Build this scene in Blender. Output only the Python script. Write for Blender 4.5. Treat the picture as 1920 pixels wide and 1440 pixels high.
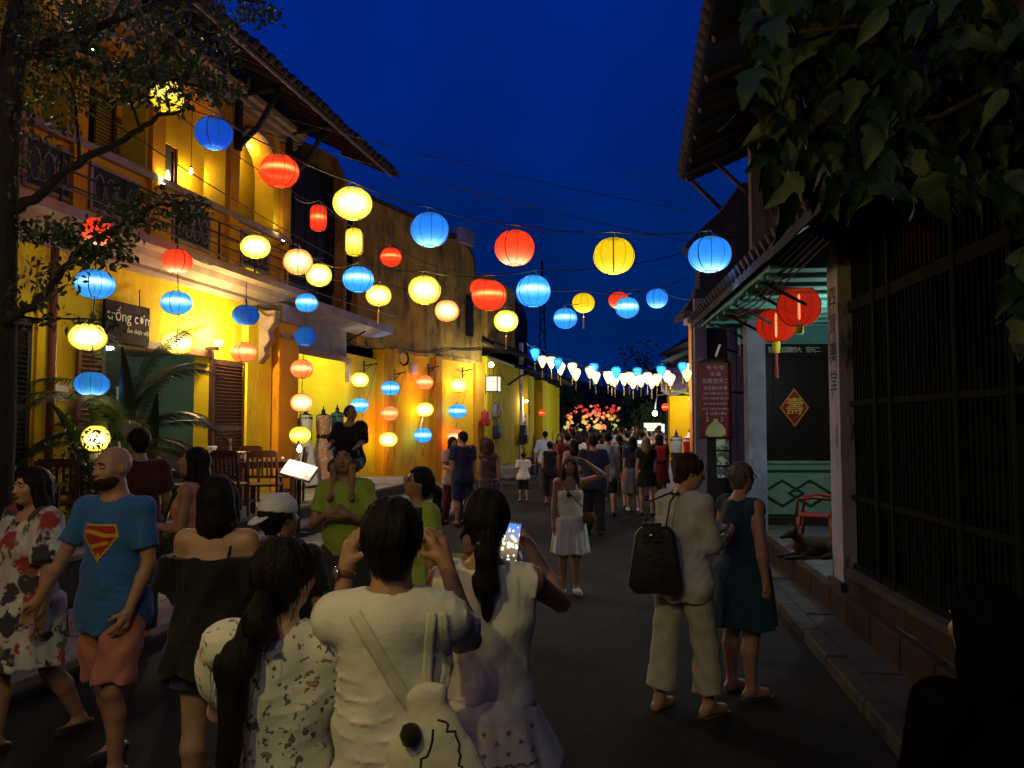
import bpy, bmesh, math, random, time
import numpy as np
from mathutils import Vector, Matrix, Euler
from mathutils.bvhtree import BVHTree
T0 = time.time()
random.seed(7)
sc = bpy.context.scene
for o in list(bpy.data.objects):
    bpy.data.objects.remove(o)
COL = sc.collection
# ------------------------------------------------------------------ camera
PITCH = math.atan(75 / 1450)
CP, SP = math.cos(PITCH), math.sin(PITCH)
CAMZ = 1.9
cam_data = bpy.data.cameras.new("camera")
cam_data.sensor_width = 36
cam_data.lens = 36 * 1450 / 1920
cam_data.clip_start = 0.05
cam_data.clip_end = 2000
cam = bpy.data.objects.new("camera", cam_data)
cam.location = (0, 0, CAMZ)
cam.rotation_euler = (math.pi / 2 + PITCH, 0, 0)
COL.objects.link(cam)
sc.camera = cam
# ------------------------------------------------------------------ dusk sky
SKY_STRENGTH = 6.0
world = bpy.data.worlds.new("World")
sc.world = world
world.use_nodes = True
wn = world.node_tree
for n in list(wn.nodes):
    wn.nodes.remove(n)
w_out = wn.nodes.new("ShaderNodeOutputWorld")
w_bg = wn.nodes.new("ShaderNodeBackground")
w_sky = wn.nodes.new("ShaderNodeTexSky")
w_sky.sky_type = 'NISHITA'
w_sky.sun_disc = False
w_sky.sun_elevation = math.radians(-4.0)
w_sky.sun_rotation = math.radians(200)
w_sky.ozone_density = 6.0
w_mix = wn.nodes.new("ShaderNodeMix")
w_mix.data_type = 'RGBA'
w_mix.blend_type = 'MULTIPLY'
w_mix.inputs[0].default_value = 1.0
w_mix.inputs[7].default_value = (0.03, 0.40, 1.0, 1)      # deep blue-hour cast
w_add = wn.nodes.new("ShaderNodeMix")                   # evenly scattered blue of the late dusk
w_add.data_type = 'RGBA'; w_add.blend_type = 'ADD'; w_add.inputs[0].default_value = 1.0
w_add.inputs[7].default_value = (0.0, 0.0027, 0.0200, 1)
w_noise = wn.nodes.new("ShaderNodeTexNoise")                # faint thin cloud
w_noise.inputs['Scale'].default_value = 3.0
w_noise.inputs['Detail'].default_value = 4
w_ramp = wn.nodes.new("ShaderNodeMapRange")
w_ramp.inputs[1].default_value = 0.36
w_ramp.inputs[2].default_value = 0.66
w_ramp.inputs[3].default_value = 0.74
w_ramp.inputs[4].default_value = 1.12
w_str = wn.nodes.new("ShaderNodeMath")
w_str.operation = 'MULTIPLY'
w_str.inputs[1].default_value = SKY_STRENGTH
wn.links.new(w_sky.outputs[0], w_mix.inputs[6])
wn.links.new(w_mix.outputs[2], w_add.inputs[6])
wn.links.new(w_add.outputs[2], w_bg.inputs[0])
wn.links.new(w_noise.outputs[0], w_ramp.inputs[0])
wn.links.new(w_ramp.outputs[0], w_str.inputs[0])
wn.links.new(w_str.outputs[0], w_bg.inputs[1])
wn.links.new(w_bg.outputs[0], w_out.inputs[0])
# the sun has set: what is left of it is a very faint, very soft light
sun_data = bpy.data.lights.new("sun", 'SUN')
sun_data.energy = 0.012
sun_data.angle = math.radians(40)
sun_data.color = (0.8, 0.85, 1.0)
sun = bpy.data.objects.new("sun", sun_data)
sun.rotation_euler = (math.radians(50), 0, math.radians(-15))
sun.location = (0, -5, 20)
COL.objects.link(sun)
# ------------------------------------------------------------------ render settings
sc.view_settings.view_transform = 'Standard'
sc.view_settings.look = 'None'
sc.view_settings.exposure = 0.0
sc.view_settings.gamma = 1.0
sc.view_settings.use_curve_mapping = False
sc.render.engine = 'CYCLES'
sc.cycles.use_light_tree = True
sc.cycles.caustics_reflective = False
sc.cycles.caustics_refractive = False
sc.cycles.max_bounces = 5
sc.cycles.diffuse_bounces = 3
sc.cycles.glossy_bounces = 2
sc.cycles.transmission_bounces = 4
sc.cycles.transparent_max_bounces = 12
sc.cycles.sample_clamp_indirect = 3.0
sc.cycles.sample_clamp_direct = 0.0
sc.cycles.use_denoising = True
sc.cycles.use_adaptive_sampling = False

# ------------------------------------------------------------------ where a thing stands
def ray(px, py):
    dx = (px - 960) / 1450
    dy = (720 - py) / 1450
    return (dx, CP - dy * SP, SP + dy * CP)
def at(px, py, Y):
    d = ray(px, py)
    k = Y / d[1]
    return Vector((d[0] * k, Y, CAMZ + d[2] * k))
def gr(px, py, z=0.0):
    d = ray(px, py)
    k = (z - CAMZ) / d[2]
    return Vector((d[0] * k, d[1] * k, z))
class Frame:
    """street-side frame: local x = out of the wall, local y = along it, away from the camera"""
    def __init__(s, o, ang):
        s.o = (o[0], o[1]); s.ang = ang
        a = math.radians(ang)
        s.u = (math.sin(a), math.cos(a)); s.n = (math.cos(a), -math.sin(a))
        s.rz = -a
    def hit(f, px, py, n=0):
        d = ray(px, py)
        on = f.o[0] * f.n[0] + f.o[1] * f.n[1] + n
        k = on / (d[0] * f.n[0] + d[1] * f.n[1])
        X, Y, Z = d[0] * k, d[1] * k, CAMZ + d[2] * k
        return ((X - f.o[0]) * f.u[0] + (Y - f.o[1]) * f.u[1], Z)
    def s(f, px, n=0):
        return f.hit(px, 700, n)[0]
    def w(f, n, s, z=0.0):
        return Vector((f.o[0] + f.n[0] * n + f.u[0] * s, f.o[1] + f.n[1] * n + f.u[1] * s, z))

# ------------------------------------------------------------------ scene helpers
def tag(o, label=None, cat=None, group=None, kind=None):
    if label: o['label'] = label
    if cat: o['category'] = cat
    if group: o['group'] = group
    if kind: o['kind'] = kind
    return o
def empty(name, loc=(0, 0, 0), rz=0.0, label=None, cat=None, group=None, kind=None):
    o = bpy.data.objects.new(name, None)
    o.empty_display_size = 0.2
    o.location = loc
    o.rotation_euler = (0, 0, rz)
    COL.objects.link(o)
    return tag(o, label, cat, group, kind)
def link(name, me, mt=None, parent=None, loc=None, rot=None, scale=None):
    o = bpy.data.objects.new(name, me)
    COL.objects.link(o)
    if mt is not None and not me.materials:
        for m in (mt if isinstance(mt, (list, tuple)) else [mt]):
            me.materials.append(m)
    if parent is not None: o.parent = parent
    if loc is not None: o.location = loc
    if rot is not None: o.rotation_euler = rot
    if scale is not None: o.scale = scale
    return o
def copy_tree(o, parent=None):
    c = o.copy()
    COL.objects.link(c)
    c.parent = parent
    for ch in o.children:
        copy_tree(ch, c)
    return c
class MB:
    """collects shapes for ONE mesh"""
    def __init__(s): s.v = []; s.f = []; s.sm = []
    def add(s, vs, fs, smooth=False):
        b = len(s.v)
        s.v += [tuple(v) for v in vs]
        s.f += [tuple(b + i for i in f) for f in fs]
        s.sm += [smooth] * len(fs)
        return s
    def box(s, x0, x1, y0, y1, z0, z1, M=None):
        if x0 > x1: x0, x1 = x1, x0
        if y0 > y1: y0, y1 = y1, y0
        if z0 > z1: z0, z1 = z1, z0
        vs = [Vector((x, y, z)) for z in (z0, z1) for y in (y0, y1) for x in (x0, x1)]
        if M is not None: vs = [M @ v for v in vs]
        return s.add(vs, [(0, 2, 3, 1), (4, 5, 7, 6), (0, 1, 5, 4), (2, 6, 7, 3), (0, 4, 6, 2), (1, 3, 7, 5)])
    def prism(s, pts, axis, a0, a1):
        """polygon pts (2D) swept along axis 0/1/2 from a0 to a1"""
        def mk(p, a):
            return [(a, p[0], p[1]), (p[0], a, p[1]), (p[0], p[1], a)][axis]
        n = len(pts)
        vs = [mk(p, a0) for p in pts] + [mk(p, a1) for p in pts]
        fs = [tuple(range(n))[::-1], tuple(range(n, 2 * n))]
        fs += [(i, (i + 1) % n, n + (i + 1) % n, n + i) for i in range(n)]
        return s.add(vs, fs)
    def tube(s, pts, r, seg=8, caps=True, sy=1.0):
        pts = [Vector(p) for p in pts]
        rs = r if isinstance(r, (list, tuple)) else [r] * len(pts)
        vs = []; fs = []
        up = Vector((0, 0, 1))
        t0 = (pts[1] - pts[0]).normalized()
        if abs(t0.dot(up)) > 0.95: up = Vector((1, 0, 0))
        side = t0.cross(up).normalized()
        for i, p in enumerate(pts):
            t = (pts[min(i + 1, len(pts) - 1)] - pts[max(i - 1, 0)])
            t = t.normalized() if t.length > 1e-9 else t0
            side = (side - t * side.dot(t))
            side = side.normalized() if side.length > 1e-6 else t.orthogonal().normalized()
            nn = t.cross(side)
            for k in range(seg):
                a = 2 * math.pi * k / seg
                vs.append(p + (side * math.cos(a) + nn * math.sin(a) * sy) * rs[i])
        for i in range(len(pts) - 1):
            for k in range(seg):
                k2 = (k + 1) % seg
                fs.append((i * seg + k, i * seg + k2, (i + 1) * seg + k2, (i + 1) * seg + k))
        if caps:
            fs.append(tuple(range(seg))[::-1])
            fs.append(tuple((len(pts) - 1) * seg + k for k in range(seg)))
        return s.add(vs, fs, seg > 5)
    def lathe(s, prof, seg=16, M=None, caps=True):
        vs = []; fs = []
        for (r, z) in prof:
            for k in range(seg):
                a = 2 * math.pi * k / seg
                v = Vector((r * math.cos(a), r * math.sin(a), z))
                vs.append(M @ v if M is not None else v)
        for i in range(len(prof) - 1):
            for k in range(seg):
                k2 = (k + 1) % seg
                fs.append((i * seg + k, i * seg + k2, (i + 1) * seg + k2, (i + 1) * seg + k))
        if caps:
            fs.append(tuple(range(seg))[::-1])
            fs.append(tuple((len(prof) - 1) * seg + k for k in range(seg)))
        return s.add(vs, fs, True)
    def mesh(s, name='mesh'):
        me = bpy.data.meshes.new(name)
        me.from_pydata(s.v, [], s.f)
        me.polygons.foreach_set('use_smooth', s.sm)
        me.update()
        return me
    def build(s, name, mt=None, parent=None, **k):
        return link(name, s.mesh(name), mt, parent, **k)
def wall_open(mb, n0, n1, s0, s1, z0, z1, holes):
    """wall slab between n0..n1, s0..s1, z0..z1 with rectangular holes (s0,s1,z0,z1) cut out: boxes butted end to end"""
    ss = sorted({s0, s1, *[h[0] for h in holes], *[h[1] for h in holes]})
    ss = [a for a in ss if s0 <= a <= s1]
    for a, b in zip(ss[:-1], ss[1:]):
        m = (a + b) / 2
        hs = sorted([(h[2], h[3]) for h in holes if h[0] <= m <= h[1]])
        z = z0
        for h0, h1 in hs:
            if h0 > z: mb.box(n0, n1, a, b, z, min(h0, z1))
            z = max(z, h1)
        if z < z1: mb.box(n0, n1, a, b, z, z1)
    return mb
def bevel(o, w=0.01, seg=1):
    m = o.modifiers.new('bevel', 'BEVEL')
    m.width = w; m.segments = seg; m.limit_method = 'ANGLE'
    return o

# ------------------------------------------------------------------ materials
MATS = {}
def newmat(name):
    m = bpy.data.materials.new(name)
    m.use_nodes = True
    nt = m.node_tree
    bs = nt.nodes['Principled BSDF']
    return m, nt, bs
def c4(c): return (c[0], c[1], c[2], 1)
def pmat(name, col, col2=None, scale=3.0, rough=0.8, bump=0.0, bscale=None, metal=0.0, stain=None, stretch=(1, 1, 1),
         lo=0.35, hi=0.65, spec=0.16, sheen=0.0, detail=4, bdist=0.01, coat=0.0, emit=None, estr=0.0, objcoord=True):
    if name in MATS: return MATS[name]
    m, nt, bs = newmat(name)
    N, L = nt.nodes, nt.links
    tc = N.new('ShaderNodeTexCoord')
    mp = N.new('ShaderNodeMapping')
    mp.inputs['Scale'].default_value = stretch
    L.new(tc.outputs['Object' if objcoord else 'Generated'], mp.inputs[0])
    bs.inputs['Roughness'].default_value = rough
    bs.inputs['Metallic'].default_value = metal
    bs.inputs['Specular IOR Level'].default_value = spec
    bs.inputs['Sheen Weight'].default_value = sheen
    bs.inputs['Coat Weight'].default_value = coat
    col2 = col2 or tuple(c * 0.75 for c in col)
    nz = N.new('ShaderNodeTexNoise')
    nz.inputs['Scale'].default_value = scale
    nz.inputs['Detail'].default_value = detail
    nz.inputs['Roughness'].default_value = 0.62
    L.new(mp.outputs[0], nz.inputs[0])
    mr = N.new('ShaderNodeMapRange')
    mr.inputs[1].default_value = lo; mr.inputs[2].default_value = hi
    L.new(nz.outputs[0], mr.inputs[0])
    mx = N.new('ShaderNodeMix'); mx.data_type = 'RGBA'
    mx.inputs[6].default_value = c4(col); mx.inputs[7].default_value = c4(col2)
    L.new(mr.outputs[0], mx.inputs[0])
    last = mx.outputs[2]
    if stain:
        scol, ssc, slo, shi, sstr = stain
        mp2 = N.new('ShaderNodeMapping'); mp2.inputs['Scale'].default_value = sstr
        L.new(tc.outputs['Object'], mp2.inputs[0])
        n2 = N.new('ShaderNodeTexNoise'); n2.inputs['Scale'].default_value = ssc; n2.inputs['Detail'].default_value = 7
        n2.inputs['Roughness'].default_value = 0.7
        L.new(mp2.outputs[0], n2.inputs[0])
        m2 = N.new('ShaderNodeMapRange'); m2.inputs[1].default_value = slo; m2.inputs[2].default_value = shi
        L.new(n2.outputs[0], m2.inputs[0])
        x2 = N.new('ShaderNodeMix'); x2.data_type = 'RGBA'
        L.new(m2.outputs[0], x2.inputs[0]); L.new(last, x2.inputs[6]); x2.inputs[7].default_value = c4(scol)
        last = x2.outputs[2]
    L.new(last, bs.inputs['Base Color'])
    if bump:
        bn = N.new('ShaderNodeTexNoise'); bn.inputs['Scale'].default_value = bscale or scale * 6
        bn.inputs['Detail'].default_value = 5
        L.new(mp.outputs[0], bn.inputs[0])
        bp = N.new('ShaderNodeBump'); bp.inputs['Strength'].default_value = bump
        bp.inputs['Distance'].default_value = bdist
        L.new(bn.outputs[0], bp.inputs['Height'])
        L.new(bp.outputs[0], bs.inputs['Normal'])
    if emit:
        bs.inputs['Emission Color'].default_value = c4(emit)
        bs.inputs['Emission Strength'].default_value = estr
    MATS[name] = m
    return m
def emat(name, col, s):
    if name in MATS: return MATS[name]
    m, nt, bs = newmat(name)
    bs.inputs['Base Color'].default_value = (0, 0, 0, 1)
    bs.inputs['Emission Color'].default_value = c4(col)
    bs.inputs['Emission Strength'].default_value = s
    MATS[name] = m
    return m
def lamp(name, loc, power, col, r=0.05, typ='POINT', parent=None, rot=None, spot=None, blend=0.5):
    d = bpy.data.lights.new(name, typ)
    d.energy = power; d.color = col
    if typ == 'AREA': d.size = r
    else: d.shadow_soft_size = r
    if typ == 'SPOT':
        d.spot_size = math.radians(spot or 80); d.spot_blend = blend
    o = bpy.data.objects.new(name, d)
    o.location = loc
    if rot is not None: o.rotation_euler = rot
    if parent is not None: o.parent = parent
    COL.objects.link(o)
    return o
WARM = (1.0, 0.66, 0.30)
YEL = (1.0, 0.78, 0.30)
M_yellow = pmat('yellow_plaster', (0.62, 0.46, 0.012), (0.54, 0.34, 0.010), scale=1.2, rough=0.9, bump=0.45, bscale=7, bdist=0.03,
                stain=((0.16, 0.09, 0.03), 1.6, 0.60, 0.78, (1, 1, 0.35)))
M_ochre = pmat('ochre_plaster', (0.56, 0.26, 0.010), (0.48, 0.19, 0.008), scale=1.5, rough=0.9, bump=0.35, bscale=25,
               stain=((0.12, 0.07, 0.03), 2.0, 0.62, 0.8, (1, 1, 0.3)))
M_oldwall = pmat('weathered_ochre_plaster', (0.50, 0.28, 0.035), (0.27, 0.14, 0.025), scale=1.1, rough=0.95, bump=0.6, bscale=14,
                 stain=((0.05, 0.035, 0.025), 1.3, 0.48, 0.66, (1.2, 1.2, 0.4)), detail=8)
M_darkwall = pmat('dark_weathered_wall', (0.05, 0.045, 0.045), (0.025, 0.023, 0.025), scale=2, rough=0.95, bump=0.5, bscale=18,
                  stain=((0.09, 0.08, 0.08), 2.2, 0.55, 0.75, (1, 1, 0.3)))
M_cream = pmat('cream_moulding', (0.26, 0.18, 0.13), (0.18, 0.12, 0.085), scale=3, rough=0.85, bump=0.3, bscale=30,
               stain=((0.13, 0.09, 0.07), 4, 0.60, 0.8, (1, 1, 0.6)))
M_mauve = pmat('grey_ledge_paint', (0.26, 0.23, 0.25), (0.18, 0.15, 0.17), scale=2.5, rough=0.85, bump=0.3,
               stain=((0.10, 0.08, 0.07), 3, 0.58, 0.75, (1, 0.4, 1)))
M_wood = pmat('dark_brown_wood', (0.075, 0.028, 0.014), (0.045, 0.016, 0.009), scale=4, rough=0.55, bump=0.3, stretch=(6, 6, 1))
M_wood2 = pmat('restaurant_wood', (0.10, 0.035, 0.018), (0.06, 0.02, 0.01), scale=6, rough=0.4, bump=0.2, stretch=(1, 6, 6))
M_blackwood = pmat('black_wood', (0.016, 0.012, 0.010), (0.009, 0.007, 0.006), scale=4, rough=0.6, bump=0.3, stretch=(6, 6, 1))
M_iron = pmat('black_iron', (0.02, 0.018, 0.017), (0.035, 0.022, 0.015), scale=20, rough=0.6, metal=0.3, bump=0.2)
M_tile = pmat('old_roof_tile', (0.055, 0.035, 0.028), (0.03, 0.022, 0.02), scale=5, rough=0.95, bump=0.6, bscale=30)
M_asphalt = pmat('worn_asphalt', (0.026, 0.0255, 0.024), (0.018, 0.018, 0.017), scale=0.8, rough=0.92, bump=0.5, bscale=90, bdist=0.004,
                 stain=((0.011, 0.011, 0.0105), 0.9, 0.48, 0.60, (1, 0.5, 1)), spec=0.12)
M_stone = pmat('grey_paving_stone', (0.20, 0.18, 0.155), (0.13, 0.115, 0.10), scale=3, rough=0.8, bump=0.4, bscale=40,
               stain=((0.07, 0.06, 0.05), 3.5, 0.55, 0.72, (1, 1, 1)))
M_kerb = pmat('kerb_stone', (0.06, 0.056, 0.05), (0.035, 0.033, 0.03), scale=5, rough=0.85, bump=0.5, bscale=30)
M_brick = pmat('worn_brick_step', (0.042, 0.024, 0.013), (0.025, 0.015, 0.009), scale=6, rough=0.9, bump=0.5, bscale=30)
M_white = pmat('white_paint', (0.75, 0.73, 0.68), (0.65, 0.62, 0.56), scale=5, rough=0.7)
M_wire = pmat('black_cable', (0.02, 0.02, 0.022), rough=0.5)
M_wireg = pmat('pale_cord', (0.30, 0.28, 0.26), rough=0.7)
M_bulb = emat('warm_bulb_glass', (1.0, 0.80, 0.45), 40)
M_bulbw = emat('white_bulb_glass', (0.9, 0.97, 1.0), 30)
M_bamboo = pmat('bamboo_pole', (0.45, 0.33, 0.13), (0.32, 0.22, 0.08), scale=8, rough=0.5)
# ================================================================== THE GROUND
def grid_mesh(x0, x1, y0, y1, nx, ny, zf):
    vs = [(x0 + (x1 - x0) * i / nx, y0 + (y1 - y0) * j / ny, 0) for j in range(ny + 1) for i in range(nx + 1)]
    vs = [(x, y, zf(x, y)) for x, y, z in vs]
    fs = [(j * (nx + 1) + i, j * (nx + 1) + i + 1, (j + 1) * (nx + 1) + i + 1, (j + 1) * (nx + 1) + i) for j in range(ny) for i in range(nx)]
    return vs, fs
def street_z(x, y):
    return -0.004 + 0.006 * math.sin(x * 1.7 + 0.6 * y) * math.sin(y * 0.9)
vs, fs = grid_mesh(-14, 14, -6, 74, 56, 160, street_z)
mb = MB(); mb.add(vs, fs, True)
rd = tag(mb.build('road', M_asphalt), kind='structure')
rp = random.Random(4)
M_patch = pmat('newer_asphalt_patch', (0.040, 0.038, 0.040), (0.03, 0.028, 0.03), scale=9, rough=0.7, bump=0.5, bscale=120, bdist=0.004)
mb = MB(); mb.add([(-700, -700, -0.03), (700, -700, -0.03), (700, 900, -0.03), (-700, 900, -0.03)], [(0, 1, 2, 3)])
tag(mb.build('ground', pmat('dark_soil', (0.03, 0.028, 0.025))), kind='structure')

# ================================================================== LEFT: the yellow two-storey house
gA = gr(700, 921)
A = Frame((gA.x, gA.y), 11.7)
def frame_empty(name, F, **k):
    return empty(name, (F.o[0], F.o[1], 0), F.rz, **k)
houseA = frame_empty('shophouse', A, label='long yellow two-storey house with arched loggia, tiled eaves and restaurant below', cat='house')
FL = 0.5                      # terrace floor
S_END = -1.95                 # far end of the shop bay
# ground floor wall; holes: restaurant door, shop bay
dL, dR = A.s(188), A.s(392)
mb = MB()
wall_open(mb, -0.30, 0.0, -17.0, -5.98, 0, 4.42, [(dL, dR, FL, 3.12)])
mb.build('wall', M_yellow, houseA)
mb = MB(); mb.box(-0.30, 0.0, -1.95, 0.75, 0, 3.75); mb.build('wall', M_yellow, houseA)          # beside the lantern columns
mb = MB(); mb.box(-0.30, 0.0, -5.10, -1.95, 3.62, 4.42); mb.build('lintel_beam', M_mauve, houseA)
mb = MB(); mb.box(0.0, 0.12, -5.10, -1.90, 3.5, 3.62); mb.box(0.0, 0.12, -2.02, -1.90, 3.0, 3.5); mb.build('trim', M_cream, houseA)
# corner pillar and pilasters
mb = MB(); mb.box(-0.3, 0.28, -5.98, -5.10, 0.0, 4.42); bevel(mb.build('corner_pillar', M_ochre, houseA), 0.02)
mb = MB(); mb.box(0.28, 0.33, -5.98, -5.10, 3.72, 3.80); mb.box(-0.3, 0.36, -6.03, -5.05, 4.05, 4.42)
mb.build('pillar_capital', M_cream, houseA)
for (a, b, n1) in ((A.s(452), A.s(497) , 0.14), (A.s(62), A.s(78), 0.05)):
    mb = MB(); mb.box(0.0, n1, a, min(b, -5.985), 0.0, 4.1); mb.build('pilaster', M_yellow, houseA)
mb = MB(); mb.tube([(0.09, A.s(86), 0.3), (0.09, A.s(86), 4.3)], 0.055, 10); mb.build('drain_pipe', pmat('brown_pipe', (0.16, 0.055, 0.02), rough=0.5), houseA)
# scroll bracket under the ledge beside the door
sb = A.s(478)
pts = [(0.0, 4.2), (0.5, 4.2), (0.46, 3.95), (0.33, 3.78), (0.38, 3.6), (0.24, 3.42), (0.28, 3.3), (0.12, 3.1), (0.0, 3.05)]
mb = MB(); mb.prism(pts, 1, sb - 0.12, sb + 0.12); bevel(mb.build('scroll_bracket', M_cream, houseA), 0.02)
mb = MB(); mb.box(0.0, 0.05, sb - 0.1, sb + 0.1, 2.75, 2.95); mb.build('wall_ornament', M_cream, houseA)
# the small ledge above the openings and the big ledge between the storeys
mb = MB()
prof = [(0, 4.30), (0.10, 4.30), (0.14, 4.36), (0.14, 4.42), (0.30, 4.52), (0.36, 4.62), (0.52, 4.66), (0.52, 4.80), (0, 4.80)]
mb.prism(prof, 1, -17.0, -4.95); mb.build('storey_ledge', M_cream, houseA)
mb = MB(); mb.prism([(0, 4.30), (0.2, 4.34), (0.62, 4.44), (0.66, 4.62), (0, 4.80)], 1, -4.95, -0.2)
mb.build('canopy_ledge', M_mauve, houseA)
# parapet of the upper floor, with panels and dark grilles
wins = [(A.s(60), A.s(118)), (A.s(156), A.s(252)), (A.s(311), A.s(391)), (A.s(438), A.s(507))]
mb = MB()
mb.box(-0.3, 0.0, -17, -5.15, 4.8, 5.86); mb.build('parapet_wall', M_ochre, houseA)
mb = MB(); mb.box(-0.32, 0.10, -17, -5.15, 5.86, 5.98); mb.build('sill', M_cream, houseA)
M_grille = pmat('dark_green_grille', (0.02, 0.03, 0.025), rough=0.6)
for (a, b) in wins:
    c = (a + b) / 2; w = 0.55
    mb = MB(); mb.box(0.0, 0.04, c - w, c + w, 5.02, 5.08); mb.box(0.0, 0.04, c - w, c + w, 5.68, 5.74)
    mb.box(0.0, 0.04, c - w, c - w + 0.06, 5.08, 5.68); mb.box(0.0, 0.04, c + w - 0.06, c + w, 5.08, 5.68)
    fr = mb.build('panel_frame', M_cream, houseA)
    mb = MB(); mb.box(0.0, 0.012, c - w + 0.06, c + w - 0.06, 5.08, 5.68); mb.build('panel', M_grille, fr)
    for k in range(4):
        cc = c - w + 0.2 + k * 0.24
        mb = MB()
        mb.tube([(0.02, cc + 0.10 * math.cos(t * math.pi / 6), 5.38 + 0.22 * math.sin(t * math.pi / 6)) for t in range(13)], 0.014, 6)
        mb.build('lattice_ring', M_cream, fr)
# loggia: piers, arches, recessed wall
ZT = 8.05
piers = [(-17.0, -13.9), (A.s(118) - 0.05, A.s(146)), (A.s(262), A.s(296)), (A.s(415), A.s(437)), (A.s(508), -5.05)]
for i, (a, b) in enumerate(piers):
    mb = MB(); mb.box(-0.45, 0.0, a, b, 5.98, ZT); mb.build('pier', M_yellow if i else M_ochre, houseA)
    if i:
        mb = MB(); m_ = (a + b) / 2; hw = min(0.16, (b - a) / 2 - 0.04)
        mb.box(0.0, 0.09, m_ - hw, m_ + hw, 4.8, ZT - 0.05); mb.build('pilaster', M_ochre, houseA)
for (pa, pb) in zip(piers[:-1], piers[1:]):
    a, b = pa[1], pb[0]
    c, r = (a + b) / 2, (b - a) / 2
    zs = 7.15; rz = min(0.75, r)
    # spandrel with arch cut: strips
    n = 16
    for side in (0,):
        vs = []; 
        prof = [(c - r * math.cos(math.pi * k / n), zs + rz * math.sin(math.pi * k / n)) for k in range(n + 1)]
        mb = MB()
        for k in range(n):
            (s0, z0), (s1, z1) = prof[k], prof[k + 1]
            vs = [(x, s, z) for x in (-0.45, 0.0) for (s, z) in ((s0, z0), (s1, z1), (s1, ZT), (s0, ZT))]
            mb.add(vs, [(0, 3, 2, 1), (4, 5, 6, 7), (0, 1, 5, 4), (3, 7, 6, 2)])
        mb.build('arch', M_ochre, houseA)
    mb = MB()
    for k in range(n):
        a0, a1 = math.pi * k / n, math.pi * (k + 1) / n
        for (rr0, rr1, nn) in ((1.0, 1.10, 0.07),):
            q = []
            for x in (0.0, nn):
                q += [(x, c - r * rr0 * math.cos(a0), zs + rz * rr0 * math.sin(a0)), (x, c - r * rr0 * math.cos(a1), zs + rz * rr0 * math.sin(a1)),
                      (x, c - r * rr1 * math.cos(a1), zs + rz * rr1 * math.sin(a1)), (x, c - r * rr1 * math.cos(a0), zs + rz * rr1 * math.sin(a0))]
            mb.add(q, [(0, 3, 2, 1), (4, 5, 6, 7), (0, 1, 5, 4), (3, 7, 6, 2)])
    mb.build('archivolt', M_cream, houseA)
mb = MB()
holes = [(wins[1][0] + 0.0, wins[1][1] - 0.05, 5.98, 7.35), (wins[2][0] + 0.05, wins[2][1] + 0.1, 5.98, 7.1)]
wall_open(mb, -0.95, -0.80, -17, -4.9, 4.9, 8.6, holes)
mb.build('loggia_wall', M_yellow, houseA)
mb = MB(); mb.box(-0.8, -0.45, -17, -4.9, 8.05, 8.15); mb.build('loggia_ceiling', M_cream, houseA)
mb = MB(); mb.box(-0.8, -0.3, -17, -4.9, 5.80, 5.86); mb.build('loggia_floor', M_cream, houseA)
M_paneg = pmat('dim_window_glass', (0.012, 0.03, 0.03), (0.02, 0.045, 0.04), scale=1.5, rough=0.15, spec=0.6)
for h in holes:
    fr = MB().box(-0.92, -0.84, h[0], h[0] + 0.07, h[2], h[3]).box(-0.92, -0.84, h[1] - 0.07, h[1], h[2], h[3]).box(-0.92, -0.84, h[0] + 0.07, h[1] - 0.07, h[3] - 0.07, h[3]).box(-0.92, -0.84, (h[0] + h[1]) / 2 - 0.03, (h[0] + h[1]) / 2 + 0.03, h[2], h[3] - 0.07)
    f = fr.build('window', M_wood, houseA)
    MB().box(-0.89, -0.87, h[0] + 0.07, h[1] - 0.07, h[2], h[3] - 0.07).build('pane', M_paneg, f)
# open shutters of the loggia windows: leaves thrown back
for (sa, sw, z1) in ((wins[1][1] - 0.12, 0.5, 7.3), (wins[2][0] - 0.42, 0.45, 7.05)):
    sh = MB().box(-0.80, -0.76, sa, sa + 0.05, 6.0, z1).box(-0.80, -0.76, sa + sw - 0.05, sa + sw, 6.0, z1).box(-0.80, -0.76, sa + 0.05, sa + sw - 0.05, 6.0, 6.08).box(-0.80, -0.76, sa + 0.05, sa + sw - 0.05, z1 - 0.08, z1)
    so = sh.build('shutter', M_wood, houseA)
    zz = 6.12
    lm = None
    while zz < z1 - 0.12:
        if lm is None:
            lm = MB().box(-0.02, 0.02, 0, sw - 0.1, -0.006, 0.006).mesh('slat'); lm.materials.append(M_wood)
        link('slat', lm, None, so, loc=(-0.78, sa + 0.05, zz), rot=(0, 0.7, 0)); zz += 0.06
# cornice in three steps and the eaves board
for (n1, z0, z1) in ((0.12, 8.05, 8.17), (0.24, 8.17, 8.27), (0.36, 8.27, 8.38)):
    MB().box(-0.5, n1, -17, -5.0, z0, z1).build('cornice', M_cream, houseA)
# dark upper bay beyond the loggia: black wooden wall with shutters
MB().box(-0.45, -0.30, -5.04, 1.3, 4.8, 8.3).build('timber_wall', M_blackwood, houseA)
for k in range(7):
    sa = -4.98 + k * 0.58
    MB().box(-0.30, -0.25, sa, sa + 0.52, 5.3, 7.5).build('shutter', M_blackwood, houseA)
# iron rail in front of the loggia and its posts
for k, s_ in enumerate([-13.4, -12.2, -11.0, -9.8, -8.6, -7.4, -6.2, -5.1]):
    MB().box(0.50, 0.53, s_ - 0.015, s_ + 0.015, 4.8, 5.45).build('rail_post', M_iron, houseA)
for z_ in (5.05, 5.25, 5.45):
    MB().box(0.505, 0.525, -14, -5.0, z_, z_ + 0.02).build('rail_bar', M_iron, houseA)
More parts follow.
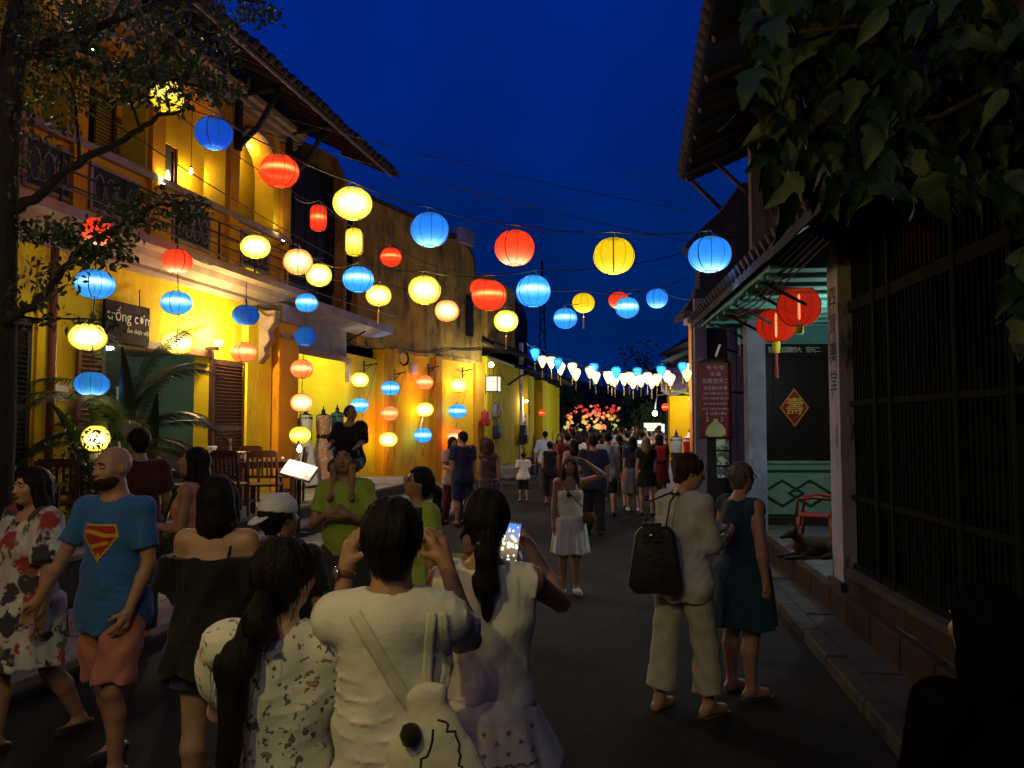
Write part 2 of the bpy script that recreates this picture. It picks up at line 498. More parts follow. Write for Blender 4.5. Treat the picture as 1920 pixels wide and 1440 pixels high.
# eaves brackets (black timber)
for (a, b) in piers[1:]:
    m_ = (a + b) / 2
    MB().box(0.09, 0.19, m_ - 0.07, m_ + 0.07, 7.2, 8.35).build('eaves_bracket', M_blackwood, houseA)
    br = MB(); br.tube([(0.19, m_, 7.3), (0.55, m_, 7.6), (0.8, m_, 8.0), (1.0, m_, 8.33)], 0.055, 8); br.tube([(0.15, m_, 8.28), (1.1, m_, 8.36)], 0.06, 8)
    br.build('bracket_arm', M_blackwood, houseA)
# roof: boards below, barrel tiles above (eave z 8.4 at n 1.2)
sl = math.atan2(2.3, 4.4)
MB().prism([(1.20, 8.40), (1.20, 8.46), (-3.2, 10.76), (-3.2, 10.70)], 1, -17, -1.95).build('roof_boards', M_blackwood, houseA)
MB().box(1.17, 1.20, -17, -1.95, 8.34, 8.47).build('eaves_board', M_cream, houseA)
for k in range(26):
    s_ = -16.8 + k * 0.6
    if s_ > -2.1: break
    MB().prism([(0.0, 8.86), (0.0, 8.96), (1.18, 8.36), (1.18, 8.30)], 1, s_, s_ + 0.06).build('rafter', M_wood, houseA)
tile = MB()
L_ = math.hypot(4.4, 2.3)
tile.tube([(0, 0, 0), (-0.02, 0, 0.0), (-L_ - 0.05, 0, 0)], [0.085, 0.095, 0.095], 8)
tm = tile.mesh('roof_tile'); tm.materials.append(M_tile)
flat = MB(); flat.box(-L_, 0.0, -0.10, 0.10, -0.02, 0.0); fm = flat.mesh('pan_tile'); fm.materials.append(M_tile)
k = 0; s_ = -16.9
while s_ < -1.95:
    link('roof_tile', tm, None, houseA, loc=(1.27 + random.uniform(-0.03, 0.03), s_ + random.uniform(-0.01, 0.01), 8.50 + random.uniform(-0.012, 0.012)), rot=(0, sl, 0))
    link('pan_tile', fm, None, houseA, loc=(1.25, s_ + 0.14, 8.46), rot=(0, sl, 0))
    s_ += 0.28
# verge at the far end of the roof
MB().prism([(1.32, 8.36), (1.32, 8.52), (-3.2, 10.95), (-3.2, 10.7)], 1, -1.95, -1.72).build('verge', M_tile, houseA)
# gable wall above B roof (behind)
MB().prism([(0.0, 4.4), (0.0, 8.3), (-0.3, 8.9), (-3.2, 10.5), (-6, 9), (-6, 4.4)], 1, -2.2, -2.0).build('gable_wall', M_oldwall, houseA)
# terrace and steps
M_terr = M_stone
def slab_row(parent, x0, x1, s0, s1, z0, z1, step, name='slab'):
    s = s0
    while s < s1 - 0.01:
        e = min(s + step * random.uniform(0.85, 1.15), s1)
        o = MB().box(x0, x1, s + 0.006, e - 0.006, z0, z1 + random.uniform(-0.006, 0.006)).build(name, M_terr, parent)
        s = e
terr = frame_empty('terrace', A, kind='structure')
MB().box(0.0, 2.05, -17, -1.0, 0.0, FL - 0.05).build('terrace_base', M_kerb, terr)
slab_row(terr, 0.0, 1.05, -17, -1.0, FL - 0.05, FL, 0.9)
slab_row(terr, 1.062, 2.08, -17, -1.0, FL - 0.05, FL, 0.9)
MB().box(2.05, 2.45, -13, -0.6, 0.0, 0.22).build('step', M_kerb, terr)
slab_row(terr, 2.05, 2.48, -13, -0.6, 0.22, 0.26, 1.0)
# paved strip in front, slabs
pave = frame_empty('pavement', A, kind='structure')
MB().box(2.45, 4.0, -19, -0.8, 0.0, 0.05).build('pavement_base', M_kerb, pave)
for r_ in range(2):
    slab_row(pave, 2.50 + r_ * 0.66, 2.50 + r_ * 0.66 + 0.645, -19 + 0.3 * r_, -0.8, 0.05, 0.085, 0.75, 'paving_stone')
s_ = -19
while s_ < -0.8:
    e = s_ + random.uniform(0.7, 1.0)
    bevel(MB().box(3.82, 4.0, s_ + 0.01, min(e, -0.8), 0.0, 0.11).build('kerb_stone', M_kerb, pave), 0.02); s_ = e
# restaurant room behind the door: green walls
M_green = pmat('sea_green_wall', (0.17, 0.27, 0.20), (0.13, 0.22, 0.16), scale=2, rough=0.8)
rm = MB()
rm.box(-3.4, -3.3, dL - 1.5, dR + 1.5, FL, 3.4); rm.box(-3.3, -0.3, dL - 1.5, dL - 1.4, FL, 3.4); rm.box(-3.3, -0.3, dR + 1.4, dR + 1.5, FL, 3.4)
rm.build('room_wall', M_green, houseA)
MB().box(-3.3, -0.3, dL - 1.4, dR + 1.4, 3.3, 3.4).build('room_ceiling', M_cream, houseA)
MB().box(-3.3, -0.3, dL - 1.4, dR + 1.4, FL - 0.1, FL).build('room_floor', M_stone, houseA)
# a white framed archway inside, standing across the room
sw = dR - 0.35
ar = MB(); ar.box(-1.9, -1.8, sw - 0.5, sw - 0.38, FL, 2.6); ar.box(-1.9, -1.8, sw + 0.3, sw + 0.42, FL, 2.6)
ar.build('inner_column', M_white, houseA)
# door frame + shutters with slats
MB().box(0.0, 0.06, dL - 0.08, dR + 0.08, 3.12, 3.24).box(0.0, 0.05, dR, dR + 0.08, FL, 3.12).box(0.0, 0.05, dL - 0.08, dL, FL, 3.12).build('door_frame', M_wood, houseA)
def shutter(parent, s0, s1, z0, z1, n0, mt, name='shutter', dz=0.065, fullslats=True):
    fw = 0.07
    so = MB().box(n0, n0 + 0.045, s0, s0 + fw, z0, z1).box(n0, n0 + 0.045, s1 - fw, s1, z0, z1).box(n0, n0 + 0.045, s0 + fw, s1 - fw, z0, z0 + 0.1).box(n0, n0 + 0.045, s0 + fw, s1 - fw, z1 - 0.1, z1).box(n0, n0 + 0.045, s0 + fw, s1 - fw, (z0 + z1) / 2 - 0.05, (z0 + z1) / 2 + 0.05).box(n0, n0 + 0.008, s0 + fw, s1 - fw, z0, z1).build(name, mt, parent)
    lm = MB().box(-0.028, 0.028, 0, s1 - s0 - 2 * fw, -0.005, 0.005).mesh('slat'); lm.materials.append(mt)
    z = z0 + 0.14
    while z < z1 - 0.13:
        if abs(z - (z0 + z1) / 2) > 0.08:
            link('slat', lm, None, so, loc=(n0 + 0.028, s0 + fw, z), rot=(0, 0.75, 0))
        z += dz
    return so
shutter(houseA, A.s(391), A.s(450), FL + 0.05, 3.1, 0.05, M_wood)
shutter(houseA, A.s(136), A.s(187), FL + 0.05, 3.1, 0.05, pmat('brown_shutter_paint', (0.13, 0.05, 0.025), rough=0.5))
shutter(houseA, A.s(-60), A.s(47), 0.95, 3.28, 0.05, M_blackwood)
# poster on the wall between the shutters, drawing under it
pz = A.hit(108, 738)
po = MB().box(0.012, 0.018, A.s(90), A.s(127), A.hit(108, 751)[1], A.hit(108, 721)[1]).build('paper_notice', M_white)
po.parent = None; po.location = (A.o[0], A.o[1], 0); po.rotation_euler = (0, 0, A.rz)
tag(po, 'white paper notice pinned on the yellow wall behind the palm', 'notice')
# ---- sign board
def text_mesh(txt, size, extr=0.002, align='CENTER', ch=None, shear=0.0):
    cu = bpy.data.curves.new('text', 'FONT')
    cu.body = txt; cu.size = size; cu.extrude = extr; cu.align_x = align; cu.align_y = 'CENTER'; cu.shear = shear
    cu.resolution_u = 3
    if ch: cu.space_character = ch
    o = bpy.data.objects.new('tmp', cu); COL.objects.link(o)
    dg = bpy.context.evaluated_depsgraph_get(); dg.update()
    me = bpy.data.meshes.new_from_object(o.evaluated_get(dg))
    bpy.data.objects.remove(o); bpy.data.curves.remove(cu)
    return me
def put_text(parent, txt, size, loc, rot, mt, name='lettering', **k):
    me = text_mesh(txt, size, **k)
    me.materials.clear(); me.materials.append(mt)
    o = link(name, me, None, parent, loc=loc, rot=rot)
    if chr(10) in txt: o['kind'] = 'stuff'
    return o
a0 = A.hit(199, 560, 0.12); a1 = A.hit(281, 585, 0.12); b0 = A.hit(281, 628, 0.12)
sgn = frame_empty('restaurant_sign', A, label='dark brown board lettered in pale gothic script on the yellow wall above the palm', cat='sign')
M_sign = pmat('dark_sign_board', (0.035, 0.02, 0.022), (0.014, 0.009, 0.010), rough=0.85, spec=0.08)
M_pale = pmat('pale_letter_paint', (0.60, 0.58, 0.42), rough=0.7)
MB().box(0.06, 0.12, a0[0], a1[0], a0[1] - 0.62, a0[1]).build('board', M_sign, sgn)
# text faces +x(local n): rotate text so that its x runs along s, z up
ROT_N = (math.pi / 2, 0, math.pi / 2)
wS = a1[0] - a0[0]
put_text(sgn, 'trống cơm', 0.235, (0.125, a0[0] + wS * 0.54, a0[1] - 0.22), ROT_N, M_pale)
put_text(sgn, 'ẩm thực việt', 0.10, (0.125, a0[0] + wS * 0.74, a0[1] - 0.42), ROT_N, M_pale)
MB().tube([(0.08, a0[0] + wS * 0.8, a0[1]), (0.03, a0[0] + wS * 0.86, a0[1] + 0.28)], 0.01, 6).build('stay_wire', M_wire, sgn)
# ---- shop bay (recess) : far cheek lit yellow, dark back with shelves
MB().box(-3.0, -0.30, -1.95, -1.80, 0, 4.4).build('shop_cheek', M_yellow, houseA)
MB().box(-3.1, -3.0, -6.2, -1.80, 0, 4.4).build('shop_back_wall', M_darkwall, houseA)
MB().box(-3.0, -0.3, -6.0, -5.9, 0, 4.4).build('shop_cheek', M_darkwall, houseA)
MB().box(-3.0, -0.3, -5.9, -1.95, 4.0, 4.1).build('shop_ceiling', M_cream, houseA)
MB().box(-3.0, 0.0, -5.9, -1.95, 0.0, 0.42).build('shop_floor', M_stone, houseA)
# black doorway frame with glass panes in the cheek
MB().box(-2.95, -1.75, -2.20, -1.98, 0.42, 3.1).build('cabinet', M_blackwood, houseA)
for k, zz in enumerate((1.2, 1.8, 2.4)):
    MB().box(-2.9, -1.8, -2.24, -2.20, zz, zz + 0.04).build('shelf', M_wood, houseA)
MB().box(-2.95, -2.2, -5.2, -3.4, 0.42, 2.6).build('cabinet', pmat('cool_grey_shelf', (0.25, 0.28, 0.30), rough=0.5), houseA)  # plain blue-grey cabinet
MB().box(-2.98, -2.95, -3.2, -2.4, 1.4, 2.0).build('lit_window_pane', emat('lit_shop_window', (0.85, 0.93, 1.0), 1.6), houseA)
c_ = A.hit(568, 607, -0.6)
shl = frame_empty('ceiling_light', A, label='round white ceiling light glowing at the mouth of the clothes shop', cat='lamp')
M1 = Matrix.Translation((-0.6, c_[0], 3.95))
MB().lathe([(0.02, -0.02), (0.17, -0.01), (0.19, 0.02), (0.15, 0.05)], 20, M1).build('diffuser', emat('cool_diffuser', (0.9, 0.97, 1.0), 14), shl)
lamp('shop_lamp', (-0.7, -3.6, 3.8), 250, (0.95, 1.0, 0.62), 0.15, parent=shl)
# small spotlights of the upper floor
M_spotw = emat('spot_bulb', (1.0, 0.93, 0.75), 60)
for (px, py, nn, pw) in ((305, 345, 0.02, 26), (530, 452, 0.14, 28), (173, 95, 0.3, 20)):
    h_ = A.hit(px, py, nn + 0.12)
    e = frame_empty('spotlight', A, label={305: 'small lit spotlight on the loggia sill beside the second window', 530: 'small lit spotlight at the foot of the last loggia pier',
              173: 'small lit spotlight under the eaves at far left'}[px], cat='spotlight', group='spotlights on the yellow house')
    M1 = Matrix.Translation((nn + 0.12, h_[0], h_[1]))
    MB().lathe([(0.0, 0.0), (0.035, 0.0), (0.045, -0.05), (0.03, -0.09), (0.0, -0.09)], 12, M1).build('housing', M_iron, e)
    MB().lathe([(0.001, 0.012), (0.03, 0.008), (0.034, 0.001), (0.001, 0.001)], 12, M1).build('lens', M_spotw, e)
    MB().tube([(nn + 0.12, h_[0], h_[1] - 0.05), (nn - 0.02, h_[0], h_[1] - 0.10)], 0.012, 6).build('arm', M_iron, e)
    lamp('spot_light', (nn + 0.14, h_[0], h_[1] + 0.04), pw, (1.0, 0.80, 0.35), 0.03, typ='SPOT', parent=e, rot=(math.pi, math.radians(-12), 0), spot=110, blend=0.9)
# bare bulbs
def bulb(F, px, py, n, drop, power, label, col=WARM, mat_=None, sz=0.035):
    h_ = F.hit(px, py, n)
    e = frame_empty('light_bulb', F, label=label, cat='light bulb', group='bare bulbs')
    M1 = Matrix.Translation((n, h_[0], h_[1]))
    MB().lathe([(0.001, -sz * 1.2), (sz * 0.8, -sz * 0.8), (sz, 0), (sz * 0.75, sz * 0.9), (sz * 0.4, sz * 1.8), (sz * 0.4, sz * 2.2)], 14, M1).build('glass', mat_ or M_bulb, e)
    MB().lathe([(sz * 0.45, sz * 2.2), (sz * 0.5, sz * 3.6), (0.01, sz * 3.8)], 10, M1).build('socket', M_iron, e)
    MB().tube([(n, h_[0], h_[1] + sz * 3.7), (n, h_[0], h_[1] + drop)], 0.006, 5).build('flex', M_wire, e)
    if drop < 0.6:
        MB().lathe([(0.06, drop), (0.06, drop + 0.02), (0.01, drop + 0.04)], 12, M1).build('ceiling_rose', M_wood, e)
    if power: lamp('bulb_light', (n, h_[0], h_[1] - sz * 2.2), power, col, sz, parent=e)
    return e
bulb(A, 358, 323, -0.62, 1.2, 22, 'glowing bare bulb hanging before the dark loggia window')
bulb(A, 465, 272, -0.40, 0.42, 30, 'teardrop bulb hanging inside the last loggia arch', mat_=emat('dim_bulb_glass', (1, 0.8, 0.5), 3))
# sconce above the right door shutter: up and down wash on the wall
hs = A.hit(415, 655, 0.3)
scn = frame_empty('wall_sconce', A, label='very bright wall lamp washing the yellow wall above the brown shutter', cat='lamp')
MB().box(0.0, 0.22, hs[0] - 0.05, hs[0] + 0.05, hs[1] - 0.02, hs[1] + 0.05).build('bracket', M_iron, scn)
MB().lathe([(0.001, 0.07), (0.05, 0.07), (0.07, 0.15), (0.06, 0.16), (0.001, 0.10)], 16, Matrix.Translation((0.24, hs[0], hs[1]))).build('shade', emat('sconce_glass', (1, 0.85, 0.45), 20), scn)
lamp('sconce_light', (0.28, hs[0], hs[1] + 0.28), 300, (1.0, 0.80, 0.33), 0.05, parent=scn)
lamp('sconce_light', (0.28, hs[0] - 0.5, hs[1] + 0.22), 80, (1.0, 0.80, 0.33), 0.05, parent=scn)
# light in the restaurant room
rl = frame_empty('ceiling_light', A, label='ceiling light inside the green restaurant room', cat='lamp')
MB().lathe([(0.02, 3.2), (0.15, 3.2), (0.15, 3.28), (0.02, 3.3)], 14, Matrix.Translation((-1.4, (dL + dR) / 2 + 0.4, 0))).build('diffuser', emat('room_diffuser', (0.8, 1.0, 0.85), 6), rl)
lamp('room_light', (-1.4, (dL + dR) / 2 + 0.4, 3.05), 22, (0.85, 1.0, 0.85), 0.1, parent=rl)
print('house A', round(time.time() - T0, 1))
# ================================================================== LEFT 2: weathered gable house with the lantern wall
gB = gr(718, 921)
B = Frame((gB.x, gB.y), 27)
houseB = empty('gable_house', (B.o[0], B.o[1], 0), B.rz, label='weathered ochre house with a stepped gable wall where lantern columns hang', cat='house')
M_lwall = pmat('lantern_wall_plaster', (0.74, 0.47, 0.010), (0.68, 0.29, 0.010), scale=0.55, rough=0.92, bump=0.4, bscale=22,
               stain=((0.30, 0.16, 0.012), 1.7, 0.58, 0.80, (1, 1, 0.5)), detail=6)
MB().box(-0.4, 0.0, 0.0, 5.75, 0, 4.05).build('painted_wall', M_lwall, houseB)
prof = [(0.0, 4.05), (5.75, 4.05), (5.75, 6.2), (5.35, 6.45), (5.15, 6.9), (5.25, 7.4), (5.0, 7.8), (4.2, 8.1), (3.4, 8.0), (2.6, 8.15), (-1.2, 8.2), (-1.2, 4.05)]
mb = MB(); mb.add([(x, s, z) for x in (-0.45, -0.02) for (s, z) in prof], [tuple(range(12))[::-1], tuple(range(12, 24))] + [(i, (i + 1) % 12, 12 + (i + 1) % 12, 12 + i) for i in range(12)])
mb.build('gable_wall', M_oldwall, houseB)
cop = MB(); cop.tube([(-0.2, s, z + 0.05) for (s, z) in [(5.8, 6.2), (5.4, 6.5), (5.2, 6.95), (5.3, 7.4), (5.05, 7.85), (4.2, 8.16), (3.4, 8.06), (2.6, 8.2), (-1.2, 8.25)]], 0.2, 8, sy=0.4)
cop.build('coping', pmat('mossy_coping', (0.09, 0.07, 0.05), (0.04, 0.035, 0.03), scale=3, rough=0.95, bump=0.6), houseB)
MB().box(-0.3, 0.15, 4.05, 4.95, 8.0, 8.5).build('gable_block', M_mauve, houseB)
for s_ in (0.02, 2.6, 5.1):
    MB().box(0.0, 0.10, s_, s_ + (0.35 if s_ < 5 else 0.6), 0, 4.05).build('pilaster', M_ochre, houseB)
MB().box(0.0, 0.07, 0.37, 2.6, 3.98, 4.10).box(0.0, 0.07, 2.95, 5.1, 3.98, 4.10).build('string_course', M_oldwall, houseB)
# black slab flat on the wall, standing in for a shaded recess
MB().box(-0.02, 0.01, 4.62, 5.1, 4.9, 6.3).build('niche', M_blackwood, houseB)
# tin canopy bracket and cable run
for (F, px, py, n) in ((A, 652, 640, 0.02), (A, 560, 590, 0.05)):
    h_ = F.hit(px, py, n)
    MB().tube([(0.02, h_[0], h_[1]), (0.5, h_[0], h_[1] + 0.25)], 0.025, 6).box(0.0, 0.03, h_[0] - 0.02, h_[0] + 0.02, h_[1] - 0.1, h_[1] + 0.35).build('canopy_bracket', M_iron, houseA)
def cable(name, pts, r=0.012, mt=None, label=None, sag=0.0, seg=5, n=14, group=None):
    out = []
    for (a, b) in zip(pts[:-1], pts[1:]):
        a = Vector(a); b = Vector(b)
        for k in range(n):
            t = k / n
            p = a.lerp(b, t); p.z -= sag * 4 * t * (1 - t)
            out.append(p)
    out.append(Vector(pts[-1]))
    o = MB().tube(out, r, seg).build(name, mt or M_wire)
    return tag(o, label, 'cable', group)
def BW(px, py, n): h = B.hit(px, py, n); return B.w(n, h[0], h[1])
def AW(px, py, n): h = A.hit(px, py, n); return A.w(n, h[0], h[1])
cable('wall_cable', [AW(655, 640, .08), AW(700, 652, .08), BW(760, 655, .06), BW(800, 662, .06), BW(845, 655, .06), BW(905, 655, .06)], 0.022, sag=0.03,
      label='thick black cable sagging along the top of the lantern wall')
coil = MB(); c0 = B.hit(757, 672, 0.06)
for k in range(3):
    coil.tube([(0.06 + 0.01 * k, c0[0] + (0.2 + 0.02 * k) * math.cos(t * math.pi / 8), c0[1] + (0.18 + 0.02 * k) * math.sin(t * math.pi / 8)) for t in range(17)], 0.012, 5)
o = coil.build('cable_coil', M_wire); o.location = (B.o[0], B.o[1], 0); o.rotation_euler = (0, 0, B.rz)
tag(o, 'coil of black cable hung on the lantern wall below the thick cable', 'cable')
h_ = B.hit(773, 692, 0.02)
jb = empty('meter_box', (B.o[0], B.o[1], 0), B.rz, label='small white electric box on the orange lantern wall', cat='electric box')
bevel(MB().box(0.0, 0.12, h_[0] - 0.13, h_[0] + 0.13, h_[1] - 0.16, h_[1] + 0.16).build('box_body', pmat('grey_plastic', (0.5, 0.48, 0.42), rough=0.5), jb), 0.015)
MB().tube([(0.05, h_[0] - 0.05, h_[1] - 0.16), (0.05, h_[0] - 0.12, h_[1] - 0.32), (0.05, h_[0] - 0.02, h_[1] - 0.38), (0.05, h_[0] + 0.05, h_[1] - 0.16)], 0.008, 5).build('lead', M_wire, jb)
# bamboo pole leaning on the wall
p0 = BW(768, 895, 0.5); p1 = BW(813, 690, 0.08)
o = MB().tube([p0.lerp(p1, t / 8) for t in range(9)], [0.022 if t % 2 else 0.026 for t in range(9)], 8).build('bamboo_pole', M_bamboo)
tag(o, 'thin bamboo pole leaning against the lantern wall', 'pole')
# rubble and a stone at the foot of the wall
M_rock = pmat('grey_rock', (0.14, 0.12, 0.10), (0.07, 0.06, 0.05), scale=6, rough=0.95, bump=0.8)
def rock(x, y, r, label, cat='stone', name='stone', sz=0.6):
    bm = bmesh.new(); bmesh.ops.create_icosphere(bm, subdivisions=2, radius=r)
    for v in bm.verts:
        v.co *= 1 + random.uniform(-0.18, 0.18); v.co.z = v.co.z * sz
    me = bpy.data.meshes.new(name); bm.to_mesh(me); bm.free()
    o = link(name, me, M_rock, loc=(x, y, r * sz * 0.6)); return tag(o, label, cat, 'stones at the foot of the lantern wall')
for (px, py, r, lb) in ((716, 912, 0.30, 'broken lump of stone at the corner of the lantern wall'), (832, 905, 0.28, 'rounded pale rock at the wall foot beside the embracing couple'),
                        (745, 918, 0.18, 'small rubble piece right of the broken stone lump')):
    g_ = gr(px, py + 12); rock(g_.x, g_.y, r, lb)

# ================================================================== LEFT 3 and 4: houses further down the street
def simple_house(name, p0, p1, z1, depth, mt, label, roof_over=0.6, roof_h=1.6, roof_z=None, tiles=True):
    """street wall from p0 to p1 (ground points), house body goes to the left of p0->p1 by depth (negative: right)"""
    d = Vector((p1[0] - p0[0], p1[1] - p0[1])); L = d.length; ang = math.degrees(math.atan2(d.x, d.y))
    F = Frame((p0[0], p0[1]), ang)
    h = empty(name, (p0[0], p0[1], 0), F.rz, label=label, cat='house')
    sgn = 1 if depth > 0 else -1
    MB().box(-0.3 * sgn, 0, 0, L, 0, z1).build('street_wall', mt, h)
    MB().box(-depth, -0.3 * sgn, 0, 0.25, 0, z1).build('side_wall', mt, h)
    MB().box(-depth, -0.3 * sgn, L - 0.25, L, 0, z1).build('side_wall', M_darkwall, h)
    rz = roof_z or z1
    o = roof_over * sgn
    MB().prism([(o, rz - 0.05), (o, rz + 0.05), (-depth / 2, rz + roof_h), (-depth / 2, rz + roof_h - 0.1)], 1, -0.2, L + 0.2).build('roof', M_tile, h)
    MB().prism([(-depth / 2 - 0.01 * sgn, rz + roof_h - 0.1), (-depth / 2 - 0.01 * sgn, rz + roof_h), (-depth - o, rz), (-depth - o, rz - 0.1)], 1, -0.2, L + 0.2).build('roof', M_tile, h)
    if tiles:
        n = int(L / 0.3)
        Lr = math.hypot(depth / 2 + abs(o), roof_h) if depth > 0 else math.hypot(-depth / 2 + abs(o), roof_h)
        t = MB(); t.tube([(0, 0, 0), (-Lr * sgn, 0, 0)], 0.085, 6); me = t.mesh('roof_tile'); me.materials.append(M_tile)
        a = math.atan2(roof_h, abs(depth) / 2 + abs(o)) * sgn
        for k in range(n + 1):
            link('roof_tile', me, None, h, loc=(o * 1.04, k * 0.3, rz + 0.05), rot=(0, a, 0))
    return h, F, L
cB = B.w(0.0, 5.78)
C0 = (cB.x + 0.15, cB.y + 0.1); C1 = at(977, 700, 31.5)
houseC, CF, CL = simple_house('small_shophouse', C0, (C1.x, C1.y), 4.3, 5, M_yellow, 'narrow yellow house with a sloping tiled canopy and hanging backpacks, beyond the lantern wall', roof_over=0.3, roof_z=4.6)
MB().prism([(0.0, 4.25), (0.0, 4.33), (1.0, 3.95), (1.0, 3.87)], 1, 0, CL).build('canopy', M_tile, houseC)
MB().tube([(0.05, CL * 0.55, 3.4), (0.5, CL * 0.6, 3.75), (0.95, CL * 0.62, 3.9)], 0.05, 6).build('canopy_bracket', M_iron, houseC)
MB().box(-0.05, 0.10, CL - 0.12, CL, 0, 5.2).build('corner_post', M_white, houseC)
MB().box(0, 1.0, 0.2, CL - 0.3, 0, 0.35).build('door_step', M_stone, houseC)
MB().box(1.1, 1.7, -0.8, 0.3, 0, 0.1).build('step_slab', M_kerb, houseC)
MB().box(-5, -0.0, 0.0, 3.5, 4.7, 7.2).build('upper_storey', M_oldwall, houseC)
# dark round-topped house silhouette behind
mb = MB(); pr = [(0, 0), (1.75, 0), (1.75, 5.2)] + [(0.875 + 0.875 * math.cos(a * math.pi / 8), 6.5 + 1.1 * math.sin(a * math.pi / 8)) for a in range(0, 9)] + [(0, 5.2)]
mb.prism([(x, z) for x, z in pr], 1, 0, 2)
pE = at(925, 700, 29.5)
o = mb.build('house_with_round_gable', M_darkwall); o.location = (-1.05, 35, 0)
tag(o, 'dark round-topped gable rising behind the narrow yellow house', 'house')
# hanging clothes shop lamp etc. on house C
hl = CF.hit(921, 684, 0.55)
e = empty('street_lamp', (CF.o[0], CF.o[1], 0), CF.rz, label='cold white lamp under the canopy of the narrow yellow house', cat='lamp')
MB().lathe([(0.001, -0.09), (0.07, -0.06), (0.09, 0), (0.07, 0.06), (0.001, 0.09)], 14, Matrix.Translation((0.55, hl[0], hl[1]))).build('globe', emat('cold_globe', (0.8, 0.95, 1), 40), e)
MB().tube([(0.55, hl[0], hl[1] + 0.08), (0.55, hl[0], hl[1] + 0.4)], 0.01, 5).build('flex', M_wire, e)
lamp('cold_light', (0.62, hl[0], hl[1] - 0.14), 160, (0.85, 0.95, 1.0), 0.09, parent=e)
# framed paper lantern (box) under it
hl = CF.hit(925, 720, 0.75)
e = empty('frame_lantern', (CF.o[0], CF.o[1], 0), CF.rz, label='square white paper lantern in a dark frame under the cold lamp', cat='lantern')
M1 = Matrix.Translation((0.75, hl[0], hl[1]))
MB().box(-0.19, 0.19, -0.19, 0.19, -0.24, 0.24, M1).build('paper_box', emat('frame_lantern_paper', (1.0, 0.86, 0.70), 1.1), e)
fr = MB()
for sx in (-1, 1):
    for sy in (-1, 1):
        fr.box(sx * 0.2 - 0.012, sx * 0.2 + 0.012, sy * 0.2 - 0.012, sy * 0.2 + 0.012, -0.33, 0.33, M1)
for zz in (-0.25, 0.25):
    for q in ((-0.2, 0.2, -0.21, -0.19), (-0.2, 0.2, 0.19, 0.21), (-0.21, -0.19, -0.2, 0.2), (0.19, 0.21, -0.2, 0.2)):
        fr.box(q[0], q[1], q[2], q[3], zz - 0.012, zz + 0.012, M1)
fr.tube([(0.75, hl[0], hl[1] + 0.25), (0.75, hl[0], hl[1] + 0.6)], 0.01, 5)
fr.tube([(0.75, hl[0], hl[1] - 0.25), (0.75, hl[0], hl[1] - 0.7)], 0.008, 5)
fr.build('frame', M_iron, e)
# backpacks on the wall
def backpack(px, py, col, label, F=None, hgt=0.5, n=0.02):
    h_ = F.hit(px, py, n + 0.15)
    e = empty('backpack', (F.o[0], F.o[1], 0), F.rz, label=label, cat='backpack', group='backpacks hung on the yellow wall')
    mt = pmat('bag_cloth_' + label.split()[0], col, rough=0.7, bump=0.3)
    w = hgt * 0.38
    bevel(MB().prism([(h_[0] - w, h_[1] - hgt / 2), (h_[0] + w, h_[1] - hgt / 2), (h_[0] + w * 1.1, h_[1]), (h_[0] + w * 0.8, h_[1] + hgt / 2), (h_[0] - w * 0.8, h_[1] + hgt / 2), (h_[0] - w * 1.1, h_[1])], 0, n, n + 0.2).build('bag_body', mt, e), 0.04, 2)
    bevel(MB().box(n + 0.2, n + 0.27, h_[0] - w * 0.7, h_[0] + w * 0.7, h_[1] - hgt * 0.42, h_[1]).build('front_pocket', mt, e), 0.03, 2)
    MB().tube([(n + 0.1, h_[0] - 0.05, h_[1] + hgt / 2), (n + 0.1, h_[0], h_[1] + hgt * 0.62), (n + 0.1, h_[0] + 0.05, h_[1] + hgt / 2)], 0.012, 5).build('handle', M_wire, e)
    for s_ in (-1, 1):
        MB().tube([(n + 0.05, h_[0] + s_ * w * 0.5, h_[1] - hgt * 0.45), (n + 0.12, h_[0] + s_ * w * 0.6, h_[1] - hgt * 0.75), (n + 0.10, h_[0] + s_ * w * 0.5, h_[1] - hgt * 0.95)], 0.014, 5).build('strap', M_wire, e)
backpack(932, 770, (0.16, 0.11, 0.10), 'brownish backpack hanging uppermost on the narrow yellow house', CF)
backpack(933, 810, (0.025, 0.022, 0.025), 'black backpack with pale pocket hanging below the brownish one', CF)
backpack(912, 785, (0.35, 0.02, 0.02), 'red bag hanging at the corner beside the backpacks', CF)
backpack(914, 835, (0.03, 0.03, 0.05), 'dark navy bag hanging low at the corner of the yellow house', CF)
D0 = at(985, 700, 32.5); D1 = at(1042, 700, 43)
houseD, DF, DL = simple_house('far_shophouse', (D0.x, D0.y), (D1.x, D1.y), 4.0, 6, M_yellow, 'yellow house with an arched doorway at the far left of the street', roof_over=0.9, roof_h=2.2)
for (a, b, n1) in ((0.0, 0.15, 0.1), (DF.s(1003), DF.s(1013), 0.35), (DL - 0.5, DL, 0.2)):
    MB().box(0, n1, a, b, 0, 3.9).build('pilaster', M_yellow, houseD)
MB().box(0.0, 0.03, DF.s(1003) + 0.9, DF.s(1022), 0.1, 3.0).build('doorway', M_darkwall, houseD)
h_ = DF.hit(986, 787, 0.06)
e = empty('wall_notice', (DF.o[0], DF.o[1], 0), DF.rz, label='small white sign on the far left yellow house', cat='sign')
MB().box(0.02, 0.05, h_[0] - 0.6, h_[0] + 0.35, h_[1] - 0.26, h_[1] + 0.26).build('board', M_white, e)
put_text(e, 'ART\n0902', 0.28, (0.055, h_[0] - 0.12, h_[1]), ROT_N, pmat('brown_print', (0.2, 0.05, 0.03)))
h_ = DF.hit(1016, 775, 0.6)
# clothes and goods hanging on the D wall
backpack(984, 815, (0.05, 0.045, 0.05), 'dark clothes bundle hung under the small white sign', DF, hgt=0.8)
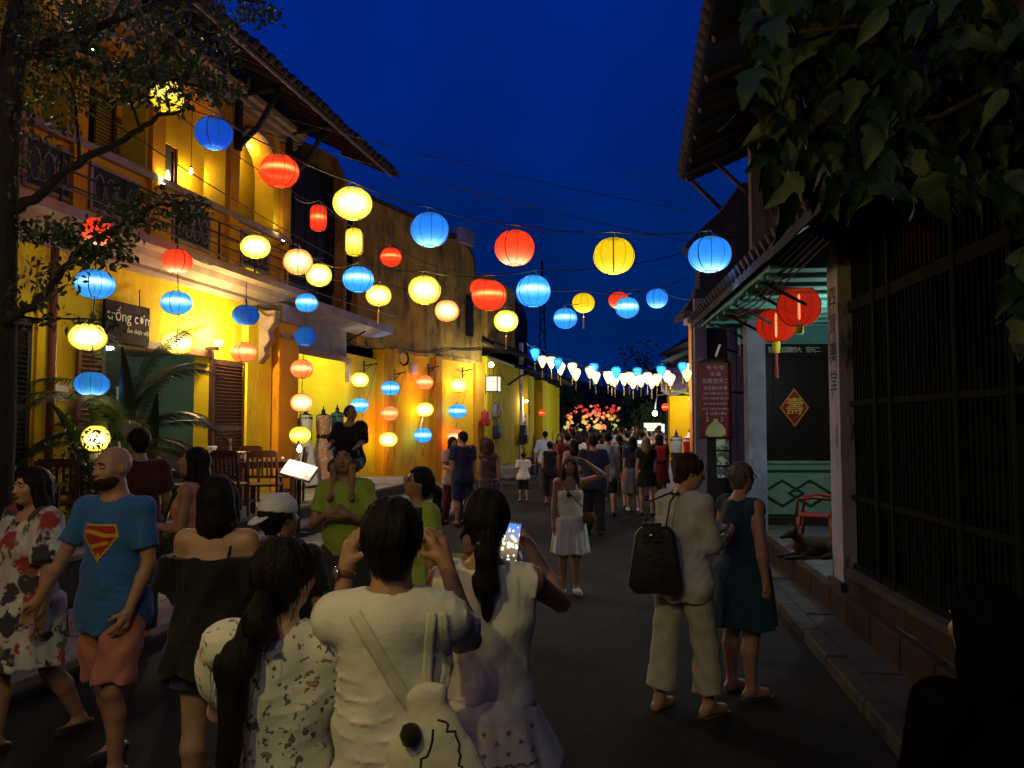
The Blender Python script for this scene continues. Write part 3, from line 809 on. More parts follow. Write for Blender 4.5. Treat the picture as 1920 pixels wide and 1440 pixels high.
# ground-level box beside wall
o = MB().box(-0.3, 0.3, -0.3, 0.3, 0, 0.6).build('wooden_crate', M_wood); g_ = gr(1001, 886); o.location = (g_.x, g_.y, 0); bevel(o, 0.02); tag(o, 'dark box on the ground against the far left yellow house', 'box')

# ================================================================== RIGHT: dark pharmacy house with porch
pR = gr(1575, 1110, 0.3)
R = Frame((pR.x, pR.y), 5.5)
PZ = 0.30
houseR = empty('pharmacy_house', (R.o[0], R.o[1], 0), R.rz, label='dark old pharmacy house with a barred front, corner pillar and teal porch on the right', cat='house')
M_pillar = pmat('peeling_grey_pillar', (0.36, 0.34, 0.38), (0.26, 0.245, 0.28), scale=2, rough=0.9, bump=0.5, bscale=20,
                stain=((0.035, 0.035, 0.055), 2.6, 0.50, 0.62, (2, 2, 0.5)))
M_blue = pmat('blue_lit_plaster', (0.22, 0.24, 0.32), (0.15, 0.15, 0.19), scale=1.6, rough=0.9, bump=0.4, stain=((0.08, 0.07, 0.07), 3, 0.52, 0.7, (1, 1, 0.5)))  # blue of the light on the pillars put into their plaster colour
M_teal = pmat('teal_boards', (0.12, 0.33, 0.29), (0.09, 0.26, 0.23), scale=3, rough=0.7, stretch=(1, 8, 1), bump=0.2)
MB().box(-0.01, 0.20, -0.15, 0.17, 0.0, 4.2).build('pillar', M_pillar, houseR)
MB().box(-0.05, 0.24, -0.19, 0.21, 0.30, 0.42).build('pillar_foot', M_kerb, houseR)
chs = '四寶藥堂'
for k, ch in enumerate(chs):
    zc = R.hit(1545, [568, 618, 670, 720][k], 0)[1]
    put_text(houseR, ch, 0.22, (-0.012, 0.01, zc), (math.pi / 2, 0, -math.pi / 2), pmat('old_black_letter', (0.03, 0.025, 0.025), rough=0.8), 'painted_character', extr=0.001)
# grille front
MB().box(0.0, 0.30, -4.4, -0.20, 0.0, 0.50).build('brick_plinth', M_brick, houseR)
MB().box(-0.03, 0.33, -4.4, -0.20, 0.50, 0.56).build('plinth_cap', M_kerb, houseR)
M_bar = pmat('grey_green_grille_paint', (0.010, 0.013, 0.010), (0.006, 0.008, 0.006), scale=8, rough=0.9, spec=0.04)
for z_, t in ((0.56, 0.05), (1.20, 0.045), (2.07, 0.045), (2.95, 0.10), (3.85, 0.12)):
    MB().box(0.06, 0.11, -4.4, -0.20, z_, z_ + t).build('grille_rail', M_bar, houseR)
for px in (1640, 1668, 1792, 1900):
    s_ = R.s(px, 0.06)
    MB().box(0.05, 0.12, s_ - 0.03, s_ + 0.03, 0.56, 3.95).build('grille_post', M_bar, houseR)
bm_ = MB().box(-0.009, 0.009, -0.009, 0.009, 0, 3.3).mesh('grille_bar'); bm_.materials.append(M_bar)
s_ = -0.28
while s_ > -4.4:
    link('grille_bar', bm_, None, houseR, loc=(0.085, s_, 0.6)); s_ -= 0.075
MB().box(2.2, 2.3, -6, 0.3, 0.3, 4.2).build('inner_wall', M_blackwood, houseR); MB().box(0.21, 2.3, 0.10, 0.19, 0.3, 4.2).build('partition', M_blackwood, houseR)
MB().box(0.3, 2.2, -6, 0.3, 0.25, 0.30).build('inner_floor', M_kerb, houseR)
MB().box(0.0, 2.3, -6, 0.1, 4.1, 4.2).build('inner_ceiling', M_blackwood, houseR)
for k in range(9):
    MB().box(2.12, 2.2, -5.6 + k * 0.65, -5.6 + k * 0.65 + 0.5, 0.35, 2.9 - 0.1 * (k % 2)).build('inner_shutter', M_blackwood, houseR)
# a step-by-step front: kerbs and platforms
plat = empty('raised_pavement', (0, 0, 0), kind='structure')
def edge_slab(name, a, b, width, z0, z1, mt, n=8, gap=0.012, front=True):
    """stones laid from a to b, reaching `width` to the right"""
    a = Vector(a); b = Vector(b); d = (b - a); L = d.length; d = d / L; nrm = Vector((d.y, -d.x))
    t = 0
    while t < L - 0.01:
        e = min(L, t + (L / n) * random.uniform(0.8, 1.2))
        p = [a + d * (t + gap / 2), a + d * (e - gap / 2)]
        q = [p[0], p[1], p[1] + nrm * width, p[0] + nrm * width]
        zz = z1 + random.uniform(-0.005, 0.005)
        vs = [(v.x, v.y, z0) for v in q] + [(v.x, v.y, zz) for v in q]
        o = MB().add(vs, [(0, 1, 2, 3), (7, 6, 5, 4), (0, 4, 5, 1), (1, 5, 6, 2), (2, 6, 7, 3), (3, 7, 4, 0)]).build(name, mt, plat)
        bevel(o, 0.015); t = e
up = lambda y: (3.01 + (y - 7.12) * 0.128, y)
lo_ = lambda y: (2.175 + (y - 4.42) * 0.146, y)
edge_slab('kerb_stone', lo_(2.2), lo_(10.2), 0.16, 0, 0.12, M_kerb, 10)
edge_slab('paving_stone', (lo_(2.2)[0] + 0.17, 2.2), (lo_(10.2)[0] + 0.17, 10.2), 0.42, 0, 0.10, M_kerb, 9)
edge_slab('step_brick', up(2.6), up(12.2), 0.10, 0, 0.34, M_brick, 15, gap=0.006)
edge_slab('platform_slab', (up(2.6)[0] + 0.105, 2.6), (up(12.2)[0] + 0.105, 12.2), 2.9, 0, 0.325, pmat('platform_cement', (0.12, 0.115, 0.115), (0.08, 0.075, 0.075), scale=3, rough=0.85, bump=0.3), 12)
# porch: end wall with green parapet, dark boards, lintel lettering, diamond
ES = 12.35
porch = empty('porch_end_wall', (0, 0, 0))
porch.parent = houseR; porch.matrix_parent_inverse = Matrix.Identity(4)
def xz(px, py, Y=ES): v = at(px, py, Y); return v.x, v.z
# world-aligned part: put in a matrix that undoes the frame
Minv = (Matrix.Translation((R.o[0], R.o[1], 0)) @ Matrix.Rotation(R.rz, 4, 'Z')).inverted()
porch.matrix_basis = Minv
x0, x1 = xz(1405, 870)[0], xz(1405, 870)[0] + 2.4
zb = xz(1410, 869)[1]
M_pgreen = pmat('pale_green_parapet', (0.19, 0.29, 0.22), (0.14, 0.23, 0.17), scale=2.5, rough=0.75, bump=0.2, stain=((0.08, 0.15, 0.12), 3, 0.55, 0.75, (1, 1, 1)))
M_dgreen = pmat('dark_green_paint', (0.01, 0.045, 0.03), rough=0.6)
MB().box(x0, x1, ES, ES + 0.25, 0.3, zb).build('parapet', M_pgreen, porch)
MB().box(x0, x1, ES - 0.04, ES + 0.29, zb, zb + 0.04).build('parapet_cap', M_pgreen, porch)
MB().box(x0, x1, ES - 0.05, ES, 0.3, 0.42).build('parapet_skirting', M_brick, porch)
def strip(pts, w, y0, y1, closed=True):
    mb = MB(); n = len(pts)
    for i in range(n if closed else n - 1):
        a = Vector(pts[i]); b = Vector(pts[(i + 1) % n]); d = (b - a).normalized(); q = Vector((-d.y, d.x)) * w / 2
        a2 = a - d * w / 2; b2 = b + d * w / 2
        c = [a2 - q, b2 - q, b2 + q, a2 + q]
        mb.add([(v.x, y0 - 0.0007 * i, v.y) for v in c] + [(v.x, y1, v.y) for v in c], [(0, 1, 2, 3), (7, 6, 5, 4), (0, 4, 5, 1), (1, 5, 6, 2), (2, 6, 7, 3), (3, 7, 4, 0)])
    return mb
q0 = xz(1424, 883); q1 = xz(1424, 966)
strip([(q0[0], q0[1]), (q0[0] + 1.45, q0[1]), (q0[0] + 1.45, q1[1]), (q0[0], q1[1])], 0.035, ES - 0.02, ES).build('green_moulding', M_dgreen, porch)
zc = (q0[1] + q1[1]) / 2
for cx, nm in ((xz(1466, 900)[0], 0), (xz(1518, 900)[0], 1)):
    strip([(cx - 0.33, zc), (cx, zc + 0.20), (cx + 0.33, zc), (cx, zc - 0.20)], 0.03, ES - 0.022 - 0.003 * nm, ES).build('diamond_moulding', M_dgreen, porch)
zl = xz(1470, 668)[1]
MB().box(x0 + 0.02, x1, ES + 0.10, ES + 0.2, zb + 0.04, zl).build('dark_panel', pmat('dark_lacquer_panel', (0.02, 0.012, 0.010), (0.013, 0.009, 0.008), scale=2, rough=0.35), porch)
for k in range(6):
    MB().box(x0 + 0.02 + k * 0.4, x0 + 0.035 + k * 0.4, ES + 0.088, ES + 0.10, zb + 0.04, zl).build('panel_batten', M_blackwood, porch)
MB().box(x0 - 0.1, x1, ES + 0.02, ES + 0.12, zl, zl + 0.20).build('lintel', M_blackwood, porch)
MB().box(x0 - 0.1, x1, ES + 0.03, ES + 0.2, zl + 0.20, 3.55).build('teal_fascia', M_teal, porch)
M_gold = pmat('gold_letter', (0.62, 0.40, 0.12), rough=0.45, metal=0.2)
txt = '監製分品藥房大 堂天二'
w0 = xz(1446, 660)[0]; w1 = xz(1533, 650)[0]
for k, ch in enumerate(txt):
    if ch == ' ': continue
    put_text(porch, ch, 0.10, (w0 + (w1 - w0) * k / (len(txt) - 1), ES - 0.0, zl + 0.10), (math.pi / 2, 0, 0), pmat('cream_letter', (0.62, 0.58, 0.48)), 'lintel_character', extr=0.003)
cx, cz = xz(1492, 764); hw, hh = 0.235, 0.31
dm = empty('diamond_plaque', (cx, ES + 0.055, cz), label='red diamond plaque with a gold character on the dark porch panel', cat='plaque')
def diamond(hw, hh, y0, y1): return MB().prism([(-hw, 0), (0, -hh), (hw, 0), (0, hh)], 1, y0, y1)
diamond(hw, hh, 0.0, 0.03).build('gold_border', pmat('worn_gold', (0.55, 0.22, 0.05), rough=0.5), dm)
diamond(hw * 0.88, hh * 0.88, -0.006, 0.0).build('red_field', pmat('red_lacquer', (0.28, 0.018, 0.012), rough=0.4), dm)
put_text(dm, '壽', 0.30, (0, -0.008, -0.0), (math.pi / 2, 0, 0), pmat('bright_gold', (0.85, 0.50, 0.10), rough=0.4), 'gold_character')
# porch back wall, ceiling, pillar 2
MB().box(2.2, 2.3, 0.3, 5.0, 0.3, 3.6).build('porch_back_wall', M_darkwall, houseR)
MB().box(-0.55, 2.3, 0.2, 4.92, 3.46, 3.52).build('porch_ceiling', M_teal, houseR)
for k in range(9):
    MB().box(-0.5, 2.2, 0.5 + k * 0.52, 0.58 + k * 0.52, 3.42, 3.46).build('ceiling_joist', M_teal, houseR)
v = Frame.s(R, 1398)
MB().box(0.0, 0.26, v - 0.15, v + 0.15, 0.3, 4.1).build('pillar', M_blue, houseR)
# pent roof along the whole front: tiles on boards
PE_N, PE_Z = -0.62, 3.56
MB().prism([(PE_N, PE_Z), (PE_N, PE_Z + 0.04), (0.6, PE_Z + 0.74), (0.6, PE_Z + 0.70)], 1, -4.6, 5.5).build('pent_boards', M_blackwood, houseR)
MB().box(PE_N - 0.02, PE_N, -4.6, 5.5, PE_Z - 0.06, PE_Z + 0.05).build('gutter_board', M_darkwall, houseR)
t = MB(); t.tube([(0, 0, 0), (1.4, 0, 0)], 0.08, 6); me = t.mesh('roof_tile'); me.materials.append(M_tile)
for k in range(42):
    link('roof_tile', me, None, houseR, loc=(PE_N - 0.05, -4.6 + k * 0.24, PE_Z + 0.08), rot=(0, -math.atan2(0.7, 1.22), 0))
# iron stays and hoses below the pent roof
for s_ in (1.0, 1.6, 2.6, 3.4, 4.4):
    MB().tube([(0.02, s_, PE_Z - 0.35), (PE_N + 0.05, s_, PE_Z - 0.02)], 0.02, 6).build('roof_stay', M_iron, houseR)
for k in range(5):
    MB().tube([(PE_N + 0.1 + 0.05 * k, -1.0, PE_Z - 0.02 - 0.02 * k), (PE_N + 0.15 + 0.05 * k, 2.0, PE_Z - 0.10 - 0.03 * k), (PE_N + 0.1 + 0.04 * k, 5.4, PE_Z - 0.04)], 0.010, 5).build('bundled_wire', M_wire, houseR)
# upper storey: timber wall, posts, big overhanging roof
MB().box(0.25, 0.35, -4.6, 4.1, 4.3, 7.6).build('upper_wall', M_blackwood, houseR)
MB().box(0.05, 0.25, 3.86, 4.06, 4.2, 6.6).build('corner_post', pmat('grey_timber_post', (0.14, 0.10, 0.085), (0.09, 0.07, 0.06), scale=5, rough=0.85, stretch=(4, 4, 1)), houseR)
MB().box(0.05, 0.25, 1.9, 2.05, 4.2, 6.9).build('corner_post', M_wood, houseR)
roofR = empty('upper_roof'); roofR.parent = houseR; roofR.matrix_basis = Minv
e0 = at(1280, 340, 13.3); e1 = at(1340, 0, 7.6)
dvec = (e1 - e0)
e2 = e0 + dvec * 2.0
rs = 0.46
rw = 5.0
nrm = Vector((1, 0.12, 0)).normalized()
def roofpoly(dz, out=0):
    return [e0 - nrm * out + Vector((0, 0, dz)), e2 - nrm * out + Vector((0, 0, dz)), e2 + nrm * rw + Vector((0, 0, rw * rs + dz)), e0 + nrm * rw + Vector((0, 0, rw * rs + dz))]
mb = MB(); q = roofpoly(0) + roofpoly(0.09)
mb.add(q, [(0, 1, 2, 3), (7, 6, 5, 4), (0, 4, 5, 1), (1, 5, 6, 2), (2, 6, 7, 3), (3, 7, 4, 0)]); mb.build('roof_deck', M_blackwood, roofR)
N_ = 44
for k in range(N_):
    a = e0.lerp(e2, k / N_) + Vector((-0.05, 0, 0.13))
    o = MB().tube([a, a + nrm * rw + Vector((0, 0, rw * rs))], 0.10, 6).build('roof_tile', M_tile, roofR)
for k in range(12):
    a = e0.lerp(e2, (k + 0.3) / 12) + Vector((0.05, 0, -0.06))
    MB().tube([a, a + nrm * 2.4 + Vector((0, 0, 2.4 * rs))], 0.05, 4).build('rafter', M_wood, roofR)
def strut(a, b, r=0.035):
    MB().tube([a, b], r, 6).build('roof_strut', M_wood, roofR)
strut(at(1295, 338, 13.0), at(1352, 392, 13.0)); strut(at(1340, 303, 12.6), at(1402, 362, 12.0))
# porch lamp (cold) hidden behind the pillar, glimpsed at its edge
e = empty('porch_lamp', (0, 0, 0), label='cold tube lamp under the porch ceiling beside the corner pillar', cat='lamp')
pl = R.w(1.15, 1.9, 3.30)
tube_ = MB().tube([R.w(0.95, 1.5, 3.3), R.w(0.95, 2.5, 3.3)], 0.018, 8).build('tube', emat('cold_tube', (0.85, 1.0, 0.97), 14), e)
MB().tube([R.w(0.95, 1.45, 3.34), R.w(0.95, 2.55, 3.34)], 0.03, 6).build('tube_holder', M_iron, e)
lamp('cold_porch_light', R.w(0.95, 2.0, 2.75), 70, (0.75, 1.0, 0.97), 0.06, parent=e)
print('right', round(time.time() - T0, 1))
# ================================================================== RIGHT 2: dark weathered house front beyond, with the red signboard
Y2 = 14.2
xa, xb = at(1306, 800, Y2).x, at(1392, 800, Y2).x
houseS = empty('weathered_house', (0, 0, 0), label='dark weathered plaster house front behind the red signboard', cat='house')
MB().box(xa, xb + 3, Y2, Y2 + 0.3, 0, 4.4).build('front_wall', M_darkwall, houseS)
MB().prism([(xa, Y2 + 0.3), (xa + 0.3, Y2 + 0.3), (xa + 1.5, Y2 + 4.5), (xa + 1.2, Y2 + 4.5)], 2, 0, 4.4).build('side_wall', M_darkwall, houseS)
MB().box(xa - 0.04, xa + 0.18, Y2 - 0.12, Y2, 0, 4.2).build('pilaster', M_mauve, houseS)
for px in (1372, 1386):
    x = at(px, 700, Y2 - 0.1).x
    MB().box(x - 0.05, x + 0.07, Y2 - 0.14, Y2 - 0.0, 0, 4.0).build('pilaster', M_blue, houseS)
MB().box(xa + 0.35, xa + 0.42, Y2 - 0.06, Y2, 0, 2.6).box(xa + 0.30, xa + 0.62, Y2 - 0.02, Y2 + 0.0, 0.0, 2.3).build('doorway', M_blackwood, houseS)
# broken, curved gable top
pts = [(xa - 0.2, 4.0), (xa + 0.1, 4.4), (xa + 0.12, 4.9), (xa - 0.15, 5.2), (xa + 0.1, 5.5), (xa + 0.55, 5.9), (xa + 0.9, 6.4), (xb + 3, 6.9), (xb + 3, 4.0)]
MB().prism(pts, 1, Y2 + 0.05, Y2 + 0.45).build('gable', M_darkwall, houseS)
sign = empty('shop_signboard', (0, 0, 0), label='tall dark red signboard lettered in pale Chinese and Vietnamese with a pale gourd shape', cat='sign')
Y3 = 12.0
def sx(px): return at(px, 750, Y3).x
def sz_(py): return at(1340, py, Y3).z
M_red = pmat('dark_red_board', (0.14, 0.014, 0.010), (0.10, 0.010, 0.008), scale=3, rough=0.5)
MB().box(sx(1312), sx(1372), Y3, Y3 + 0.05, sz_(820), sz_(680)).build('board', M_red, sign)
MB().prism([(sx(1312) - 0.01, sz_(822)), (sx(1372) + 0.01, sz_(822)), (sx(1372) + 0.01, sz_(678)), (sx(1360), sz_(672)), (sx(1324), sz_(672)), (sx(1312) - 0.01, sz_(678))], 1, Y3 + 0.05, Y3 + 0.07).build('back_board', M_blackwood, sign)
M_pinkt = pmat('faded_pink_letter', (0.50, 0.34, 0.30), rough=0.7)
rows = [('時 代 禧', 690, 0.075), ('承 頤', 702, 0.075), ('房藥堂天二', 715, 0.085), ('客官觀光年青', 728, 0.062), ('XIN MỜI QUÝ VỊ', 738, 0.055), ('VÀO THAM QUAN', 747, 0.055),
        ('VÀ MUA THUỐC', 757, 0.055), ('NHỊ THIÊN ĐƯỜNG', 767, 0.052), ('Ở CHỢ LỚN', 776, 0.058)]
for tx, py, s_ in rows:
    put_text(sign, tx, s_ * (1.0 if ord(tx[0]) > 5000 else 0.92), ((sx(1312) + sx(1372)) / 2, Y3 - 0.003, sz_(py)), (math.pi / 2, 0, 0), M_pinkt, extr=0.001)
for px in (1326, 1353):
    put_text(sign, '老\n號' if px == 1326 else '福\n祿', 0.045, (sx(px), Y3 - 0.003, sz_(787)), (math.pi / 2, 0, 0), M_pinkt, extr=0.001)
gp = [(-0.155, -0.13), (-0.10, -0.155), (0.08, -0.155), (0.155, -0.13), (0.15, -0.05), (0.11, 0.02), (0.06, 0.06), (0.035, 0.08), (0.03, 0.12), (-0.03, 0.12), (-0.035, 0.08), (-0.07, 0.05), (-0.12, 0.0), (-0.155, -0.07)]
gx, gz = (sx(1324) + sx(1358)) / 2, sz_(800)
MB().prism([(gx + a, gz + b) for a, b in gp], 1, Y3 - 0.012, Y3).build('gourd_shape', pmat('pale_olive_paint', (0.45, 0.43, 0.16), rough=0.7), sign)
MB().tube([(sx(1372), Y3 + 0.04, sz_(735)), (sx(1400), Y3 + 0.25, sz_(735))], 0.02, 6).tube([(sx(1345), Y3 + 0.04, sz_(675)), (sx(1352), Y3 + 0.04, sz_(650)), (sx(1395), Y3 + 0.3, sz_(658))], 0.015, 6).build('sign_bracket', M_iron, sign)
o = MB().tube([at(1342, 668, Y3 - 0.1), at(1350, 646, Y3 - 0.1)], 0.018, 8).build('short_tube_lamp', M_white); tag(o, 'short pale tube fixed above the red signboard', 'lamp')
# three posters on a dark stand under the board
st = empty('poster_stand', (0, 0, 0), label='black stand with three small posters below the red signboard', cat='poster stand')
YP = 12.1
def pxx(px): return at(px, 850, YP).x
def pzz(py): return at(1355, py, YP).z
MB().box(pxx(1326), pxx(1371), YP, YP + 0.06, 0.0, pzz(820)).build('stand_board', M_blackwood, st)
for (y0, y1, c, c2) in ((820, 843, (0.20, 0.42, 0.03), (0.55, 0.6, 0.5)), (847, 872, (0.50, 0.50, 0.30), (0.10, 0.12, 0.06)), (876, 896, (0.40, 0.42, 0.38), (0.1, 0.1, 0.09))):
    MB().box(pxx(1343), pxx(1367), YP - 0.01, YP, pzz(y1), pzz(y0)).build('poster', pmat('poster_%d' % y0, c, c2, scale=9, lo=0.45, hi=0.52, rough=0.4), st)
    MB().box(pxx(1344), pxx(1366), YP - 0.012, YP - 0.01, pzz(y1 - 1), pzz(y1 - 6)).build('poster_caption', pmat('caption_white', (0.6, 0.62, 0.6), (0.1, 0.12, 0.1), scale=40, lo=0.48, hi=0.5), st)
# orange post of the next house + yellow shop with upturned eaves
houseO = empty('orange_post_house', (0, 0, 0), label='house with a bright orange corner post beyond the dark weathered front', cat='house')
Y4 = 19.0
a = at(1297, 700, Y4).x; b = at(1309, 700, Y4).x
MB().box(a, b, Y4, Y4 + 0.3, 0, at(1300, 607, Y4).z).build('corner_post', pmat('orange_paint', (0.75, 0.28, 0.03), rough=0.8, bump=0.2), houseO)
zt = at(1300, 607, Y4).z
MB().box(a - 0.12, b + 0.2, Y4 - 0.12, Y4 + 0.35, zt, zt + 0.14).build('post_cap', M_cream, houseO)
MB().prism([(b, Y4 + 0.05), (b + 4, Y4 + 0.05), (b + 5, Y4 + 2), (b + 0.7, Y4 + 2)], 2, 0, zt).build('wall', M_darkwall, houseO)
MB().prism([(a - 0.2, zt + 0.14), (a - 0.15, zt + 0.35), (b + 4, zt + 2.4), (b + 4, zt + 2.1)], 1, Y4, Y4 + 1.2).build('roof', M_tile, houseO)
houseY = empty('yellow_shop', (0, 0, 0), label='small yellow shop with grey upturned eaves and dress forms at its door, right side', cat='shop')
Y5 = 21.5
ax, bx = at(1256, 800, Y5).x, at(1330, 800, Y5).x
zt = at(1290, 742, Y5).z
MB().box(ax, bx, Y5, Y5 + 0.25, 0, zt).build('front_wall', M_yellow, houseY)
MB().prism([(ax, Y5 + 0.25), (ax + 0.25, Y5 + 0.25), (ax + 1.9, Y5 + 6), (ax + 1.6, Y5 + 6)], 2, 0, zt).build('side_wall', M_yellow, houseY)
MB().box(at(1244, 800, Y5 + 1).x, ax - 0.0, Y5 + 0.3, Y5 + 0.5, at(1250, 845, Y5).z, zt).build('dark_door', M_blackwood, houseY)
cur = []
for k in range(13):
    t = k / 12; px = 1248 + t * 82; py = 752 - 12 * t - 26 * (t - 0.0) ** 2 + (-16 * (1 - t) ** 6)
    cur.append(at(px, py, Y5))
mb = MB()
for dy, dz in ((-0.9, 0.0), (0.5, 0.7)):
    for v in cur: mb.v.append((v.x - (0.3 if dy < 0 else 0), v.y + dy, v.z + dz))
for dy, dz in ((-0.9, 0.12), (0.5, 0.85)):
    for v in cur: mb.v.append((v.x - (0.3 if dy < 0 else 0), v.y + dy, v.z + dz))
n = 13
for i in range(n - 1):
    mb.f += [(i, n + i, n + i + 1, i + 1), (2 * n + i, 2 * n + i + 1, 3 * n + i + 1, 3 * n + i), (i, i + 1, 2 * n + i + 1, 2 * n + i)]
mb.sm = [False] * len(mb.f)
mb.build('upturned_eaves', pmat('grey_eaves', (0.20, 0.20, 0.25), (0.14, 0.14, 0.17), scale=3, rough=0.8), houseY)
o = empty('tarpaulin'); bpy.data.objects.remove(o)
vs, fs = grid_mesh(0, 1, 0, 1, 10, 6, lambda x, y: 0)
pts = []
for (x, y, z) in vs:
    a_ = at(1250 + 60 * x, 738 - 32 * y - 14 * x * y, 21.0)
    pts.append((a_.x + 0.05 * math.sin(9 * y), a_.y - 0.5 + 1.3 * y + 0.08 * math.sin(7 * x), a_.z + 0.05 * math.sin(8 * x + 3 * y)))
o = MB().add(pts, fs, True).build('tarpaulin', pmat('lime_tarpaulin', (0.30, 0.48, 0.05), (0.22, 0.40, 0.05), scale=4, rough=0.6))
sol = o.modifiers.new('thick', 'SOLIDIFY'); sol.thickness = 0.01
tag(o, 'lime green tarpaulin over the grey upturned eaves on the right', 'tarpaulin')
# far right block with white panel
o = MB().box(at(1232, 860, 27).x, at(1256, 860, 27).x, 27, 27.3, 0, at(1240, 845, 27).z).build('pale_board', pmat('pale_panel', (0.35, 0.37, 0.36), rough=0.6)); tag(o, 'pale low panel left of the yellow shop', 'panel')
# ================================================================== the dark far end of the street
def block(x0, x1, y0, y1, z1, label, name='far_house', rh=1.8, mt=None):
    h = empty(name, (0, 0, 0), label=label, cat='house')
    MB().box(x0, x1, y0, y1, 0, z1).build('wall', mt or M_darkwall, h)
    m_ = (x0 + x1) / 2
    MB().prism([(x0 - 0.5, z1), (m_, z1 + rh), (x1 + 0.5, z1)], 1, y0 - 0.4, y1 + 0.4).build('roof', M_tile, h)
    return h
v0 = at(1200, 700, 45).x
block(at(1250, 700, 46).x, at(1250, 700, 46).x + 9, 36, 46, 6.0, 'dark gabled house on the far right under the night sky', rh=3.0)
block(at(1262, 700, 33).x, at(1262, 700, 33).x + 8, 27, 33, 4.6, 'dark house behind the yellow shop on the right', rh=2.2)
block(at(1046, 700, 46).x - 9, at(1046, 700, 46).x, 46, 60, 4.2, 'dark low house at the far left of the street', rh=1.8)
block(-8, -1.2, 36, 40, 6.4, 'tall dark house behind the far left shopfronts', rh=1.5)
block(at(1225, 700, 70).x, at(1225, 700, 70).x + 8, 48, 70, 6.5, 'dark row house at the far right end of the street', rh=2.0)
block(-6, 16, 84, 90, 4.2, 'dark house closing the far end of the street', rh=3.0)
# lattice mast
mast = MB()
mb_ = at(1017, 640, 62); H0, H1 = 0.0, at(1018, 489, 62).z
for s1, s2 in ((-1, -1), (1, -1), (1, 1), (-1, 1)):
    mast.tube([(mb_.x + s1 * 0.45, 62 + s2 * 0.45, 0), (mb_.x + s1 * 0.10, 62 + s2 * 0.10, H1 - 2)], 0.05, 4)
k = 0; z = 1.0
while z < H1 - 2.2:
    w0 = 0.45 - 0.35 * z / (H1 - 2); w1 = 0.45 - 0.35 * (z + 0.8) / (H1 - 2)
    sg = 1 if k % 2 else -1
    mast.tube([(mb_.x - w0 * sg, 62 - w0, z), (mb_.x + w1 * sg, 62 - w1, z + 0.8)], 0.03, 4); mast.tube([(mb_.x - w0 * sg, 62 + w0, z), (mb_.x + w1 * sg, 62 + w1, z + 0.8)], 0.03, 4)
    z += 0.8; k += 1
mast.tube([(mb_.x, 62, H1 - 2), (mb_.x, 62, H1)], 0.09, 5)
tag(mast.build('lattice_mast', M_iron), 'thin dark lattice mast standing against the blue sky beyond the roofs', 'mast')
print('far', round(time.time() - T0, 1))
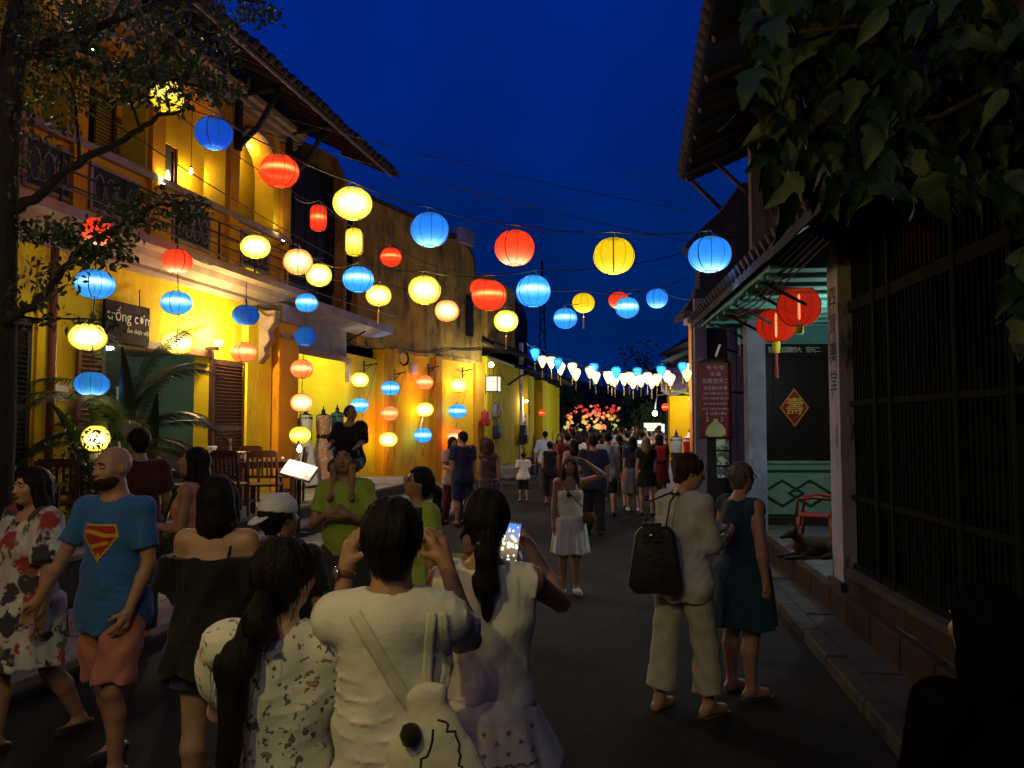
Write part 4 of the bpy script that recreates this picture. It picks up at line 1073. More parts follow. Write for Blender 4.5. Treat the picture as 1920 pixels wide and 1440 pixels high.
# ================================================================== LANTERNS
def lantern_mat(name, col, base, hot, mode, hotcol=(1, 0.9, 0.7), z0=-0.1, w=0.07, trans=0.22, tint=None):
    m = bpy.data.materials.new(name); m.use_nodes = True
    N, L = m.node_tree.nodes, m.node_tree.links
    for n in list(N): N.remove(n)
    out = N.new('ShaderNodeOutputMaterial')
    tc = N.new('ShaderNodeTexCoord'); oi = N.new('ShaderNodeObjectInfo')
    sep = N.new('ShaderNodeSeparateXYZ'); L.new(tc.outputs['Object'], sep.inputs[0])
    lw = N.new('ShaderNodeLayerWeight'); lw.inputs[0].default_value = 0.5      # cloth passes most light where the bulb lies straight behind it
    def math_(op, a, b=None):
        n = N.new('ShaderNodeMath'); n.operation = op
        for i, v in enumerate((a, b)):
            if v is None: continue
            if isinstance(v, (int, float)): n.inputs[i].default_value = v
            else: L.new(v, n.inputs[i])
        return n.outputs[0]
    if mode == 'b':      # bulb hanging near the mouth: glow falls off with the distance from it
        vm = N.new('ShaderNodeVectorMath'); vm.operation = 'DISTANCE'
        L.new(tc.outputs['Object'], vm.inputs[0]); vm.inputs[1].default_value = (0, 0, z0)
        d = math_('DIVIDE', vm.outputs[1], w)
    elif mode == 'f': d = math_('DIVIDE', math_('SUBTRACT', sep.outputs[2], z0), w)
    else:                # satin weave: bright band at the bulb's height
        d = math_('DIVIDE', math_('SUBTRACT', sep.outputs[2], z0), w)
    g = math_('EXPONENT', math_('MULTIPLY', math_('MULTIPLY', d, d), -1.0))
    ce = math_('POWER', math_('SUBTRACT', 1.0, lw.outputs['Facing']), 1.3)
    if mode == 'f': g = math_('MULTIPLY', math_('POWER', ce, 1.6), math_('ADD', math_('MULTIPLY', g, 0.6), 0.4))
    elif mode == 'c': g = math_('MULTIPLY', g, math_('ADD', math_('MULTIPLY', ce, 0.85), 0.15))
    wv = N.new('ShaderNodeTexNoise'); wv.inputs['Scale'].default_value = 9; wv.inputs['Detail'].default_value = 3
    mp = N.new('ShaderNodeMapping'); mp.inputs['Scale'].default_value = (1, 1, 6); L.new(tc.outputs['Object'], mp.inputs[0]); L.new(mp.outputs[0], wv.inputs[0])
    var = math_('ADD', math_('MULTIPLY', wv.outputs[0], 0.5), 0.75)
    rnd = math_('ADD', math_('MULTIPLY', oi.outputs['Random'], 0.35), 0.82)
    mixc = N.new('ShaderNodeMix'); mixc.data_type = 'RGBA'
    mixc.inputs[6].default_value = c4(col); mixc.inputs[7].default_value = c4(hotcol)
    L.new(math_('MINIMUM', math_('MULTIPLY', g, 0.9), 1.0), mixc.inputs[0])
    em = N.new('ShaderNodeEmission'); L.new(mixc.outputs[2], em.inputs[0])
    L.new(math_('MULTIPLY', math_('MULTIPLY', math_('ADD', math_('MULTIPLY', g, hot), base), var), rnd), em.inputs[1])
    tr = N.new('ShaderNodeBsdfTransparent'); tr.inputs[0].default_value = c4(tint or tuple(min(1, 0.35 + 0.65 * c) for c in col))
    tl = N.new('ShaderNodeBsdfDiffuse'); tl.inputs[0].default_value = c4(tuple(0.25 * c for c in col))
    ad = N.new('ShaderNodeAddShader'); L.new(em.outputs[0], ad.inputs[0]); L.new(tl.outputs[0], ad.inputs[1])
    mx = N.new('ShaderNodeMixShader'); mx.inputs[0].default_value = 1 - trans
    L.new(tr.outputs[0], mx.inputs[1]); L.new(ad.outputs[0], mx.inputs[2]); L.new(mx.outputs[0], out.inputs[0])
    return m
LM = {
    'blue_b': lantern_mat('silk_blue_low_bulb', (0.035, 0.32, 0.86), 0.66, 6, 'b', (0.55, 0.95, 1.0), -0.17, 0.15),
    'blue_c': lantern_mat('silk_blue_band', (0.05, 0.42, 0.97), 0.82, 2.4, 'c', (0.6, 0.97, 1.0), 0.01, 0.05),
    'dblue_b': lantern_mat('silk_deep_blue', (0.015, 0.14, 0.62), 0.40, 9, 'b', (0.7, 0.9, 1.0), -0.19, 0.07),
    'red_b': lantern_mat('silk_red_low_bulb', (0.95, 0.065, 0.014), 0.78, 8, 'b', (1.0, 0.62, 0.28), -0.18, 0.16),
    'red_c': lantern_mat('silk_red_band', (0.95, 0.075, 0.02), 0.8, 1.9, 'c', (1.0, 0.50, 0.12), 0.0, 0.035),
    'ora_c': lantern_mat('silk_orange_band', (1.0, 0.24, 0.06), 0.95, 1.8, 'c', (1.0, 0.62, 0.26), 0.01, 0.06),
    'yel_b': lantern_mat('silk_yellow_low_bulb', (0.85, 0.62, 0.01), 0.85, 3.5, 'b', (1.0, 0.88, 0.30), -0.14, 0.14),
    'yel_c': lantern_mat('silk_yellow_band', (0.85, 0.66, 0.03), 0.95, 1.4, 'c', (1.0, 0.90, 0.30), 0.01, 0.10),
    'yw': lantern_mat('silk_yellow_overbright', (0.95, 0.72, 0.04), 0.95, 3.6, 'f', (1.0, 0.95, 0.50), -0.03, 0.16),
    'oyw': lantern_mat('silk_orange_overbright', (1.0, 0.34, 0.08), 0.95, 3.0, 'f', (1.0, 0.85, 0.40), 0.0, 0.14),
}
LIGHTC = {'blue': (0.25, 0.6, 1.0), 'dblue': (0.3, 0.55, 1.0), 'red': (1.0, 0.22, 0.08), 'ora': (1.0, 0.42, 0.12), 'yel': (1.0, 0.78, 0.22), 'yw': (1.0, 0.86, 0.44), 'oyw': (1.0, 0.68, 0.25)}
M_rib = pmat('lantern_rib', (0.03, 0.02, 0.02), rough=0.6)
M_tassel = pmat('tassel_thread', (0.55, 0.30, 0.06), rough=0.8, sheen=0.3)
M_tasselr = pmat('red_tassel_thread', (0.30, 0.02, 0.03), rough=0.8, sheen=0.3)
def prof_round(r, h, pts=14, cut=0.30):
    out = []
    for k in range(pts + 1):
        a = -math.pi / 2 + cut + (math.pi - 2 * cut) * k / pts
        out.append((r * math.cos(a) ** 0.9, h * math.sin(a) / math.sin(math.pi / 2 - cut)))
    return out
LANT = {}
LGAIN = 1.25
def lantern_meshes(shape, hr):
    key = (shape, hr)
    if key in LANT: return LANT[key]
    if shape == 'round': pr = prof_round(0.25, 0.25 * hr)
    elif shape == 'cyl': pr = [(0.06, -0.2), (0.105, -0.175), (0.125, -0.13), (0.125, 0.13), (0.105, 0.175), (0.06, 0.2)]
    else: pr = [(0.04, -0.22), (0.075, -0.15), (0.135, -0.02), (0.17, 0.08), (0.165, 0.14), (0.13, 0.19), (0.07, 0.21)]
    me = MB().lathe(pr, 28, caps=False).mesh('shade')
    ribs = MB(); nr = 10
    for k in range(nr):
        a = 2 * math.pi * k / nr + 0.2
        ribs.tube([((r + 0.002) * math.cos(a), (r + 0.002) * math.sin(a), z) for r, z in pr], 0.0028 if k % 5 else 0.0065, 4, caps=False)
    rt = pr[-1][0]; zt = pr[-1][1]; rb = pr[0][0]; zb = pr[0][1]
    for (rr, zz) in ((rt, zt), (rb, zb)):
        ribs.tube([(rr * math.cos(t * math.pi / 10), rr * math.sin(t * math.pi / 10), zz) for t in range(21)], 0.006, 5, caps=False)
    rm_ = ribs.mesh('ribs')
    rm_.materials.append(M_rib)
    hk = MB().tube([(-rt, 0, zt), (-rt * 0.4, 0, zt + 0.07), (0, 0, zt + 0.085), (rt * 0.4, 0, zt + 0.07), (rt, 0, zt)], 0.004, 5)
    hm = hk.mesh('hanger'); hm.materials.append(M_rib)
    ts = MB().tube([(0, 0, zb), (0, 0, zb - 0.10)], 0.004, 5).lathe([(0.004, zb - 0.08), (0.018, zb - 0.11), (0.014, zb - 0.13), (0.02, zb - 0.36), (0.003, zb - 0.365)], 8)
    tm_ = ts.mesh('tassel'); tm_.materials.append(M_tassel)
    sk = MB().lathe([(0.004, 0.02), (0.022, 0.015), (0.030, -0.02), (0.018, -0.05), (0.002, -0.055)], 12).mesh('bulb')
    LANT[key] = (me, rm_, hm, tm_, sk, zt, zb)
    return LANT[key]
SHADES = {}
TOPS = {}
def lantern(px, py, w, h, kind, label, D=None, F=None, n=None, tassel=False, power=9.0, shape='round', group='silk lanterns over the street', tilt=0.0, cord=None, dia=0.50, key=None, name='lantern', small=False, lcol=None):
    hr = round((h / w) * 20) / 20 if shape == 'round' else 1.0
    if shape == 'cyl': dia = 0.25; 
    me, rm_, hm, tm_, sk, zt, zb = lantern_meshes(shape, hr)
    mt = LM[kind]
    kk = (me.name, kind)
    if kk not in SHADES:
        m2 = me.copy(); m2.materials.append(mt); SHADES[kk] = m2
    if F is not None:
        hh = F.hit(px, py, n); loc = F.w(n, hh[0], hh[1])
    else:
        if D is None: D = dia * 1450 / w
        loc = at(px, py, D)
    sc_ = w * (loc.y * CP + (loc.z - CAMZ) * SP) / 1450 / (0.5 if shape == 'round' else 0.25 if shape == 'cyl' else 0.34)
    e = empty(name, loc, random.uniform(0, 6.28), label=label, cat='lantern', group=group)
    e.scale = (sc_, sc_, sc_)
    if tilt: e.rotation_euler = (tilt, 0, e.rotation_euler.z)
    link('shade', SHADES[kk], None, e)
    if not small:
        ro = link('ribs', rm_, None, e); ro['kind'] = 'stuff'
        link('hanger', hm, None, e)
    if tassel: link('tassel', tm_, None, e)
    if cord:
        MB().tube([(0, 0, zt + 0.08), (0, 0, (zt + cord) / 1)], 0.004, 5).build('cord', M_wire, e)
    if power:
        fam = kind.split('_')[0]
        z0 = -0.13 if kind.endswith('_b') else 0.0
        lamp('lantern_light', (0, 0, z0), power * LGAIN, lcol or LIGHTC[fam], 0.028, parent=e)
    if key: TOPS[key] = loc + Vector((0, 0, (zt + 0.085) * sc_))
    return e
S = 'round'
OV = 'silk lanterns over the street'
L_ = [
 (401,250,68,58,'dblue_b','deep blue lantern with a white hot bulb, highest blue lantern before the yellow loggia',None,0,'a1'),
 (524,321,72,57,'red_c','red lantern with a bright band hanging in front of the last loggia arch',None,0,'a2'),
 (661,382,73,60,'yw','large glowing yellow lantern below the end of the tiled eaves',None,0,'a3'),
 (806,431,72,60,'blue_b','large blue lantern lit from below against the weathered gable',None,0,'a4'),
 (965,465,75,63,'red_b','large red lantern lit from below, alone against the blue sky',None,0,'a5'),
 (1151,480,77,67,'yel_b','large yellow lantern with glowing base, alone in the sky right of the red one',None,0,'a6'),
 (1331,477,80,66,'blue_b','large blue lantern nearest the dark right hand roof',None,0,'a7'),
 (733,482,40,34,'red_c','small red lantern before the dark gable wall under the large blue one',None,0,'b1'),
 (479,463,55,42,'yw','bright yellow lantern just under the loggia rail',None,0,'b2'),
 (463,522,47,40,'yel_b','plain yellow lantern hanging under the bright one at the ledge',None,0,'b3'),
 (559,491,54,46,'oyw','orange white lantern overlapping a yellow one beside the corner pillar top',None,0,'c1'),
 (598,516,48,40,'yw','yellow lantern half behind the orange white lantern',None,0,'c2'),
 (672,524,58,47,'blue_c','blue lantern with torn trim below the yellow cylinder lantern',None,0,'c3'),
 (710,554,48,38,'yw','white yellow lantern with long tassel right of the torn blue one',None,1,'c4'),
 (796,544,61,52,'yw','big pale yellow lantern in front of the weathered wall centre',None,0,'c5'),
 (838,583,46,38,'oyw','small orange white lantern below and right of the big pale yellow one',None,0,'c6'),
 (901,540,40,33,'red_b','red lantern mostly hidden behind another red one',13.5,0,'d0'),
 (917,554,65,55,'red_c','red lantern with bright band in front of a hidden red one',None,0,'c7'),
 (949,602,46,38,'yw','white yellow lantern with tassel at the right edge of the weathered house',None,1,'c8'),
 (1000,546,64,58,'blue_c','light blue lantern with bright band at the street centre',None,0,'c9'),
 (1060,597,44,37,'blue_c','small light blue lantern lower right of the banded blue one',None,0,'e1'),
 (1094,568,42,36,'yel_b','small yellow lantern with tassel over the street centre',None,1,'e2'),
 (1160,563,38,30,'red_b','small red lantern half hidden by a blue one over the street',None,0,'e3'),
 (1176,577,44,38,'blue_c','light blue lantern covering a small red one',None,0,'e4'),
 (1232,559,40,36,'blue_b','small blue lantern with glowing tip, rightmost of the middle string',None,0,'e5'),
]
for (px, py, w, h, k, lb, D, ts, key) in L_:
    pw = 42 if w > 60 else 28
    lantern(px, py, w, h, k, lb, D=D, tassel=bool(ts), power=pw, key=key)
LF = [
 (332,490,55,45,'red_b','pinkish red lantern hanging above a blue one over the restaurant door',0.7,'f1',14),
 (331,568,56,43,'blue_c','light blue lantern under the pinkish red one over the restaurant door',0.7,'f2',10),
 (334,641,60,45,'yw','glaring white yellow lantern lowest over the restaurant door, behind palm tips',0.7,'f3',16),
 (178,533,70,52,'blue_c','light blue lantern crossed by a leafy twig at the left wall',0.8,'f4',10),
 (165,632,66,50,'yw','glaring pale yellow lantern behind the upper palm frond at left',0.8,'f5',16),
 (575,568,42,34,'blue_c','light blue lantern topmost in the column beside the orange pillar',0.9,'g1',7),
 (572,631,40,34,'dblue_b','deep blue lantern second in the column beside the orange pillar',0.9,'g2',7),
 (566,692,42,34,'ora_c','upper of two orange lanterns in the column before the clothes shop',0.9,'g3',7),
 (566,755,42,34,'oyw','lower of two orange lanterns in the column before the clothes shop',0.9,'g4',7),
 (563,816,40,32,'yel_c','lime yellow lantern lowest in the column before the clothes shop',0.9,'g5',7),
 (461,591,48,36,'dblue_b','deep blue lantern with white bulb on the curled iron hook',0.75,'h1',8),
 (457,660,46,36,'ora_c','orange red lantern with tassel beside the bright wall lamp',0.75,'h2',8),
 (183,435,52,52,'red_b','red lantern hidden behind leafy twigs at the left ledge',1.6,'i1',30),
 (313,180,60,60,'yel_c','yellow lantern speckled by leaves in front of the loggia',1.8,'i2',22),
 (172,720,62,42,'blue_b','blue lantern showing through the palm frond at left',1.0,'f6',8),
 (180,822,50,48,'yw','yellow lantern low behind the palm foliage',1.2,'f7',10),
]
for (px, py, w, h, k, lb, n, key, pw) in LF:
    lantern(px, py, w, h, k, lb, F=A, n=n, power=pw, key=key, tassel=(key == 'h2'), group='lanterns hung along the yellow house')
lantern(597, 409, 30, 48, 'red_c', 'red cylindrical lantern in front of the black upper shutters', D=12.0, shape='cyl', key='y1', power=10, group='cylindrical lanterns')
lantern(664, 454, 32, 50, 'yel_c', 'yellow cylindrical lantern below the large glowing yellow one', D=11.5, shape='cyl', key='y2', power=10, group='cylindrical lanterns')
# columns on the lantern wall
cols = [
 (675, 'A', 1, [(675,712,33,27,'yw','top yellow'), (674,760,34,26,'blue_c','middle blue'), (677,807,32,25,'ora_c','bottom pink orange')], 'first lantern column from the left, beside the clothes shop'),
 (732, 'B', 2, [(732,728,35,27,'blue_c','top blue'), (730,775,33,26,'ora_c','middle orange'), (728,824,35,27,'yw','bottom yellow')], 'second lantern column, at the wall corner'),
 (796, 'B', 3, [(796,717,33,27,'ora_c','top orange'), (796,768,34,26,'yw','middle yellow'), (793,816,34,27,'blue_c','bottom blue')], 'third lantern column, beside the bamboo pole'),
 (860, 'B', 4, [(860,722,35,27,'yw','top yellow'), (858,771,34,26,'blue_c','middle blue'), (855,818,34,26,'ora_c','bottom orange')], 'fourth lantern column, above the embracing couple'),
]
for (px, f, i, ls, lb) in cols:
    F = A if f == 'A' else B
    hb = F.hit(px + 8, ls[0][1] - 26, 0.02)
    br = empty('lantern_bracket', (F.o[0], F.o[1], 0), F.rz, label='small iron bracket holding the ' + lb, cat='bracket', group='iron brackets on the lantern wall')
    MB().box(0.0, 0.03, hb[0] - 0.015, hb[0] + 0.015, hb[1] - 0.22, hb[1] + 0.14).build('back_plate', M_iron, br)
    MB().tube([(0.02, hb[0], hb[1]), (0.42, hb[0] - 0.03, hb[1] + 0.06)], 0.018, 6).tube([(0.02, hb[0], hb[1] - 0.15), (0.25, hb[0] - 0.02, hb[1] + 0.03)], 0.012, 5).build('arm', M_iron, br)
    top = None
    for j, (x, y, w, h, k, l2) in enumerate(ls):
        e = lantern(x, y, w, h, k, l2 + ' lantern of the ' + lb, F=F, n=0.40, power=42, group='lantern columns on the ochre wall', key=f'w{i}{j}', tassel=(j == 2))
    pts = [F.w(0.40, hb[0] - 0.03, hb[1] + 0.05)] + [TOPS[f'w{i}{j}'] + Vector((0, 0, -0.0 if j < 2 else -0.0)) for j in range(3)]
    tag(MB().tube([pts[0], pts[3]], 0.006, 5).build('hanging_cord', M_wire), 'thin cord carrying the ' + lb, 'cord', 'hanging cords')
# big red porch lanterns
for (px, py, w, h, D, lb) in ((1498, 575, 80, 70, 9.0, 'nearer and higher big red porch lantern touching the corner pillar'), (1455, 610, 72, 60, 10.3, 'farther and lower big red porch lantern with yellow tag and red tassel')):
    mt = LM.setdefault('porch', lantern_mat('red_gauze', (0.75, 0.03, 0.008), 0.42, 3.0, 'b', (1.0, 0.25, 0.05), 0.0, 0.10, trans=0.25))
    e = lantern(px, py, w, h, 'red_b', lb, D=D, power=0, group='red porch lanterns')
    sh = [c for c in e.children if c.name.startswith('shade')][0]
    sh.data = sh.data.copy(); sh.data.materials.clear(); sh.data.materials.append(mt)
    MB().lathe([(0.004, -0.16), (0.013, -0.13), (0.013, 0.13), (0.004, 0.16)], 10).build('tube_bulb', emat('red_lantern_tube', (1.0, 0.45, 0.15), 12), e)
    MB().lathe([(0.09, 0.19), (0.10, 0.215), (0.06, 0.235), (0.01, 0.24)], 16).build('cap', M_iron, e)
    MB().tube([(0, 0, 0.24), (0, 0, 0.62)], 0.006, 5).build('cord', M_wire, e)
    if D > 9.5:
        MB().lathe([(0.045, -0.36), (0.05, -0.30), (0.05, -0.22), (0.04, -0.20)], 12).build('yellow_tag', pmat('yellow_tag', (0.5, 0.45, 0.03)), e)
        MB().lathe([(0.01, -0.36), (0.02, -0.42), (0.015, -0.46), (0.020, -0.68), (0.003, -0.69)], 8).build('tassel', M_tasselr, e)
    else:
        MB().lathe([(0.045, -0.32), (0.05, -0.28), (0.05, -0.22), (0.04, -0.20)], 12).build('yellow_tag', pmat('yellow_tag', (0.5, 0.45, 0.03)), e)
    lamp('lantern_light', (0, 0, 0), 3.2, (1.0, 0.12, 0.03), 0.05, parent=e)
# faint red lantern behind the grille
e = lantern(1728, 462, 66, 64, 'red_b', 'dim unlit looking red lantern behind the dark grille', D=6.2, power=0, group='red porch lanterns')
sh = [c for c in e.children if c.name.startswith('shade')][0]
sh.data = sh.data.copy(); sh.data.materials.clear(); sh.data.materials.append(lantern_mat('dim_red_gauze', (0.5, 0.03, 0.01), 0.02, 0.12, 'b', (1, 0.3, 0.05), 0.0, 0.06, trans=0.1))
# far string of tulip lanterns
far = [(1003,664,'blue_c'),(1017,678,'yw'),(1034,680,'yw'),(1046,682,'blue_c'),(1051,691,'yw'),(1073,691,'yw'),(1080,702,'yw'),(1106,698,'yw'),(1113,692,'blue_c'),(1117,708,'yw'),(1140,707,'yw'),(1147,711,'yw'),(1155,699,'blue_c'),(1153,714,'yw'),
       (1170,711,'yw'),(1180,709,'yw'),(1187,717,'yw'),(1195,700,'blue_c'),(1202,714,'yw'),(1214,709,'oyw'),(1222,717,'yw'),(1232,712,'yw'),(1240,697,'blue_c'),(1249,705,'oyw'),(1257,712,'yw'),(1280,690,'blue_c'),(1291,692,'oyw'),(1288,704,'yel_c')]
LM['tyw'] = lantern_mat('tulip_white_silk', (1.0, 0.80, 0.35), 0.95, 2.2, 'f', (1.0, 0.97, 0.8), 0.05, 0.12)
LM['tblue'] = lantern_mat('tulip_blue_silk', (0.03, 0.33, 0.95), 0.8, 1.4, 'f', (0.1, 0.75, 1.0), 0.05, 0.12)
LM['toyw'] = lantern_mat('tulip_pink_silk', (1.0, 0.50, 0.35), 1.0, 2.0, 'f', (1.0, 0.9, 0.75), 0.05, 0.12)
LM['tyel'] = lantern_mat('tulip_lime_silk', (0.5, 0.85, 0.35), 1.2, 1.0, 'b', (0.8, 1.0, 0.6), 0.0, 0.15)
LIGHTC.update({'tyw': (1, 0.9, 0.6), 'tblue': (0.2, 0.6, 1), 'toyw': (1, 0.75, 0.6), 'tyel': (0.7, 1, 0.5)})
for i, (px, py, k) in enumerate(far):
    kk = {'blue_c': 'tblue', 'yw': 'tyw', 'oyw': 'toyw', 'yel_c': 'tyel'}[k]
    colr = {'tblue': 'blue', 'tyw': 'white', 'toyw': 'pinkish white', 'tyel': 'lime'}[kk]
    pos = ['leftmost'] if i == 0 else []
    ordn = ['first', 'second', 'third', 'fourth', 'fifth', 'sixth', 'seventh', 'eighth', 'ninth', 'tenth', 'eleventh', 'twelfth', 'thirteenth', 'fourteenth'][i if i < 14 else 27 - i]
    lb = f"{colr} tulip lantern, {ordn} from the {'left' if i < 14 else 'right'} on the far string"
    e = lantern(px, py, 18, 20, kk, lb, D=19.0 + (i % 3) * 0.5, shape='tulip', power=(34 if i % 2 == 0 else 0), group='tulip lanterns on the far string', tassel=True, small=True, key=f't{i}')
# far cluster of coloured lanterns
LM['fr'] = emat('far_red_lantern', (0.9, 0.06, 0.03), 0.8); LM['fy'] = emat('far_yellow_lantern', (1.0, 0.55, 0.10), 1.1); LM['fo'] = emat('far_pink_lantern', (1.0, 0.25, 0.12), 1.0)
LM['fg'] = emat('far_green_lantern', (0.6, 0.8, 0.15), 0.8)
rr = random.Random(3)
farme = {}
for k in ('fr', 'fy', 'fo', 'fg'):
    me = MB().lathe(prof_round(0.25, 0.21, 8), 14).mesh('far_lantern'); me.materials.append(LM[k]); farme[k] = me
FN = {'fr': 'red', 'fy': 'warm yellow', 'fo': 'pink orange', 'fg': 'lime green'}
for i in range(125):
    t = rr.random()
    px = 1058 + 106 * rr.random()
    if t < 0.42: py = rr.uniform(760, 786); k = rr.choice(['fr', 'fr', 'fr', 'fo'])
    else: py = rr.uniform(782, 812) - (px - 1058) * 0.05; k = rr.choice(['fy', 'fy', 'fo', 'fg', 'fy', 'fg'])
    D = rr.uniform(46, 62)
    p = at(px, py, D)
    s_ = rr.uniform(0.30, 0.50)
    o = link('lantern', farme[k], None, loc=p, scale=(s_, s_, s_))
    tag(o, f'tiny {FN[k]} lantern in the crowded cluster at the far end of the street', 'lantern', 'tiny lanterns at the far end')
for (px, py, D, c) in ((1085, 790, 52, (1, .5, .2)), (1130, 785, 50, (1, .4, .2)), (1110, 800, 44, (1, .7, .3))):
    pass
# warm columns at street end, white street lamp and lit stall at the right end
for (px, py, k, s_) in ((1121, 800, 'fy', 0.8), (1121, 812, 'fy', 0.75), (1131, 801, 'fo', 0.75), (1131, 812, 'fy', 0.7), (1070, 806, 'fr', 0.7), (1088, 808, 'fg', 0.6)):
    o = link('lantern', farme[k], None, loc=at(px, py, 44), scale=(s_,) * 3)
    tag(o, 'tiny ' + FN[k] + ' lantern hanging low just above the far crowd', 'lantern', 'tiny lanterns at the far end')
e = empty('street_lamp', (0, 0, 0), label='glaring cold white lamp over the far right end of the street', cat='street lamp')
c_ = at(1228, 775, 38)
MB().lathe([(0.001, -0.13), (0.10, -0.09), (0.13, 0.0), (0.10, 0.09), (0.001, 0.13)], 14, Matrix.Translation(c_)).build('globe', emat('street_lamp_globe', (0.75, 0.95, 1.0), 30), e)
MB().tube([c_ + Vector((0, 0, 0.2)), c_ + Vector((0.1, 0, 0.9)), c_ + Vector((1.6, 0, 1.1)), Vector((c_.x + 1.8, c_.y, 0))], 0.05, 6).build('pole', M_iron, e)
lamp('street_light', c_ + Vector((0, -0.35, -0.2)), 700, (0.8, 0.95, 1.0), 0.2, parent=None)
st = empty('lit_stall', (0, 0, 0), label='brightly lit white stall below the glaring lamp at the far right end', cat='stall')
YS = 40
for (px0, px1, py0, py1, nm, m_) in ((1208, 1240, 793, 808, 'lit_panel', emat('stall_panel_warm', (1.0, 0.8, 0.5), 1.1)), (1236, 1246, 795, 812, 'lit_panel', emat('stall_panel_cold', (0.8, 0.95, 1.0), 1.3)), (1205, 1244, 808, 818, 'awning', M_darkwall)):
    a = at(px0, py1, YS); b = at(px1, py0, YS)
    MB().box(a.x, b.x, YS, YS + 0.1 + (1.0 if nm == 'awning' else 0), a.z, b.z).build(nm, m_, st)
a = at(1207, 830, YS)
MB().box(a.x - 0.03, a.x + 0.03, YS, YS + 0.06, 0, a.z + 0.8).build('post', M_iron, st)
MB().box(at(1244, 830, YS).x, at(1244, 830, YS).x + 0.06, YS, YS + 0.06, 0, a.z + 0.8).build('post', M_iron, st)
# red lantern at the corner of the yellow shop, and on house D
lantern(1247, 763, 13, 13, 'red_c', 'small red lantern at the left corner of the upturned eaves', D=21.0, power=6, group='small red lanterns', small=True)
lantern(1016, 774, 12, 12, 'red_c', 'small red lantern on the far left yellow house', D=34.0, power=4, group='small red lanterns', small=True)
# lights that wash the far yellow walls: small wall lamps
def wall_lamp(p, power, label, col=(1, 0.78, 0.35), r=0.07, em=20):
    e = empty('wall_lamp', p, label=label, cat='lamp')
    MB().lathe([(0.001, -r), (r * 0.8, -r * 0.6), (r, 0), (r * 0.8, r * 0.6), (0.001, r)], 12).build('globe', emat('wall_globe_%d' % int(em), col, em), e)
    MB().lathe([(0.01, r), (r * 1.2, r * 1.1), (0.01, r * 1.6)], 10).build('cap', M_iron, e)
    lamp('wall_light', (0, -0.02, -r * 1.4), power, col, r, parent=e)
wall_lamp(at(987, 752, 31.5), 60, 'small warm lamp on the far left yellow house')
wall_lamp(at(1296, 748, 20.8), 45, 'lamp under the grey upturned eaves of the yellow shop', em=3)
# ---------------- strings
def string_(keys, label, pre=None, post=None, sag=0.12, r=0.009):
    pts = ([pre] if pre is not None else []) + [TOPS[k] for k in keys] + ([post] if post is not None else [])
    out = []
    for a, b in zip(pts[:-1], pts[1:]):
        for k in range(10):
            t = k / 10; p = a.lerp(b, t); p.z -= sag * 4 * t * (1 - t) * min(1, (b - a).length / 3)
            out.append(p)
    out.append(pts[-1])
    return tag(MB().tube(out, r, 5).build('lantern_cable', M_wire), label, 'cable', 'cables carrying lanterns')
string_(['a1', 'a2', 'a3', 'a4', 'a5', 'a6', 'a7'], 'long cable of large lanterns from the loggia across to the right roof', pre=A.w(0.6, -13.5, 7.2), post=at(1395, 438, 11.0), sag=0.10)
string_(['b2', 'c1', 'c2', 'c3', 'c5', 'c7', 'c9'], 'cable running from the loggia rail past the corner pillar to the street centre', pre=A.w(0.5, -11.5, 5.45), post=at(1290, 470, 15.5))
string_(['b3', 'c4', 'c6', 'c8', 'e1', 'e3', 'e5'], 'lower cable of small lanterns crossing to the right hand eaves', pre=A.w(0.7, -9.6, 4.6), post=at(1300, 560, 15.0))
string_(['y1', 'b1', 'd0', 'e2', 'e4'], 'cable behind the large blue lantern carrying small ones', pre=A.w(0.1, -5.2, 7.0), post=at(1292, 520, 16))
string_([f't{i}' for i in (0, 5, 9, 14, 19, 22, 25)], 'far sagging cable of tulip lanterns', pre=at(985, 640, 21), post=at(1308, 672, 19), sag=0.1)
for (a, b, lb, r) in ((A.w(0.5, -16, 5.9), at(1300, 395, 15), 'thin wire crossing the dusk sky above the large lanterns', 0.006),
                   (A.w(0.4, -14, 6.3), at(1385, 470, 12.8), 'thin wire crossing in front of the large blue lantern', 0.006),
                   (A.w(0.55, -15, 5.2), A.w(0.8, -0.5, 4.9), 'slack cable along the front of the loggia rail', 0.014),
                   (A.w(0.55, -15, 5.0), A.w(0.7, -4.8, 5.6), 'second slack cable along the loggia rail', 0.010),
                   (A.w(0.3, -16, 6.9), A.w(1.2, -3.8, 5.5), 'cable slanting down across the loggia arches', 0.010),
                   (A.w(0.35, -16, 7.5), A.w(0.9, -3.0, 6.6), 'upper cable slanting across the loggia arches', 0.008)):
    cable('street_wire', [a, b], r, sag=0.25, n=24, label=lb, group='wires over the street')
# hooks and drop cords at the door group
for ks, lb in ((('f1', 'f2', 'f3'), 'drop cord of the three lanterns over the restaurant door'), (('f4', 'f5', 'f6'), 'drop cord of the left wall lanterns'), (('g1', 'g2', 'g3', 'g4', 'g5'), 'drop cord of the lantern column by the orange pillar'), (('h1', 'h2'), 'drop cord of the hook lanterns'), (('y2',), 'drop cord of the yellow cylinder lantern')):
    top = TOPS[ks[0]] + Vector((0, 0, 0.35 if ks[0] not in ('g1',) else 0.6)); bot = TOPS[ks[-1]]
    tag(MB().tube([top, TOPS[ks[0]]] + ([bot] if len(ks) > 1 else []), 0.008, 5).build('hanging_cord', M_wire), lb, 'cord', 'hanging cords')
hk = []
pA_, pB_ = A.hit(486, 560, 0.03), A.hit(461, 575, 0.75)
for t in range(9):
    a = t / 8
    hk.append(A.w(0.03 + 0.72 * a, pA_[0] * (1 - a) + pB_[0] * a, pA_[1] - 0.45 * math.sin(a * math.pi) + (pB_[1] + 0.12 - pA_[1]) * a))
